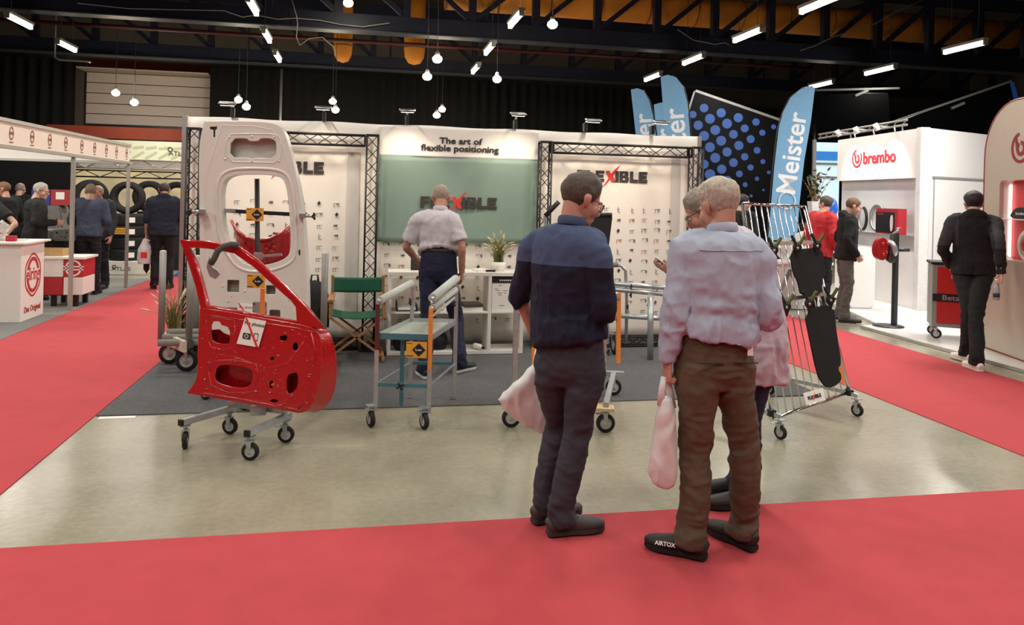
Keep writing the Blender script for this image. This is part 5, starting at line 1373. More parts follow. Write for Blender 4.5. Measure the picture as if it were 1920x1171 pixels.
# ---------------------------------------------------------------- trolley behind the man in the sweater
c1, c2, c3 = G(958, 800), G(1135, 810), G(1150, 742); c4 = c1 + (c3 - c2); to = (c1 + c3) / 2
tt = thing('panel_trolley', 'wheeled trolley with orange posts and bent handle half hidden behind the man in the sweater', 'trolley', to)
for c_ in (c1, c2, c3, c4): caster(tt, c_ + (UP * .009 if c_.y > 6.03 else UP * 0), 1.45, to, .068, .034)
b = B(); b.bar(c1 + UP * .17, c2 + V((.06, 0, .17)), .12, .022); b.build('plywood_deck', m_ply, tt, to)
b = B(); b.bar(c4 + UP * .185, c3 + V((.09, 0, .185)), .06, .04); b.build('rear_bar', m_zinc, tt, to)
for a, c in ((c1, c4), (c2, c3)): 
    b = B(); b.bar(a + UP * .2, c + UP * .2, .04, .03); b.build('side_rail', m_zinc, tt, to)
for px, y0, y1, t_, mm in ((1002, 640, 690, 5.7, m_orange), (1160, 548, 680, 6.35, m_orange)):
    b = B(); b.bar(PD(px, y0 - (120 if px < 1100 else 0), t_), PD(px - 1, y1, t_), .032, .03); b.build('orange_post', mm, tt, to)
b = B(); b.bar(c3 + V((-.1, -.02, .2)), c3 + V((-.1, -.02, .8)), .035, .035); b.build('post', m_zinc, tt, to)
b = B(); b.bar(c1.lerp(c4, .1) + UP * .2, c1.lerp(c4, .1) + UP * .95, .035, .035); b.build('post', m_zinc, tt, to)
b = B(); b.tube([PD(1095, 545, 6.3), PD(1140, 546, 6.32), PD(1155, 551, 6.33), PD(1160, 562, 6.35)], .018, 10); b.build('handle', m_zinc, tt, to)
b = B(); b.bar(PD(1100, 600, 6.3), PD(1160, 590, 6.35), .03, .02); b.build('tie_bar', m_orange, tt, to)
knob(tt, PD(1137, 660, 6.3), RGT, .03, to)
q0 = PD(1001, 690, 5.7); b = B(); b.bar(q0, c1.lerp(c4, .12) + UP * .2, .03, .028); b.build('lower_post', m_zinc, tt, to)
b = B(); b.bar(PD(1159, 600, 6.35), c3 + V((-.1, -.02, .72)), .03, .02); b.build('tie_bar', m_zinc, tt, to)
b = B(); b.bar(PD(1100, 546, 6.3), c3 + V((-.1, -.02, .8)), .028, .028); b.build('tie_bar', m_zinc, tt, to)
# black upholstered panel on that trolley (beyond the man's face)
Mp = frame(RGT, (0, .1, 1), PD(1120, 440, 6.5)); Lp = local_px(Mp)
bp2 = plate([[Lp(*p) for p in [(1102, 408), (1147, 408), (1138, 480), (1134, 512), (1100, 512)]]], .03, Mp, 'black_panel', mat('black_vinyl', '#0d0d0e', .6), None, .004)
o_ = thing('trim_panel', 'black trim panel held upright on the trolley beyond the man in the sweater', 'panel', V((to.x + .2, to.y + .3, .2)))
bp2.name = 'panel_sheet'; bp2.data.transform(T(*-o_.location)); bp2.parent = o_
b = B(); b.cyl(Mp @ V((*Lp(1110, 403), .01)), Mp @ V((*Lp(1147, 403), .01)), .02, 10); b.build('roll_edge', m_black, o_, o_.location)
b = B(); b.bar(PD(1120, 500, 6.53), PD(1122, 690, 6.53), .03, .03); b.build('support', m_zinc, o_, o_.location)
b = B(); b.tube([PD(1022, 405, 6.5), PD(1048, 378, 6.5)], .02, 8); b.build('strut', m_black, o_, o_.location)
qs = PD(1022, 405, 6.5); b = B(); b.bar(qs, V((qs.x + .12, qs.y, .21)), .025, .025); b.build('strut_post', m_zinc, o_, o_.location)
# ---------------------------------------------------------------- far pipe stand by the wall
fo = V((3.0, 7.9, 0))
fs = thing('pipe_stand', 'galvanised pipe stand with two long rails in front of the right wall panel', 'work stand', fo)
la = G(1219, 675); b = B(); b.cyl(la + UP * .01, PY(1220, 556, la.y), .033, 14); b.build('leg', m_zinc, fs, fo)
lb = V((2.62, 7.95, 0)); b = B(); b.bar(lb + UP * .12, lb + UP * 1.05, .045, .045); b.build('leg', m_zinc, fs, fo)
lc = V((3.45, 7.6, 0)); b = B(); b.cyl(lc + UP * .01, lc + UP * .8, .033, 14); b.build('leg', m_zinc, fs, fo)
for (x0, y0, x1, y1) in ((1140, 531, 1300, 543), (1140, 541, 1300, 556), (1165, 592, 1300, 600)):
    b = B(); b.cyl(PY(x0, y0, 7.72), PY(x1, y1, 7.6), .026, 12); b.build('rail', m_zinc, fs, fo)
b = B(); b.tube([PY(1110, 496, 7.8), PY(1150, 496, 7.8), PY(1165, 498, 7.8), PY(1173, 508, 7.8), PY(1175, 560, 7.8), PY(1174, 640, 7.8)], .018, 10); b.build('bent_handle', m_zinc, fs, fo)
b = B(); b.cyl(PY(1125, 496, 7.8), PY(1158, 496, 7.8), .028, 12); b.build('grip', mat('grey_grip', '#77756f', .8), fs, fo)
caster(fs, V((lb.x + .1, lb.y, .009)), 0.0, fo, .1, .05, False)
for px, py in ((1180, 537), (1180, 553), (1174, 575), (1213, 572)): knob(fs, PY(px, py, 7.68), (1, -.3, 0), .03, fo)

# ---------------------------------------------------------------- slanted display rack with black mats
BLr, BRr, TLr, TRr = PD(1446, 786, 5.5), PD(1592, 735, 6.15), PD(1392, 381, 6.25), PD(1508, 387, 6.9)
rk_off = V((3.4, 5.5, 0))
rk = thing('display_rack', 'slanted chrome wire rack on casters with spring clamps', 'rack', rk_off)
def rb_(name, a, c, r, m=m_chrome, n=10): 
    b = B(); b.cyl(a, c, r, n); return b.build(name, m, rk, rk_off)
rb_('top_rail', TLr, TRr, .012); rb_('bottom_rail', BLr, BRr, .014)
rb_('side_tube', TLr, BLr, .014); rb_('side_tube', TRr, BRr, .016)
NB = 11
for i in range(1, NB):
    u = i / NB; rb_('wire_bar', TLr.lerp(TRr, u), BLr.lerp(BRr, u), .0045, m_chrome, 6)
def rkp(u, v): return TLr.lerp(TRr, u).lerp(BLr.lerp(BRr, u), v)
nrk = (BRr - BLr).cross(TLr - BLr).normalized()
if nrk.dot(FWD) > 0: nrk = -nrk
for v in (.215, .5): 
    b = B(); b.bar(rkp(0, v) + nrk * .02, rkp(1, v) + nrk * .02, .03, .015, nrk); b.build('clamp_rail', m_alu, rk, rk_off)
wA, wB = G(1463, 823), G(1607, 780)
for w_ in (wA, wB): caster(rk, w_, .4, rk_off, .05, .026)
er = (BRr - BLr); er.z = 0; er.normalize(); bk_ = V((-er.y, er.x, 0))
for w_, c_ in ((wA, BLr), (wB, BRr)):
    b = B(); b.bar(V((w_.x, w_.y, .16)), V((c_.x, c_.y, .18)), .035, .03); b.build('foot_bar', m_zinc, rk, rk_off)
    b = B(); b.bar(V((c_.x, c_.y, .18)), V((c_.x, c_.y, .18)) + bk_ * .75, .035, .03); b.build('foot_bar', m_zinc, rk, rk_off)
    caster(rk, V((c_.x, c_.y, .009 if (c_ + bk_ * .72).y > 6.0 and (c_ + bk_ * .72).x < 4.1 else 0)) + bk_ * .72, .4, rk_off, .05, .026)
    b = B(); b.box((c_.x, c_.y, .18), (.05, .05, .045)); b.build('joint_block', m_black, rk, rk_off)
mb = BLr.lerp(BRr, .55); mb.z = .18; b = B(); b.bar(mb + bk_ * .7, rkp(.55, .35), .03, .03); b.build('rear_strut', m_zinc, rk, rk_off)
b = B(); b.bar(V((BLr.x, BLr.y, .18)) + bk_ * .7, V((BRr.x, BRr.y, .18)) + bk_ * .7, .03, .03); b.build('rear_bar', m_zinc, rk, rk_off)
Mr = frame((BRr - BLr), (TLr - BLr), BLr + nrk * .05)
if (Mr.to_3x3() @ V((0, 0, 1))).dot(FWD) > 0: Mr = frame((BRr - BLr), (TLr - BLr), BLr + nrk * .05)
Lr = local_px(Mr)
m_mat = mat('black_rubber_mat', '#080808', .95, var=.15, bump=.2, bscale=60)
for pts, lab in (([(1480, 470), (1510, 466), (1541, 465), (1545, 500), (1549, 512), (1540, 524), (1541, 553), (1502, 557), (1495, 524), (1488, 515)], 'upper black rubber mat clamped on the slanted rack'),
                 ([(1507, 581), (1562, 569), (1568, 630), (1577, 682), (1569, 690), (1578, 706), (1571, 720), (1553, 727), (1542, 719), (1532, 700), (1520, 645)], 'lower long black rubber mat clamped on the slanted rack')):
    o = plate([smooth_poly([Lr(*p) for p in pts], 1)], .014, Mr, 'rubber_mat', m_mat, None, .002)
    tag(o, lab, 'mat', 'black mats on the rack')
o = plate([[Lr(*p) for p in [(1569, 676), (1580, 671), (1591, 714), (1577, 712)]]], .006, Mr @ T(0, 0, -.03), 'orange_tab', m_orange, rk, off=rk_off)
sgn = thing('rack_sign', 'white brand card fixed at the foot of the slanted rack', 'sign', Mr @ V((*Lr(1524, 743), .01)))
plate([[Lr(1504, 737), Lr(1540, 727), Lr(1545, 750), Lr(1509, 760)]], .004, Mr @ T(0, 0, .012), 'card', m_paper, sgn, off=sgn.location)
ux = V((*Lr(1540, 727), 0)) - V((*Lr(1504, 737), 0))
flexible(Mr @ T(*Lr(1525, 747), .0165) @ Matrix.Rotation(math.atan2(ux.y, ux.x), 4, 'Z'), .026, sgn, sgn.location)
m_green = mat('olive_green_grip', '#51652c', .4, var=.1)
for i, (x, y) in enumerate(((1445, 470), (1489, 466), (1526, 462), (1468, 576), (1511, 570), (1551, 563))):
    p = Mr @ V((*Lr(x, y), .03))
    c = thing('spring_clamp', ['first', 'second', 'third'][i % 3] + ' black spring clamp with green grips on the ' + ('upper' if i < 3 else 'lower') + ' rail of the rack', 'clamp', p, 0, 'spring clamps on the rack')
    Mc = frame(RGT, UP, p)
    b = B(); b.lathe([(0, -.012), (.034, -.012), (.038, 0), (.034, .014), (0, .014)], 14, M=Mc @ Matrix.Diagonal((1, 1.15, 1, 1))); b.build('clamp_body', m_black, c, p)
    b = B(); b.ell((0, -.004, .016), (.012, .012, .006), 10, 6, M=Mc); b.build('pivot', m_alu, c, p)
    b = B(); b.bar(Mc @ V((-.01, .02, .006)), Mc @ V((-.055, .1, .02)), .02, .018, nrk); b.build('grip', m_black, c, p)
    b = B(); b.bar(Mc @ V((.01, .02, .006)), Mc @ V((.05, .1, .02)), .02, .018, nrk); b.build('grip', m_green, c, p)
    b = B(); b.poly([(-.02, -.03), (.02, -.03), (.008, -.075), (-.008, -.075)], .014, Mc); b.build('jaw', m_black, c, p)

# ---------------------------------------------------------------- carrier bags, phone, bottle, writing on shoe
m_bagw = mat('white_polythene', '#e6e6e4', .45, var=.03, bump=.5, bscale=14, trans=.08)
def carrier(label, outline, t_, depth, handles, off, seed, tilt=0):
    """closed bag: outline px at depth t_; lofted front and back bulging"""
    base = PD(*outline[len(outline) // 2], t_)
    th = thing('carrier_bag', label, 'bag', base)
    n = len(outline); half = n // 2
    Ls = [PD(*p, t_) for p in outline]
    left = Ls[:half]; right = Ls[half:][::-1]
    rings = []
    b = B(); vs = []; K = 14
    for i in range(len(left)):
        a, c = left[i], right[i]; ctr = (a + c) / 2; hw = (c - a) / 2; u = i / (len(left) - 1)
        dd = depth * (math.sin(math.pi * min(1, .25 + u * .72))) 
        for j in range(K):
            q = 2 * math.pi * j / K
            vs.append(ctr + hw * math.cos(q) + FWD * (dd * math.sin(q)) )
    fsx = [(i * K + j, i * K + (j + 1) % K, (i + 1) * K + (j + 1) % K, (i + 1) * K + j) for i in range(len(left) - 1) for j in range(K)]
    fsx += [tuple(reversed(range(K))), tuple((len(left) - 1) * K + j for j in range(K))]
    b.add(vs, fsx, 0, True)
    me = remesh(b, .011, 3); wrinkle(me, .014, (16, 16, 4), seed); me.transform(T(*-base)); obj('bag_body', me, m_bagw, th)
    for hpts in handles:
        b = B(); b.tube([PD(x, y, tt_) for x, y, tt_ in hpts], [(.016, .004)] * len(hpts), 8, hint=RGT); b.build('handle', m_bagw, th, base)
    return th, base
bag1, bo1 = carrier('bulging white carrier bag hanging beside the man in the sweater', [(1003, 680), (985, 700), (955, 728), (931, 748), (948, 772), (985, 800), (1016, 815), (1030, 805), (1033, 770), (1028, 740), (1022, 715), (1014, 695), (1011, 684), (1009, 680)][:14], 4.2, .07, [[(1004, 682, 4.2), (1006, 668, 4.1), (1010, 652, 4.16)]], None, 4)
Mb = frame(RGT, (.25, 0, 1), PD(1009, 712, 4.1)); 
plate([[(-.022, -.03), (.02, -.012), (.026, .036), (-.016, .03)]], .001, Mb, 'green_logo', mat('lime_print', '#5d7a1e', .5), bag1, off=bo1)
plate([circ(.002, .004, .011, 14)], .0012, Mb @ T(0, 0, .001), 'logo_dot', mat('yellow_print', '#d7d65a', .5), bag1, off=bo1)
bag2, bo2 = carrier('white carrier bag hanging from the left hand of the white-haired man', [(1240, 745), (1230, 780), (1222, 830), (1214, 885), (1222, 908), (1246, 918), (1262, 912), (1270, 890), (1270, 840), (1269, 790), (1262, 760), (1258, 745)], 3.58, .05, [[(1238, 760, 3.56), (1241, 730, 3.56), (1246, 706, 3.57)], [(1262, 765, 3.6), (1256, 735, 3.6), (1250, 708, 3.6)]], None, 8)
ph = PD(1250, 500, 4.36)
pn = thing('mobile_phone', 'dark mobile phone held in the hand of the bending man', 'phone', ph)
Mph = frame(V((.8, -.1, -.5)), V((.1, 1, .25)), ph)
b = B(); b.bx(-.075, .075, -.036, .036, -.004, .004, M=Mph); b.build('phone_body', m_black, pn, ph, bev=.002)
b = B(); b.bx(-.07, .07, -.032, .032, .0041, .0046, M=Mph); b.build('screen', mat('phone_glass', '#15181d', .1), pn, ph)
wb_ = J5w if 'J5w' in globals() else PD(1871, 535, 8.2)
bt = thing('water_bottle', 'clear plastic bottle held by the young man in black', 'bottle', PD(1868, 562, 8.18))
b = B(); b.lathe([(0, 0), (.028, 0), (.032, .01), (.032, .11), (.026, .15), (.012, .19), (.012, .205)], 16); b.build('bottle_body', mat('bottle_plastic', '#c8ccd0', .15, trans=.5), bt)
b = B(); b.lathe([(.0325, .03), (.0325, .075)], 16); b.build('bottle_label', m_darkprint, bt)
b = B(); b.lathe([(.014, .203), (.014, .222), (0, .222)], 12); b.build('cap', m_paper, bt)
# phone tag card hanging from pocket of the white-haired man
pk = PD(1407, 652, 3.5)
o = plate([[(-.013, -.035), (.013, -.035), (.011, .035), (-.011, .035)]], .002, frame(RGT, UP, pk), 'pocket_card', m_paper); tag(o, 'white card sticking out of the right trouser pocket of the white-haired man', 'card')
ms = frame(V((.86, -.5, .0)), V((.0, .45, .9)), G(1246, 1014, .066) + V((-.01, -.03, 0)))
text('AIRTOX', ms, .026, m_paper, r2, 'shoe_lettering', .0006, 1, .0008, off=base2)
# ================================================================== left stand (white counter) and tyre stand
m_octa = mat('system_wall_aluminium', '#b7b4ad', .4, .6, var=.04)
EX = -3.86
def post(Y, label):
    o = B().bx(EX - .025, EX + .025, Y - .025, Y + .025, .009, 2.078).build('stand_post', m_octa, None, bev=.006); tag(o, label, 'post', 'aluminium posts of the left stand')
post(11.36, 'slim aluminium post of the left stand beside the man in the slate jumper')
post(13.86, 'slim aluminium post at the far corner of the left stand')
m_fascia = mat('cream_fascia', '#e6d6c8', .6, var=.02)
fa = thing('fascia_board', 'cream name fascia with row of small oval emblems above the left stand', 'fascia', (EX, 11, 2.1))
fo_ = fa.location
B().bx(EX - .012, EX + .012, 7.9, 13.86, 2.12, 2.37).build('board', m_fascia, fa, fo_)
B().bx(EX - .03, EX + .03, 7.9, 13.9, 2.37, 2.41).build('top_rail', m_octa, fa, fo_)
B().bx(EX - .03, EX + .03, 7.9, 13.9, 2.08, 2.12).build('bottom_rail', m_octa, fa, fo_)
m_maroon2 = mat('maroon_print', '#8c4a44', .6)
for px in (22, 61, 94, 124, 154, 178, 200, 219, 238):
    p = PX(px, 245 + (px - 22) * .165, EX + .016); Mf = frame((0, 1, 0), UP, (EX + .016, p.y, 2.255))
    ob = plate([circ(0, 0, .055, 20, .075), circ(0, 0, .042, 18, .06)], .001, Mf, 'emblem', m_maroon2, fa, off=fo_)
    plate([[(-.045, -.012), (.045, -.012), (.045, .016), (-.045, .016)]], .001, Mf, 'emblem_bar', m_maroon2, ob, off=fo_)
    plate([[(-.05, -.105), (.05, -.105), (.05, -.095), (-.05, -.095)]], .001, Mf, 'emblem_line', m_maroon2, ob, off=fo_)
# side return of fascia at far end (beam running left)
fb = thing('fascia_beam', 'plain aluminium beam across the far side of the left stand', 'beam', (EX - 2, 13.86, 2.1))
B().bx(-9, EX - .04, 13.84, 13.88, 2.37, 2.41).bx(-9, EX - .04, 13.84, 13.88, 2.08, 2.12).build('beam', m_octa, fb, fb.location)['kind'] = 'stuff'
B().bx(-9, EX - .04, 13.855, 13.865, 2.12, 2.37).build('panel', m_white, fb, fb.location)
# counter
ct = thing('reception_counter', 'white counter with red oval emblem and slogan on its side', 'counter', (-4.4, 10.65, .008))
co = ct.location
m_cw = mat('counter_white', '#e9e2da', .5, var=.02)
B().bx(-5.2, -4.06, 10.31, 11.0, .0085, .96).build('counter_body', m_cw, ct, co, bev=.004)
B().bx(-5.25, -4.0, 10.26, 11.06, .96, .985).build('counter_top', m_cw, ct, co, bev=.004)
MC = frame((0, 1, 0), UP, (-4.058, 10.66, .56)); m_elr = mat('emblem_red', '#b3282c', .5)
plate([smooth_poly([(0, .3), (.16, .2), (.235, .12), (.235, -.12), (.16, -.2), (0, -.3), (-.16, -.2), (-.235, -.12), (-.235, .12), (-.16, .2)], 2), smooth_poly([(0, .275), (.145, .18), (.215, .1), (.215, -.1), (.145, -.18), (0, -.275), (-.145, -.18), (-.215, -.1), (-.215, .1), (-.145, .18)], 2)], .002, MC, 'emblem_outline', m_elr, ct, off=co)
plate([circ(0, 0, .185, 30, .225), circ(0, 0, .135, 30, .18)], .002, MC, 'emblem_ring', m_elr, ct, off=co)
plate([[(-.2, -.055), (.2, -.055), (.2, .065), (-.2, .065)]], .001, MC @ T(0, 0, .0015), 'emblem_field', m_cw, ct, off=co)
text('elring', MC @ T(0, 0.01, .003), .22, m_elr, ct, 'emblem_lettering', .004, .82, .001, off=co)
text('Das Original', MC @ T(0, -.42, .002), .105, m_elr, ct, 'slogan', .001, .92, .001, off=co)
b = B().bx(-4.95, -4.65, 10.304, 10.309, .62, .66).build('slot_label', m_black, ct, co)
# things on the counter
tz = .985
ty = thing('soft_toy', 'small white plush toy bear sitting on the counter', 'toy', (-4.42, 10.62, tz + .006))
b = B(); b.ell((0, 0, .15), (.09, .08, .085), 16, 12); b.ell((.02, -.02, .05), (.07, .06, .055), 14, 10); b.ell((.09, -.02, .17), (.035, .03, .03), 10, 8); me = remesh(b, .01, 3); obj('plush_body', me, mat('plush_white', '#eeeae4', .95, bump=.4, bscale=120), ty)
for s in (-1, 1):
    b = B(); b.ell((.07, s * .05, .03), (.045, .028, .028), 10, 8); b.build('paw', _M['plush_white'], ty)
    b = B(); b.ell((-.01, s * .055, .225), (.02, .025, .025), 10, 8); b.build('ear', _M['plush_white'], ty)
b = B(); b.torus((.0, 0, .085), .06, .014, n=18, m=6); b.build('scarf', m_redprint, ty)
for i, (x, y, w, d, h, c, l) in enumerate(((-4.72, 10.5, .16, .14, .11, '#ece8e2', 'white leaflet box with red square on the counter'), (-4.25, 10.5, .1, .08, .07, '#b02636', 'small red boxed sample on the counter beside the toy'), (-4.3, 10.78, .22, .16, .012, '#d9cfc6', 'leaflets fanned on the far end of the counter'))):
    o = thing('leaflet_box', l, 'box', (x, y, tz + .0005)); B().bx(-w / 2, w / 2, -d / 2, d / 2, 0, h).build('box_body', mat('box_' + c[1:], c, .6), o, bev=.003)
    if i == 0: B().bx(-.02, .04, -d / 2 - .002, -d / 2, .03, .08).build('red_square', m_redprint, o)
TY = 15.95
TX1, TX2 = PY(237, 420, TY + .35).x, PY(168, 420, TY + .4).x
PL0, PL1 = PY(145, 500, TY).x, PY(270, 500, TY).x
# chequered red and white drawer table
tb = thing('parts_table', 'low red and white chequered table with round emblem beside the counter', 'table', (-4.45, 11.85, .008))
tbo = tb.location; tx0, tx1 = PY(82, 500, 11.65).x, PY(156, 500, 11.65).x; ty0 = 11.65
m_tred = mat('table_red', '#b8242c', .45); 
zs = (.17, .42, .67); xs = (tx0, (tx0 + tx1) / 2, tx1)
for i in range(2):
    for j in range(2):
        B().bx(xs[i] + .004, xs[i + 1] - .004, ty0, ty0 + .5, zs[j] + .003, zs[j + 1] - .003).build('panel', m_tred if (i + j) % 2 == 0 else m_cw, tb, tbo, bev=.003)
B().bx(tx0 - .02, tx1 + .02, ty0 - .02, ty0 + .55, .67, .70).build('table_top', m_cw, tb, tbo)
for x in (tx0 + .08, tx1 - .14):
    for y in (ty0 + .05, ty0 + .42): B().bx(x, x + .06, y, y + .06, .0085, .17).build('leg', m_black, tb, tbo)
Me = frame((1, 0, 0), UP, ((xs[1] + xs[2]) / 2, ty0 - .003, .545))
plate([circ(0, 0, .105, 24, .115), circ(0, 0, .085, 24, .09)], .002, Me, 'round_emblem', m_cw, tb, off=tbo)
plate([[(-.13, -.03), (.13, -.03), (.13, -.012), (-.13, -.012)]], .002, Me, 'emblem_bar', m_cw, tb, off=tbo)
plate([[(-.13, .03), (.13, .03), (.13, .012), (-.13, .012)]], .002, Me, 'emblem_bar', m_cw, tb, off=tbo)
o = thing('cardboard_box', 'open cardboard tray on the chequered table', 'box', (PY(98, 470, 11.85).x, 11.9, .701))
for nm, a in (('wall', (-.16, .16, -.13, -.12, 0, .1)), ('wall', (-.16, .16, .12, .13, 0, .1)), ('wall', (-.16, -.15, -.12, .12, 0, .1)), ('wall', (.15, .16, -.12, .12, 0, .1)), ('bottom', (-.15, .15, -.12, .12, 0, .006))): B().bx(*a).build(nm, mat('cardboard', '#b3925f', .8), o)
# engine block on a stand behind
en = thing('engine_block', 'grey cast engine block section on a black plinth', 'engine block', (PY(100, 440, 13.0).x, 13.0, .0085))
B().bx(-.26, .3, -.15, .2, 0, .83).build('plinth', m_black, en)
m_cast = mat('cast_aluminium', '#9c9c98', .5, .5, var=.15, scale=25, bump=.4, bscale=30)
b = B(); b.bx(-.24, .0, -.13, .13, .83, 1.0); b.build('sump_half', m_cast, en, bev=.015)
plate([smooth_poly([(0, 0), (.26, .0), (.25, .05), (.28, .14), (.24, .19), (.12, .18), (0, .17)], 1), circ(.08, .12, .025), circ(.15, .06, .02), circ(.22, .13, .02), circ(.2, .05, .018)], .2, frame((1, 0, 0), UP, (0, 0, .83)), 'bearing_half', m_cast, en, .008)
# grey seat-like test bench and red/blue pack
tbn = thing('test_bench', 'grey moulded bench unit behind the man with glasses', 'machine', (PY(100, 400, 14.1).x, 14.1, .0085))
m_gpl = mat('grey_moulding', '#6d6b68', .6)
b = B(); b.poly([(-.3, .75), (.24, .75), (.2, 1.2), (.16, 1.35), (-.28, 1.35)], .4, frame((1, 0, 0), UP, (0, .2, 0))); b.build('hood', m_gpl, tbn, bev=.02)
B().bx(-.3, .3, -.2, .4, 0, .75).build('cabinet', m_black, tbn)
B().bx(.245, .3, -.18, .3, .75, .95).build('side_unit', mat('dark_grey_moulding', '#3a3a3c', .6), tbn, bev=.01)
for i, (dx, c, l) in enumerate(((-.16, '#26368f', 'blue carton on top of the grey bench unit'), (.13, '#a33236', 'red carton with pale label on top of the grey bench unit'))):
    o = thing('carton', l, 'box', (PY(102, 400, 14.1).x + dx, 14.1, 1.361)); B().bx(-.14, .14, -.15, .1, 0, .26).build('carton_body', mat('carton' + str(i), c, .6), o, bev=.004)
    if i: B().bx(-.06, .07, -.154, -.1505, .1, .22).build('label', m_paper, o)
# orange panel far left
o = B().bx(-9.4, -7.75, 16.4, 16.45, .01, 2.05).build('partition', mat('orange_partition', '#a9431f', .6)); tag(o, 'rust orange partition at the far left edge', 'partition')
o = B().bx(-9.4, -7.7, 16.2, 16.3, 2.05, 2.4).build('header_board', mat('slate_blue_board', '#5f6b85', .6)); o['label'] = 'blue-grey header board above the orange partition'; o['category'] = 'board'
o = B().bx(-8.4, PL0 - .3, 16.6, 16.65, .01, 2.3).build('backdrop', m_curtain); tag(o, 'black backdrop behind the left stand', 'backdrop')

# tyre stand
tb2 = thing('tyre_plinth', 'white fabric-covered plinth under the tyre stacks', 'plinth', (-4.6, TY + .3, .0))
to5 = (-4.6, TY + .3, 0)
B().bx(PL0, PL1, TY, TY + .75, .001, .26).build('plinth_body', mat('plinth_white', '#dad6ce', .8, bump=.3, bscale=4), tb2, to5, bev=.01)
text('ATLAS', frame((1, 0, 0), UP, PY(227, 504, TY - .004)), .1, m_darkprint, tb2, 'lettering', .0, 1.2, .001, off=to5)
plate([circ(0, 0, .04, 16), circ(0, 0, .025, 14)], .001, frame((1, 0, 0), UP, PY(214, 500, TY - .004)), 'ring_mark', m_darkprint, tb2, off=to5)
Rt, wt = .315, .225
prof = [(.2, -wt * .42), (.24, -wt * .5), (.29, -wt * .5), (Rt - .008, -wt * .42), (Rt, -wt * .3), (Rt, wt * .3), (Rt - .008, wt * .42), (.29, wt * .5), (.24, wt * .5), (.2, wt * .42), (.19, 0), (.2, -wt * .42)]
b = B(); b.lathe(prof, 36, caps=False); tyre_me = b.mesh('tyre_body'); 
b = B()
for z in (-.06, -.02, .02, .06): b.torus((0, 0, z), Rt + .001, .005, n=36, m=5)
tread_me = b.mesh('tread_rib')
m_tyre = mat('tyre_black', '#161617', .8, var=.15, scale=60, bump=.3, bscale=90)
lab_me = B().bx(-.055, .055, -Rt - .009, -Rt - .004, -.05, .05).mesh('tyre_label')
def tyre(loc, rot, label, sticker=False):
    t = thing('tyre', label, 'tyre', loc, 0, 'black car tyres on the tyre stand'); t.rotation_euler = rot
    obj('tyre_body', tyre_me, m_tyre, t); obj('tread_rib', tread_me, m_tyre, t)['kind'] = 'stuff'
    if sticker: obj('sticker', lab_me, m_paper, t, (0, 0, 0), (0, 0, .55))
lv = ['lowest', 'second from below', 'third from below', 'topmost']
for i in range(4):
    tyre((TX1, TY + .38, .262 + wt / 2 + i * (wt + .002)), (0, 0, 0), lv[i] + ' lying tyre in the right-hand stack with white stickers', True)
    tyre((TX2, TY + .42, .262 + wt / 2 + i * (wt + .002)), (0, 0, 0), lv[i] + ' lying tyre in the left-hand stack behind the slate jumper')
zz = .262 + 4 * (wt + .002)
SR = R(90)
tyre((TX1, TY + .4, zz + Rt), (SR, 0, 0), 'standing tyre on top of the right-hand stack, facing the camera')
tyre((TX2, TY + .42, zz + Rt + .02), (SR, 0, .5), 'standing tyre on top of the left-hand stack, turned sideways')
for i, (x, l) in enumerate(((PY(282, 400, TY + 1.2).x, 'standing tyre on the low wall left of the heavy-set man'), (PY(328, 400, TY + 1.2).x, 'standing tyre on the low wall right of the heavy-set man'))):
    tyre((x, TY + 1.1 + i * .27, 1.201 + Rt), (SR, 0, 0), l)
o = B().bx(PY(262, 450, TY + 1.2).x, -2.0, TY + .95, TY + 1.6, .01, 1.2).build('tyre_wall', m_tyre); tag(o, 'dark low wall carrying standing tyres behind the heavy-set man', 'wall')
yc = thing('notice_card', 'yellow notice card leaning on the right-hand tyre stack', 'sign', (PY(225, 433, TY + .05).x, TY + .02, PY(225, 433, TY).z))
B().bx(-.14, .14, -.004, .004, -.06, .06).build('card', mat('yellow_notice', '#e3b13c', .6), yc)
for z in (.03, .0, -.03): B().bx(-.11, .11, -.006, -.0045, z - .006, z + .006).build('print_line', mat('notice_ink', '#7a4a1a', .6), yc)
# banner and aluminium trusses above the tyre stand
bn = thing('overhead_banner', 'pale tread-patterned overhead banner above the tyre stand', 'banner', (-3.2, 16.6, 2.4))
zb1, zt1 = PY(290, 300, 16.6).z, PY(290, 265, 16.6).z
B().bx(-5.6, -1.6, 16.58, 16.62, zb1, zt1).build('banner_cloth', mat('pale_green_banner', '#d9dcc0', .7, var=.04, scale=3), bn, bn.location)
b = B()
for i in range(16):
    x = -5.5 + i * .24
    for s in (0, 1): b.bar((x, 16.575, zb1 + .03 + s * .2), (x + .2, 16.575, zb1 + .16 + s * .1), .05, .002, (0, 1, 0))
b.build('tread_print', mat('tread_print_ink', '#b6bd96', .7), bn, bn.location)['kind'] = 'stuff'
text('ATLAS', frame((1, 0, 0), UP, PY(336, 288, 16.56)), .13, m_darkprint, bn, 'lettering', 0, 1.1, .001, off=bn.location)
plate([circ(0, 0, .05, 16), circ(0, 0, .032, 14)], .001, frame((1, 0, 0), UP, PY(319, 280, 16.56)), 'ring_mark', m_darkprint, bn, off=bn.location)
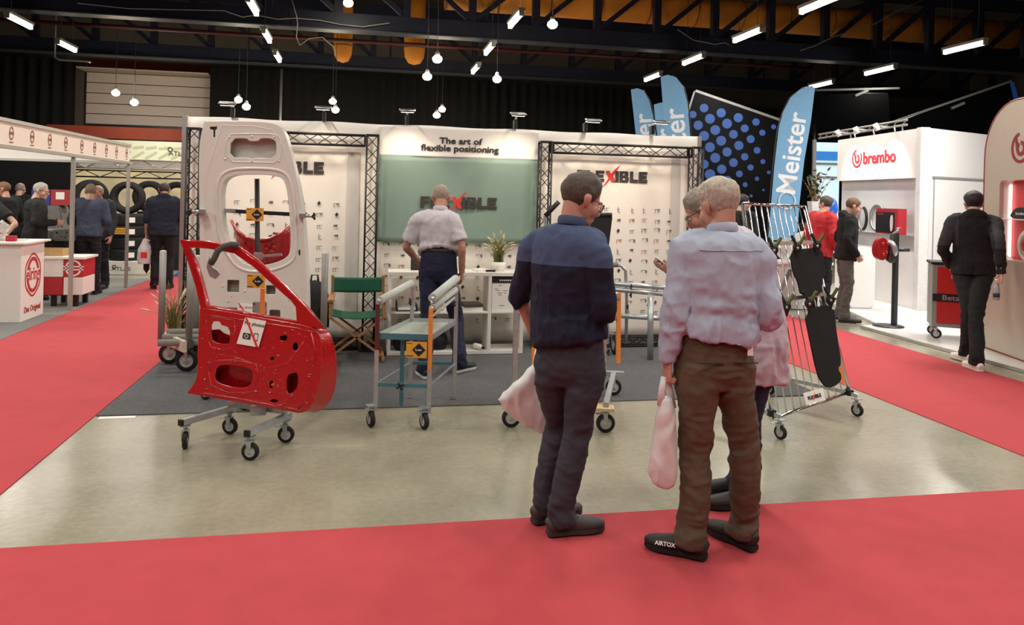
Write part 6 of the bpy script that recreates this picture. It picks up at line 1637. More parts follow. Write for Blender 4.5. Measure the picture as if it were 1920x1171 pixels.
def flat_truss(x0, x1, Y, zc, h, label, m, seg=.35, r=.02):
    t = thing('flat_truss', label, 'truss', (x0, Y, zc), 0, 'overhead trusses of the tyre stand')
    for z in (-h / 2, h / 2):
        b = B(); b.cyl((0, 0, z), (x1 - x0, 0, z), r, 8); b.build('chord', m, t)
    n = int((x1 - x0) / seg); b = B(); b.cyl((0, 0, -h / 2), (seg, 0, h / 2), r * .6, 5); a1 = b.mesh('brace'); b = B(); b.cyl((0, 0, h / 2), (seg, 0, -h / 2), r * .6, 5); a2 = b.mesh('brace')
    for i in range(n): obj('brace', (a1, a2)[i % 2], m, t, (i * seg, 0, 0))
o = B().bx(-9.0, -1.55, 16.95, 16.97, PY(290, 319, 16.95).z, PY(290, 301, 16.95).z).build('valance', m_white); tag(o, 'white valance strip behind the aluminium truss', 'valance')
flat_truss(-9.0, -1.55, 16.85, PY(290, 309, 16.85).z, .17, 'bright aluminium truss directly under the pale overhead banner', m_alu)
flat_truss(-9.0, -1.2, 20.0, PY(290, 328, 20).z, .16, 'farther dark truss behind the aluminium one', m_trussblk)
o = B().bx(-6.9, -1.8, 20.2, 20.25, .01, PY(280, 319, 20.2).z).build('glow_backdrop', mat('backdrop_glow', '#d9c79c', .5, var=.3, scale=2.2, emit=.25)); tag(o, 'tall pale glowing backdrop standing in for bright windows far behind the tyres', 'backdrop')  # emission added to this sheet imitates the bright windows behind
#o = B().bx(-8.5, -1.2, 22.0, 22.05, .01, 2.2).build('far_partition', mat('far_partition', '#c9b894', .7, var=.25, scale=2.5)); tag(o, 'far pale yellowish partition seen through the tyres', 'partition')
o = B().bx(DX0 - .5, DX1 + 1.5, 25.4, 25.6, PY(280, 262, 25.4).z, PY(280, 240, 25.4).z).build('cross_beam', m_rust); tag(o, 'rust red beam under the overhead door', 'beam')
# bag in the heavy-set man's hand
hb_ = J10['WrL']; p = V((hb_.x - .02, hb_.y, hb_.z - .5))
cb2 = thing('carrier_bag', 'white carrier bag with red print in the hand of the heavy-set man', 'bag', p)
b = B(); b.lathe([(0, 0), (.1, 0), (.12, .08), (.11, .25), (.06, .36), (.03, .42)], 14, M=Matrix.Diagonal((1, .5, 1, 1))); me = remesh(b, .012, 2); wrinkle(me, .015, (14, 14, 5), 3); obj('bag_body', me, m_bagw, cb2)
B().bx(-.05, .05, -.066, -.062, .1, .2).build('red_print', m_redprint, cb2)
b = B(); b.tube([(0, 0, .4), (.01, 0, .5)], .008, 6); b.build('handle', m_bagw, cb2)
o = thing('umbrella', 'short folded black umbrella in the hand of the heavy-set man', 'umbrella', p + V((.0, .12, -.18)))
b = B(); b.lathe([(0, 0), (.05, .08), (.05, .3), (.02, .42), (.012, .66)], 12); b.build('folded_canopy', m_black, o)
b = B(); b.cyl((0, 0, -.03), (0, 0, .02), .006, 6); b.build('tip', m_alu, o)
# light inside the left stand
area_light('left_stand_lamp', (-6.2, 11.6, 2.9), 1.2, 1.2, 60, (1, .93, .82))
area_light('tyre_stand_lamp', (-4.0, 15.2, 3.3), 1.0, .6, 40, (1, .93, .82))
area_light('far_stand_lamp', (-4.5, 21.0, 3.4), 3.0, .6, 120, (1, .93, .82))
# ================================================================== right stand, flags, black canopies
def vert(px, py, t_):
    p = PD(px, py, t_); return V((p.x, p.y, 0))
def panel(name, A, C, z0, z1, th, m, parent=None, off=None, back=None):
    """vertical panel between ground points A and C, thickness th away from camera"""
    d = (C - A).normalized(); n = V((-d.y, d.x, 0)); n = n if n.dot(FWD) > 0 else -n
    b = B(); q = [A, C, C + n * th, A + n * th]
    b.add([V((p.x, p.y, z0)) for p in q] + [V((p.x, p.y, z1)) for p in q], [(0, 3, 2, 1), (4, 5, 6, 7), (0, 1, 5, 4), (1, 2, 6, 5), (2, 3, 7, 6), (3, 0, 4, 7)])
    return b.build(name, m, parent, off)
m_bw = mat('stand_white_gloss', '#eceae8', .35, var=.015)
PLZ = .035
pf = thing('stand_platform', 'low white glossy platform floor of the right-hand stand', 'platform', (9, 9, 0))
b = B(); pts_ = [(7.08, 9.5), (6.74, 9.4), (6.70, 6.4), (6.70, 4.0), (14, 4.0), (14, 14.5), (9.0, 14.5), (7.75, 11.6)]
b.poly(pts_, PLZ - .001, T(0, 0, .001)); b.build('deck', mat('white_deck', '#dcdad6', .25, var=.02), pf, pf.location)
b = B(); b.bar((6.73, 9.4, .02), (6.685, 6.4, .02), .02, .034); b.build('edge_trim', m_alu, pf, pf.location)
# walls
A_, C_ = vert(1568, 400, 14.9), vert(1718, 400, 12.3)
D_, E_ = vert(1742, 400, 12.2), vert(1852, 400, 13.1)
HB = 2.93
sw = thing('stand_wall', 'tall white angled wall of the right-hand stand with red brand lettering', 'wall', A_)
panel('upper_panel', A_, C_, 2.14, HB, .12, m_bw, sw, A_)
dn = (C_ - A_).normalized(); nn = V((-dn.y, dn.x, 0)); nn = nn if nn.dot(FWD) > 0 else -nn
m_niche = mat('niche_grey', '#cdced0', .3, var=.05, scale=1.5)
panel('niche_back', A_ + nn * .1, C_ + nn * .1, .95, 2.14, .05, m_niche, sw, A_)
panel('lower_panel', A_, C_, PLZ + .001, .95, .12, m_bw, sw, A_)
panel('shelf', A_ + nn * .001, C_ + nn * .001, 1.2, 1.215, .099, m_niche, sw, A_)
panel('corner_post', C_ - nn * .03 + dn * .01, C_ + dn * .13 - nn * .03, PLZ + .001, HB + .01, .15, mat('post_white', '#d9d7d4', .4), sw, A_)
# lettering
mid = A_.lerp(C_, .52) - nn * .004
MB2 = frame(dn, UP, (mid.x, mid.y, 2.52)); m_bred = mat('brand_red', '#c2252d', .5)
text('brembo', MB2 @ T(.12, 0, 0), .3, m_bred, sw, 'brand_lettering', .006, 1.1, .006, off=A_)
def swirl(M, r, m, parent, off, w=.2):
    # open ring with an inner b, as on the brand mark
    n = 40; a0, a1 = R(100), R(395)
    ring = [(r * math.cos(a0 + (a1 - a0) * i / n), r * math.sin(a0 + (a1 - a0) * i / n)) for i in range(n + 1)] + [(r * (1 - w) * math.cos(a1 - (a1 - a0) * i / n), r * (1 - w) * math.sin(a1 - (a1 - a0) * i / n)) for i in range(n + 1)]
    o = plate([ring], .006, M, 'brand_ring', m, parent, off=off)
    b0, b1 = R(125), R(450); q = r * .5
    r2_ = [(q * math.cos(b0 + (b1 - b0) * i / n) + r * .05, q * math.sin(b0 + (b1 - b0) * i / n) - r * .05) for i in range(n + 1)] + [(q * .5 * math.cos(b1 - (b1 - b0) * i / n) + r * .05, q * .5 * math.sin(b1 - (b1 - b0) * i / n) - r * .05) for i in range(n + 1)]
    plate([r2_], .006, M, 'brand_bowl', m, parent, off=off)
    plate([[(-r * .62, r * .72), (-r * .42, r * .82), (-r * .28, r * .1), (-r * .47, r * .0)]], .006, M, 'brand_stem', m, parent, off=off)
swirl(MB2 @ T(-.62, .02, 0), .17, m_bred, sw, A_)
# right wall with door
sw2 = thing('stand_wall', 'white wall with flush door beside the rounded panel on the right', 'wall', D_)
panel('wall_panel', D_, E_, PLZ + .001, HB, .1, m_bw, sw2, D_)
dd2 = (E_ - D_).normalized(); n2 = V((-dd2.y, dd2.x, 0)); n2 = n2 if n2.dot(FWD) > 0 else -n2
m_gap = mat('door_gap', '#8f8f92', .6)
L_ = (E_ - D_).length
dr = panel('door_leaf', D_ + dd2 * .12 - n2 * .012, D_ + dd2 * (L_ - .12) - n2 * .012, PLZ + .02, 2.12, .01, m_bw, sw2, D_)
panel('door_frame_top', D_ + dd2 * .06 - n2 * .02, D_ + dd2 * (L_ - .06) - n2 * .02, 2.14, 2.17, .02, m_gap, sw2, D_)
for u in (.1, L_ - .115): panel('door_frame_side', D_ + dd2 * u - n2 * .016, D_ + dd2 * (u + .012) - n2 * .016, PLZ + .002, 2.14, .014, m_gap, sw2, D_)
hp_ = D_ + dd2 * .17 - n2 * .03
b = B(); b.cyl(V((hp_.x, hp_.y, 1.05)), V((hp_.x, hp_.y, 1.05)) - n2 * .04, .01, 8); b.cyl(V((hp_.x, hp_.y, 1.05)) - n2 * .04, V((hp_.x, hp_.y, 1.05)) - n2 * .04 + dd2 * .11, .009, 8); b.build('door_handle', m_alu, dr, D_)
# narrow glass/blue shop window left of the wall
wn = thing('lit_window', 'bright far window with blue sign strip left of the white wall', 'window', vert(1530, 400, 17))
wa, wc = vert(1527, 400, 17), vert(1572, 400, 17)
panel('window_pane', wa, wc, .6, 3.05, .04, mat('bright_pane', '#bcd6e4', .3, emit=.75), wn, wn.location)
panel('blue_sign', wa - FWD * .03, wc - FWD * .03, 2.65, 2.85, .02, mat('blue_sign', '#2f78c4', .4, emit=.5), wn, wn.location)
for z in (2.55, 2.25, 1.55): panel('mullion', wa - FWD * .04, wc - FWD * .04, z, z + .05, .03, m_house, wn, wn.location)
panel('frame_post', vert(1522, 400, 16.9), vert(1528, 400, 16.9), .01, 3.1, .06, m_alu, wn, wn.location)
# niche products: standing where the shelf is
def onshelf(u, dz=0.0): p = A_.lerp(C_, u) + nn * .02; return V((p.x, p.y, 1.216 + dz))
p = onshelf(.36); o = thing('brake_shoe_ring', 'open brake shoe pair standing on the niche shelf', 'brake part', p)
Mq = frame(dn, UP, p + UP * .225 - nn * .0) @ Matrix.Diagonal((.78, .76, .6, 1))
for a0, a1, nm in ((-75, 75, 'brake_shoe'), (105, 255, 'brake_shoe')):
    n = 18; ring = [(.2 * math.cos(R(a0 + (a1 - a0) * i / n)), .29 * math.sin(R(a0 + (a1 - a0) * i / n))) for i in range(n + 1)] + [(.15 * math.cos(R(a1 - (a1 - a0) * i / n)), .24 * math.sin(R(a1 - (a1 - a0) * i / n))) for i in range(n + 1)]
    plate([ring], .06, Mq, nm, m_black if a0 < 0 else m_alu, o, .004, off=p)
b = B(); b.bar(Mq @ V((-.05, -.29, 0)), Mq @ V((.05, -.29, 0)), .05, .03); b.build('adjuster', m_alu, o, p)
p = onshelf(.55); o = thing('drum_ring', 'large silver drum ring standing on the niche shelf', 'brake part', p)
Mq = frame(dn, UP, p + UP * .245 - nn * .0) @ Matrix.Diagonal((.78, .7, .6, 1))
plate([circ(0, 0, .3, 40, .34), circ(0, 0, .255, 40, .295)], .07, Mq, 'ring', m_alu, o, .006, off=p)
plate([circ(0, 0, .256, 40, .296)], .01, Mq @ T(0, 0, -.03), 'disc_back', mat('pale_disc', '#d3d4da', .3), o, off=p)
p = onshelf(.8); o = thing('product_carton', 'red and black product carton with a face picture on the niche shelf', 'box', p)
Mq = frame(dn, UP, p - nn * .11)
b = B(); b.bx(-.33, .33, 0, .42, -.05, .1, M=Mq); b.build('carton_body', mat('carton_red', '#a51f28', .5), o, p, bev=.004)
b = B(); b.bx(-.325, .24, .02, .36, .1, .104, M=Mq); b.build('black_front', m_black, o, p)
plate([smooth_poly([(.12, .06), (.17, .04), (.2, .12), (.2, .28), (.16, .33), (.11, .26)], 1)], .002, Mq @ T(0, 0, .107), 'face_print', mat('face_print', '#d8cfc8', .6), o, off=p)
text('brembo', Mq @ T(-.18, .33, .107), .06, m_bred, o, 'carton_lettering', 0, 1, .001, off=p)
# rounded white counter
cpx = vert(1611, 500, 12.35); rc = thing('rounded_counter', 'white rounded counter behind the man in the black hoodie', 'counter', cpx)
plate([rrect(-.2, .2, 0, .93, .08, 5)], .3, frame(RGT, UP, V((cpx.x, cpx.y, PLZ + .022)) + FWD * .05), 'counter_body', m_bw, rc, .02, off=cpx)
# caliper on a stand
sp_p = V((7.1, 9.33, 0)); cs = thing('caliper_stand', 'black floor stand with round base carrying a red brake caliper assembly', 'display stand', sp_p)
m_anth = mat('anthracite_steel', '#3c3e42', .4, .3)
b = B(); b.lathe([(0, 0), (.2, 0), (.2, .012), (.03, .016), (0, .016)], 32, M=T(0, 0, PLZ + .001)); b.build('base_disc', m_anth, cs)
ptop = PD(1681, 437, 10.55).z; CZ_ = -.25
b = B(); b.bx(.06, .12, -.03, .03, PLZ + .016, ptop); b.build('post', m_anth, cs, bev=.004)
b = B(); b.cyl((.1, 0, 1.08), (.28, -.02, 1.08), .025, 12); b.build('axle', m_anth, cs)
b = B(); b.lathe([(.03, -.02), (.12, -.02), (.12, .02), (.03, .02)], 24, M=T(-.02, -.04, 1.1) @ Matrix.Rotation(R(75), 4, 'Y')); b.build('hub', m_zinc, cs)
b = B(); b.bar((-.06, -.06, 0.93), (.02, -.04, 1.3), .07, .06); b.bar((.0, -.05, 1.25), (.08, -.03, 1.31), .06, .05); b.ell((-.02, -.06, 0.95), (.06, .05, .05)); me = remesh(b, .012, 2); obj('knuckle', me, mat('dark_cast', '#4a4844', .5, .5, var=.2), cs)
b = B(); b.tube([(.0, -.05, 1.3), (.06, -.08, 1.35), (.1, -.06, 1.38), (.02, -.1, 1.37)], .014, 8); b.build('hose', m_zinc, cs)
b = B(); b.poly(smooth_poly([(-.09, -.12), (.0, -.16), (.06, -.1), (.07, .1), (.0, .17), (-.08, .12), (-.12, 0)], 2), .12, frame(RGT, UP, (-.13, .04, 1.09))); b.build('caliper', mat('caliper_red', '#a81a20', .3, coat=.5), cs, bev=.01)
b = B()
for x, z in ((-.17, 1.16), (-.12, 1.05), (-.16, 1.02), (-.1, 1.17)): b.ell((x, -.085, z), (.025, .02, .025), 10, 6)
b.build('piston_boss', _M['caliper_red'], cs)['kind'] = 'stuff'
# red tool cart
tc_ = thing('tool_cart', 'red and grey tool cart on casters beside the walking man', 'tool cart', (7.33, 8.35, 0), 0)
to_ = V((7.33, 8.35, 0)); cz = PLZ
wl, wr_ = G(1750, 640, PLZ), G(1788, 645, PLZ)
# front face runs from wl corner to the right
fd = (V((7.62, 8.1, 0)) - V((6.98, 8.5, 0))).normalized(); Mt = frame(fd, UP, V((7.02, 8.42, 0)))
m_tgrey = mat('tool_grey', '#8d8c88', .5, .2); m_tred2 = mat('tool_red', '#b5201f', .4)
Wc, Hc = .72, .78
b = B(); b.bx(0, Wc, .15 + cz, .15 + cz + Hc, -.42, 0, M=Mt); b.build('cabinet', m_tgrey, tc_, to_, bev=.008)
for i, (z0, z1) in enumerate(((.2, .47), (.57, .9))):
    b = B(); b.bx(.05, .46, z0 + cz, z1 + cz, 0, .012, M=Mt); b.build('drawer_front', m_tred2, tc_, to_, bev=.003)
    b = B(); b.bx(.55, Wc - .02, z0 + cz, z1 + cz, 0, .012, M=Mt); b.build('side_door', m_tred2, tc_, to_, bev=.003)
b = B(); b.bx(0, .46, .475 + cz, .565 + cz, .002, .016, M=Mt); b.build('name_band', m_black, tc_, to_)
text('Beta', Mt @ T(.2, .52 + cz, .0175), .09, m_alu, tc_, 'brand_lettering', .001, 1.2, .001, off=to_)
b = B(); b.bx(.2, .42, .76 + cz, .81 + cz, .012, .015, M=Mt); lb_ = b.build('sticker', mat('pink_sticker', '#d8837c', .5), tc_, to_)
text('brembo', Mt @ T(.31, .785 + cz, .0155), .04, m_bw, lb_, 'sticker_lettering', 0, 1, .0005, off=to_)
b = B(); b.bx(-.02, Wc + .02, .15 + cz + Hc, .18 + cz + Hc, -.44, .02, M=Mt); b.build('worktop', m_black, tc_, to_, bev=.006)
for u, v in ((.06, -.05), (.5, -.05), (.06, -.38), (.66, -.38)):
    gp = Mt @ V((u, 0, v)); caster(tc_, V((gp.x, gp.y, PLZ + .001)), .7, to_, .06, .035)
# big rounded panel with lit niche
F0 = V((7.28, 7.89, 0)); F1 = V((7.064, 7.092, 0)); du = (F1 - F0).normalized()
Mp2 = frame(du, UP, F0)
Lq = local_px(Mp2)
ztop = Lq(1905, 187)[1]; xl = Lq(1846, 450)[0]; WW = 2.3; rad = .62
rpn = thing('display_arch', 'tall beige arched panel with red brand ring and lit niche at the right edge', 'display panel', F0)
arch = [(xl, PLZ + .002), (xl + WW, PLZ + .002), (xl + WW, ztop - rad)] + [(xl + WW - rad + rad * math.cos(R(a)), ztop - rad + rad * math.sin(R(a))) for a in range(10, 91, 10)] + [(xl + rad + rad * math.cos(R(a)), ztop - rad + rad * math.sin(R(a))) for a in range(90, 181, 10)]
n0, n1 = Lq(1877, 400)[0], Lq(1877, 400)[0] + 1.1
z0_, z1_ = Lq(1885, 486)[1], Lq(1885, 338)[1]
m_beige = mat('champagne_panel', '#c0b6a5', .35, .1, var=.02)
plate([arch, rrect(n0, n1, z0_, z1_, .06)], .05, Mp2, 'face_panel', m_beige, rpn, .004, off=F0)
mid_a = (xl + WW / 2, ztop / 2)
plate([arch, [(mid_a[0] + (p[0] - mid_a[0]) * .985, mid_a[1] + (p[1] - mid_a[1]) * .99) for p in arch]], .006, Mp2 @ T(0, 0, .026), 'red_border', mat('edge_red', '#8d1a26', .4), rpn, off=F0)
b = B(); rim(b, arch, arch, -.02, -.28, Mp2); b.build('red_edge', mat('edge_red', '#8d1a26', .4), rpn, F0)
plate([arch], .02, Mp2 @ T(0, 0, -.29), 'back_panel', m_beige, rpn, off=F0)
b = B(); b.bx(n0 - .02, n1 + .02, z0_ - .02, z1_ + .02, -.14, -.12, M=Mp2); b.build('niche_back', mat('niche_red', '#d22a34', .5), rpn, F0)
rim_n = rrect(n0, n1, z0_, z1_, .06); b = B(); rim(b, rim_n, rim_n, -.02, -.12, Mp2, 0, False); b.build('niche_lining', m_bw, rpn, F0)
b = B(); b.bx(n0 + .42, n0 + .6, z0_, z1_, -.118, -.11, M=Mp2); b.build('white_stripe', m_bw, rpn, F0)
zs_ = Lq(1900, 410)[1]; b = B(); b.bx(n0, n1, zs_ - .012, zs_, -.12, -.0, M=Mp2); b.build('niche_shelf', m_bw, rpn, F0)
for (u, z) in ((n0 + .012, (z0_ + z1_) / 2),):
    b = B(); b.bx(n0 + .004, n0 + .016, z0_ + .03, z1_ - .05, -.11, -.09, M=Mp2); b.build('led_strip', mat('led_strip', '#fff6ec', .4, emit=3), rpn, F0)
sw_c = Lq(1916, 277); swirl(Mp2 @ T(sw_c[0] + .02, sw_c[1], .028), .17, mat('deep_red', '#8e1420', .5), rpn, F0, .2)
cpn = Mp2 @ V((n0 + .36, zs_ + .005, -.12)); o = thing('black_caliper', 'black brake caliper lying on the niche shelf of the rounded panel', 'brake part', cpn)
b = B(); b.poly(smooth_poly([(-.2, 0), (.2, 0), (.22, .05), (.12, .12), (-.06, .13), (-.17, .07)], 2), .1, Mp2 @ T(n0 + .36, zs_ + .003, -.1)); b.build('caliper_body', m_black, o, cpn, bev=.008)
text('brembo', Mp2 @ T(n0 + .37, zs_ + .06, .0025), .05, m_bw, o, 'caliper_lettering', 0, 1, .001, off=cpn)
dpn = Mp2 @ V((n0 + .3, z0_ + .002, -.13)); o = thing('brake_disc', 'small brake disc with red hub in the lower niche of the rounded panel', 'brake part', dpn)
plate([circ(0, 0, .17, 30), circ(0, 0, .03, 14)], .02, Mp2 @ T(n0 + .38, z0_ + .175, -.08), 'disc', m_bw, o, .003, off=dpn)
plate([circ(0, 0, .12, 26), circ(0, 0, .09, 26)], .03, Mp2 @ T(n0 + .38, z0_ + .175, -.075), 'friction_ring', m_alu, o, .003, off=dpn)
plate([circ(0, 0, .06, 20), circ(0, 0, .03, 14)], .03, Mp2 @ T(n0 + .38, z0_ + .175, -.06), 'hub', mat('hub_red', '#b5402a', .5), o, .003, off=dpn)
# spotlights on top of the white wall
for i, u in enumerate((.25, .5, .75)):
    p = A_.lerp(C_, u); hp0 = V((p.x, p.y, HB + .002))
    o = thing('wall_spotlight', ['left', 'middle', 'right'][i] + ' white spotlight on top of the white angled wall', 'spotlight', hp0, 0, 'spotlights on the white wall')
    b = B(); b.cyl(hp0, hp0 + UP * .08 - nn * .02, .012, 8); b.build('stem', m_bw, o, hp0)
    b = B(); b.tube([hp0 + UP * .08, hp0 + UP * .09 - nn * .35], .012, 8); b.build('arm', m_alu, o, hp0)
    b = B(); b.cyl(hp0 + UP * .12 - nn * .36, hp0 + UP * .02 - nn * .3, .045, 14); b.build('lamp_head', m_bw, o, hp0)
    spot_light('wall_spot_beam', hp0 + UP * .02 - nn * .42, (p.x, p.y, 2.3), 36, 75, .5, (1, .97, .93), .04)
rh = thing('light_rail', 'silver lighting truss along the top of the white angled wall', 'truss', A_ + UP * HB)
for dz, dy in ((.1, .05), (.18, .05)):
    b = B(); b.cyl(V((A_.x, A_.y, HB + dz)) - dn * .9 + nn * dy, V((C_.x, C_.y, HB + dz)) - dn * .4 + nn * dy, .02, 8); b.build('chord', m_house, rh, rh.location)
for i in range(12):
    q = V((A_.x, A_.y, HB + .1)) - dn * .9 + nn * .05 + dn * (i * .27); b = B(); b.cyl(q, q + dn * .13 + UP * .08, .01, 6); b.build('brace', m_house, rh, rh.location)
for i in (.15, .8):
    q = A_.lerp(C_, i) + nn * .05; b = B(); b.cyl(V((q.x, q.y, HB + .001)), V((q.x, q.y, HB + .1)), .015, 6); b.build('foot', m_house, rh, rh.location)
area_light('right_stand_fill', (8.4, 8.8, 3.9), 1.6, 1.6, 165, (1, .97, .93))  # added area light without a fixture, brightens the white stand wall
# brake discs on white display table (behind the rack)
dt = thing('display_table', 'white display table carrying discs behind the slanted rack', 'table', vert(1500, 500, 12.3))
dto = dt.location
panel('table_body', vert(1455, 500, 12.2), vert(1560, 500, 12.2), .01, .72, .4, m_bw, dt, dto)
panel('table_top', vert(1452, 500, 12.15), vert(1563, 500, 12.15), .72, .76, .45, m_bw, dt, dto)
for i, (px, py, t_, l) in enumerate(((1472, 425, 12.4, 'left white brake disc on the display table behind the rack'), (1507, 421, 12.5, 'middle slotted white brake disc on the display table behind the rack'), (1538, 433, 12.45, 'right white brake disc beside the red-jacketed man'))):
    p = PD(px, py, t_); p.z = .762 + (.19, .24, .19)[i]
    r_ = (.16, .22, .17)[i]; bse = V((p.x, p.y, .761))
    o = thing('brake_disc', l, 'brake part', bse, 0, 'white brake discs on the display table')
    Md = frame(RGT + FWD * .35, UP, p)
    plate([circ(0, 0, r_, 32, r_ * 1.05), circ(0, 0, r_ * .16, 14)] + [circ(r_ * .7 * math.cos(a), r_ * .7 * math.sin(a), r_ * .06, 8) for a in [k * math.pi / 4 for k in range(8)]], .025, Md, 'disc', mat('pale_cast_disc', '#d5d6d2', .4, .2), o, .003, off=bse)
    plate([circ(0, 0, r_ * .42, 24), circ(0, 0, r_ * .16, 14)], .04, Md @ T(0, 0, .02), 'hat', mat('pale_cast_disc', '#d5d6d2', .4, .2), o, .003, off=bse)
    b = B(); b.bx(-.07, .07, 0, .02, -.05, .05, M=frame(RGT, UP, bse)); b.bar(bse + UP * .01, V((p.x, p.y, p.z - r_ * .9)), .04, .03); b.build('foot', m_bw, o, bse)
# tall planter on a pedestal
pp = vert(1528, 450, 13.9); pl_ = thing('potted_shrub', 'green shrub in a tall tapered white planter behind the rack', 'plant', pp)
zp = 1.33
b = B(); b.bx(-.2, .2, -.2, .2, PLZ + .001, zp); b.build('pedestal', m_black, pl_)
b = B(); b.lathe([(0, zp), (.11, zp), (.16, zp + .38), (.165, zp + .4), (.14, zp + .4), (.13, zp + .34), (0, zp + .34)], 4, M=RZ(R(34)), sm=False); b.build('planter', m_bw, pl_)
rg = random.Random(21); lf = B(); stm = B(); m_leaf = mat('dark_leaf', '#2c4a2c', .5, var=.3, scale=8)
for i in range(16):
    a = rg.uniform(0, 6.28); s_ = rg.uniform(.05, .3); h_ = rg.uniform(.3, .62)
    top_ = V((s_ * math.cos(a), s_ * math.sin(a), zp + .34 + h_)); stm.tube([(0, 0, zp + .34), top_ * .5 + V((0, 0, (zp + .34) * .5)) , top_], [.008, .006, .003], 5)
    for k in range(7):
        q = V((0, 0, zp + .34)).lerp(top_, .35 + .65 * k / 6); d = V((rg.uniform(-1, 1), rg.uniform(-1, 1), rg.uniform(-.2, .8))).normalized(); w = d.cross(V((rg.random(), rg.random(), 1))).normalized() * .022
        lf.add([q, q + d * .05 + w, q + d * .11, q + d * .05 - w], [(0, 1, 2, 3)])
stm.build('stems', m_wood, pl_)['kind'] = 'stuff'; lf.build('leaves', m_leaf, pl_)['kind'] = 'stuff'
# blue helmet-like display head behind red jacket man
hp3 = vert(1556, 400, 13.4); o = thing('blue_globe', 'shiny blue rounded display head behind the red-jacketed man', 'display head', hp3)
b = B(); b.ell((0, 0, 1.62), (.13, .14, .19), 18, 12); b.build('head_shell', mat('blue_gloss', '#2466d0', .15, coat=.6), o)
b = B(); b.cyl((0, 0, .04), (0, 0, 1.45), .03, 10); b.build('stand_pole', m_black, o)
b = B(); b.lathe([(0, .037), (.16, .037), (.16, .055), (0, .06)], 20); b.build('stand_base', m_black, o)
# ---------------------------------------------------------------- feather flags
m_flag = mat('sky_blue_flag', '#6fa3c8', .7, var=.03, bump=.3, bscale=6, sheen=.2); m_flagt = mat('flag_lettering', '#dfe6ea', .7)
def feather(outline, t_, label, polepx, word, wx, wy0, wy1, size, lean=0.0):
    n = FWD
    Mf = frame(RGT, UP, PD(outline[0][0], 362, t_)); Lf = local_px(Mf); bse = V((Mf.translation.x, Mf.translation.y, 0))
    pts = [Lf(*p) for p in outline]
    gp = V((PD(*polepx[-1], t_).x, PD(*polepx[-1], t_).y, 0))
    t = thing('feather_flag', label, 'flag', gp, 0, 'sky blue feather flags')
    plate([pts], .006, Mf, 'flag_cloth', m_flag, t, off=gp)
    b = B(); b.tube([PD(x, y, t_ + .01) for x, y in polepx] + [gp + UP * .04], [.012] * len(polepx) + [.016], 8); b.build('pole', m_black, t, gp)
    b = B(); b.lathe([(0, .0075), (.25, .0075), (.25, .03), (.04, .05), (0, .05)], 20); b.build('base', m_black, t)
    c0, c1 = V((*Lf(wx[0], wy0), 0)), V((*Lf(wx[1], wy1), 0)); d = (c1 - c0)
    ang = math.atan2(d.y, d.x); mid_ = (c0 + c1) / 2
    text(word, Mf @ T(mid_.x, mid_.y, .006) @ Matrix.Rotation(ang, 4, 'Z'), size, m_flagt, t, 'lettering', .008, 1.0, .001, off=gp)
    return t
feather([(1183, 168), (1195, 165), (1207, 170), (1217, 188), (1224, 215), (1230, 256), (1236, 380), (1206, 380), (1193, 260), (1187, 205)], 15.2, 'leftmost sky blue feather flag above the right end of the stand wall', [(1207, 168), (1219, 190), (1226, 215), (1232, 256), (1238, 380)], 'Meister', (1216, 1206), 360, 212, .5)
feather([(1226, 196), (1240, 192), (1256, 200), (1262, 230), (1266, 300), (1268, 380), (1240, 380), (1232, 260), (1228, 215)], 16.4, 'half-hidden sky blue feather flag between two others', [(1250, 195), (1260, 215), (1265, 260), (1270, 380)], 'Meister', (1250, 1246), 380, 238, .5)
feather([(1239, 144), (1252, 140), (1268, 145), (1281, 162), (1289, 192), (1294, 256), (1299, 380), (1262, 380), (1250, 260), (1243, 200)], 14.6, 'tall sky blue feather flag left of the dotted black panel', [(1262, 141), (1283, 165), (1291, 195), (1296, 256), (1301, 380)], 'Meister', (1280, 1264), 370, 203, .55)
ff = feather([(1528, 164), (1520, 230), (1508, 300), (1499, 380), (1494, 450), (1440, 450), (1446, 380), (1452, 310), (1460, 240), (1468, 210), (1482, 183), (1500, 168), (1515, 162)], 13.4, 'largest sky blue feather flag behind the slanted rack', [(1524, 162), (1505, 165), (1480, 184), (1466, 212), (1457, 245), (1449, 312), (1443, 380), (1438, 450)], 'Meister', (1474, 1497), 366, 210, .47)
Mfc = frame(RGT, UP, PD(1476, 376, 13.37)); plate([circ(0, 0, .15, 28), circ(0, 0, .135, 28)], .002, Mfc, 'ring_mark', m_flagt, ff, off=ff.location)
# ---------------------------------------------------------------- black panel with blue dots, raked canopies
m_gb = mat('gloss_black_panel', '#050507', .3, var=0, spec=.12); m_dot = mat('blue_dot', '#27529c', .4, var=.05); m_rail = mat('silver_edge', '#8f8f8c', .35, .7)
Md_ = frame(RGT, UP, PD(1380, 362, 17.5)); Ld = local_px(Md_)
dp = thing('dotted_panel', 'glossy black raked panel printed with blue dots behind the stand', 'panel', V((Md_.translation.x, Md_.translation.y, 0)))
dpo = dp.location
plate([[Ld(*p) for p in [(1303, 173), (1462, 228), (1462, 470), (1280, 470), (1286, 230)]]], .1, Md_, 'panel_sheet', m_gb, dp, .005, off=dpo)
gl = V(dpo); b = B(); q0 = Md_ @ V((*Ld(1462, 460), -.02)); b.bar(q0, V((q0.x, q0.y, .001)), .1, .08); b.build('support_leg', m_black, dp, dpo)
q0 = Md_ @ V((*Ld(1290, 460), -.02)); b = B(); b.bar(q0, V((q0.x, q0.y, .001)), .1, .08); b.build('support_leg', m_black, dp, dpo)
b = B(); b.bar(Md_ @ V((*Ld(1303, 172), .03)), Md_ @ V((*Ld(1462, 227), .03)), .03, .1); b.build('edge_rail', m_rail, dp, dpo)
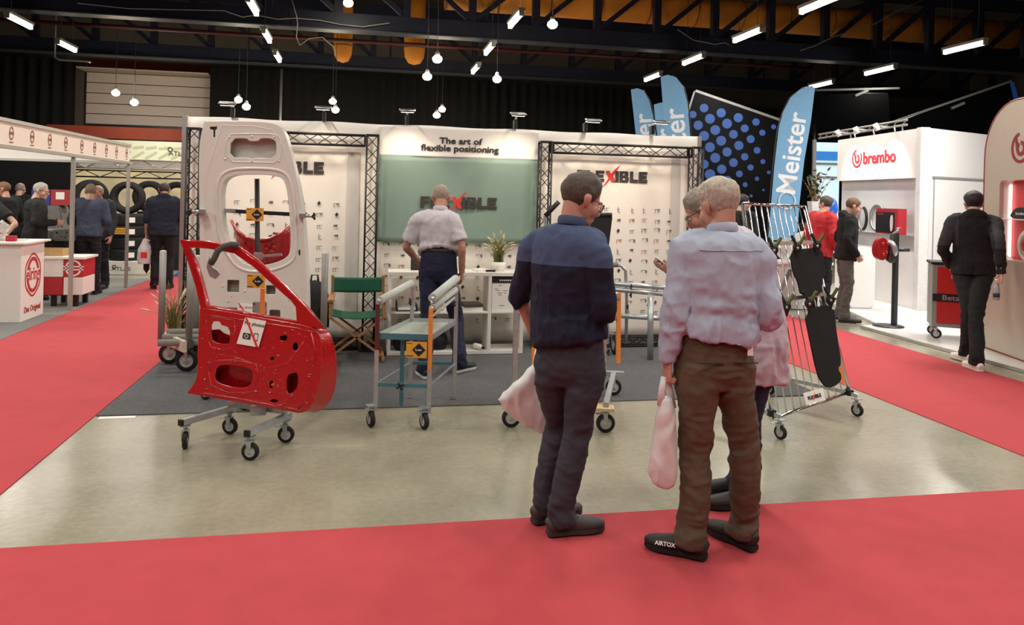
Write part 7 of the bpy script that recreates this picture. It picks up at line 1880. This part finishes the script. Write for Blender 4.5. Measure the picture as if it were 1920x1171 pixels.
b = B(); b.bar(Md_ @ V((*Ld(1303, 172), .03)), Md_ @ V((*Ld(1290, 210), .03)), .02, .06); b.build('edge_rail', m_rail, dp, dpo)
# dots measured off the print: slanted grid, shrinking to the lower right
DOTS = [(1298, 215, 12), (1319, 203, 14), (1351, 212, 15), (1308, 235, 15), (1330, 223, 16), (1383, 221, 15), (1416, 229, 12), (1362, 232, 16), (1340, 244, 16), (1319, 255, 16), (1395, 241, 13), (1428, 249, 10), (1449, 238, 8), (1351, 264, 16), (1374, 252, 14), (1330, 276, 16), (1406, 261, 13), (1384, 273, 15), (1362, 285, 15), (1418, 282, 11), (1395, 294, 12), (1340, 296, 16), (1319, 308, 15), (1374, 305, 14), (1429, 303, 8), (1352, 317, 15), (1406, 314, 10), (1330, 327, 17), (1385, 326, 11), (1440, 323, 6), (1363, 337, 13), (1418, 335, 7), (1396, 346, 8), (1341, 350, 14), (1430, 356, 4), (1375, 357, 9), (1407, 367, 5), (1308, 340, 16), (1308, 283, 16), (1352, 372, 9), (1320, 362, 15)]
for i, (x, y, r_) in enumerate(DOTS):
    l = Ld(x, y); k_ = 17.5 / F_PX
    plate([circ(l[0], l[1], r_ * .5 * k_ * 1.15, 20)], .003, Md_ @ T(0, 0, .053), 'printed_dot', m_dot, dp, off=dpo)
# V-shaped raked black canopies
def canopy(pts, t_, label, rail):
    Mc = frame(RGT, UP, PD(pts[0][0], 362, t_)); Lc = local_px(Mc); bs_ = V((Mc.translation.x, Mc.translation.y, 0))
    t = thing('raked_canopy', label, 'canopy', bs_)
    plate([[Lc(*p) for p in pts]], .3, Mc, 'canopy_body', m_gb, t, .01, off=bs_)
    b = B(); b.bar(Mc @ V((*Lc(*rail[0]), .16)), Mc @ V((*Lc(*rail[1]), .16)), .05, .05); b.build('edge_rail', m_rail, t, bs_)
    b = B(); b.bar(Mc @ V((*Lc((rail[0][0] + rail[1][0]) / 2, (rail[0][1] + rail[1][1]) / 2 + 12), .17)), Mc @ V((*Lc((rail[0][0] + rail[1][0]) / 2 + 24, (rail[0][1] + rail[1][1]) / 2 + 2), .17)), .08, .06); b.build('lamp_bar', m_rail, t, bs_)
    return t, Mc, Lc, bs_
t, Mc, Lc, bs_ = canopy([(1666, 234), (1888, 156), (1900, 200), (1905, 420), (1660, 420), (1660, 250)], 19.0, 'raked black canopy rising to the right above the white stand', ((1664, 231), (1888, 154)))
plate([[Lc(1886, 156), Lc(1892, 156), Lc(1903, 190), Lc(1894, 192)]], .04, Mc @ T(0, 0, .16), 'blue_edge', m_dot, t, off=bs_)
for x in (1665, 1898):
    q0 = Mc @ V((*Lc(x, 415), 0)); b = B(); b.bar(q0, V((q0.x, q0.y, .001)), .15, .15); b.build('support_leg', m_black, t, bs_)
t, Mc, Lc, bs_ = canopy([(1525, 178), (1660, 176), (1664, 232), (1664, 420), (1525, 420)], 19.6, 'plain black canopy block between the blue flag and the white stand', ((1515, 171), (1680, 167)))
for x in (1530, 1655):
    q0 = Mc @ V((*Lc(x, 415), 0)); b = B(); b.bar(q0, V((q0.x, q0.y, .001)), .15, .15); b.build('support_leg', m_black, t, bs_)
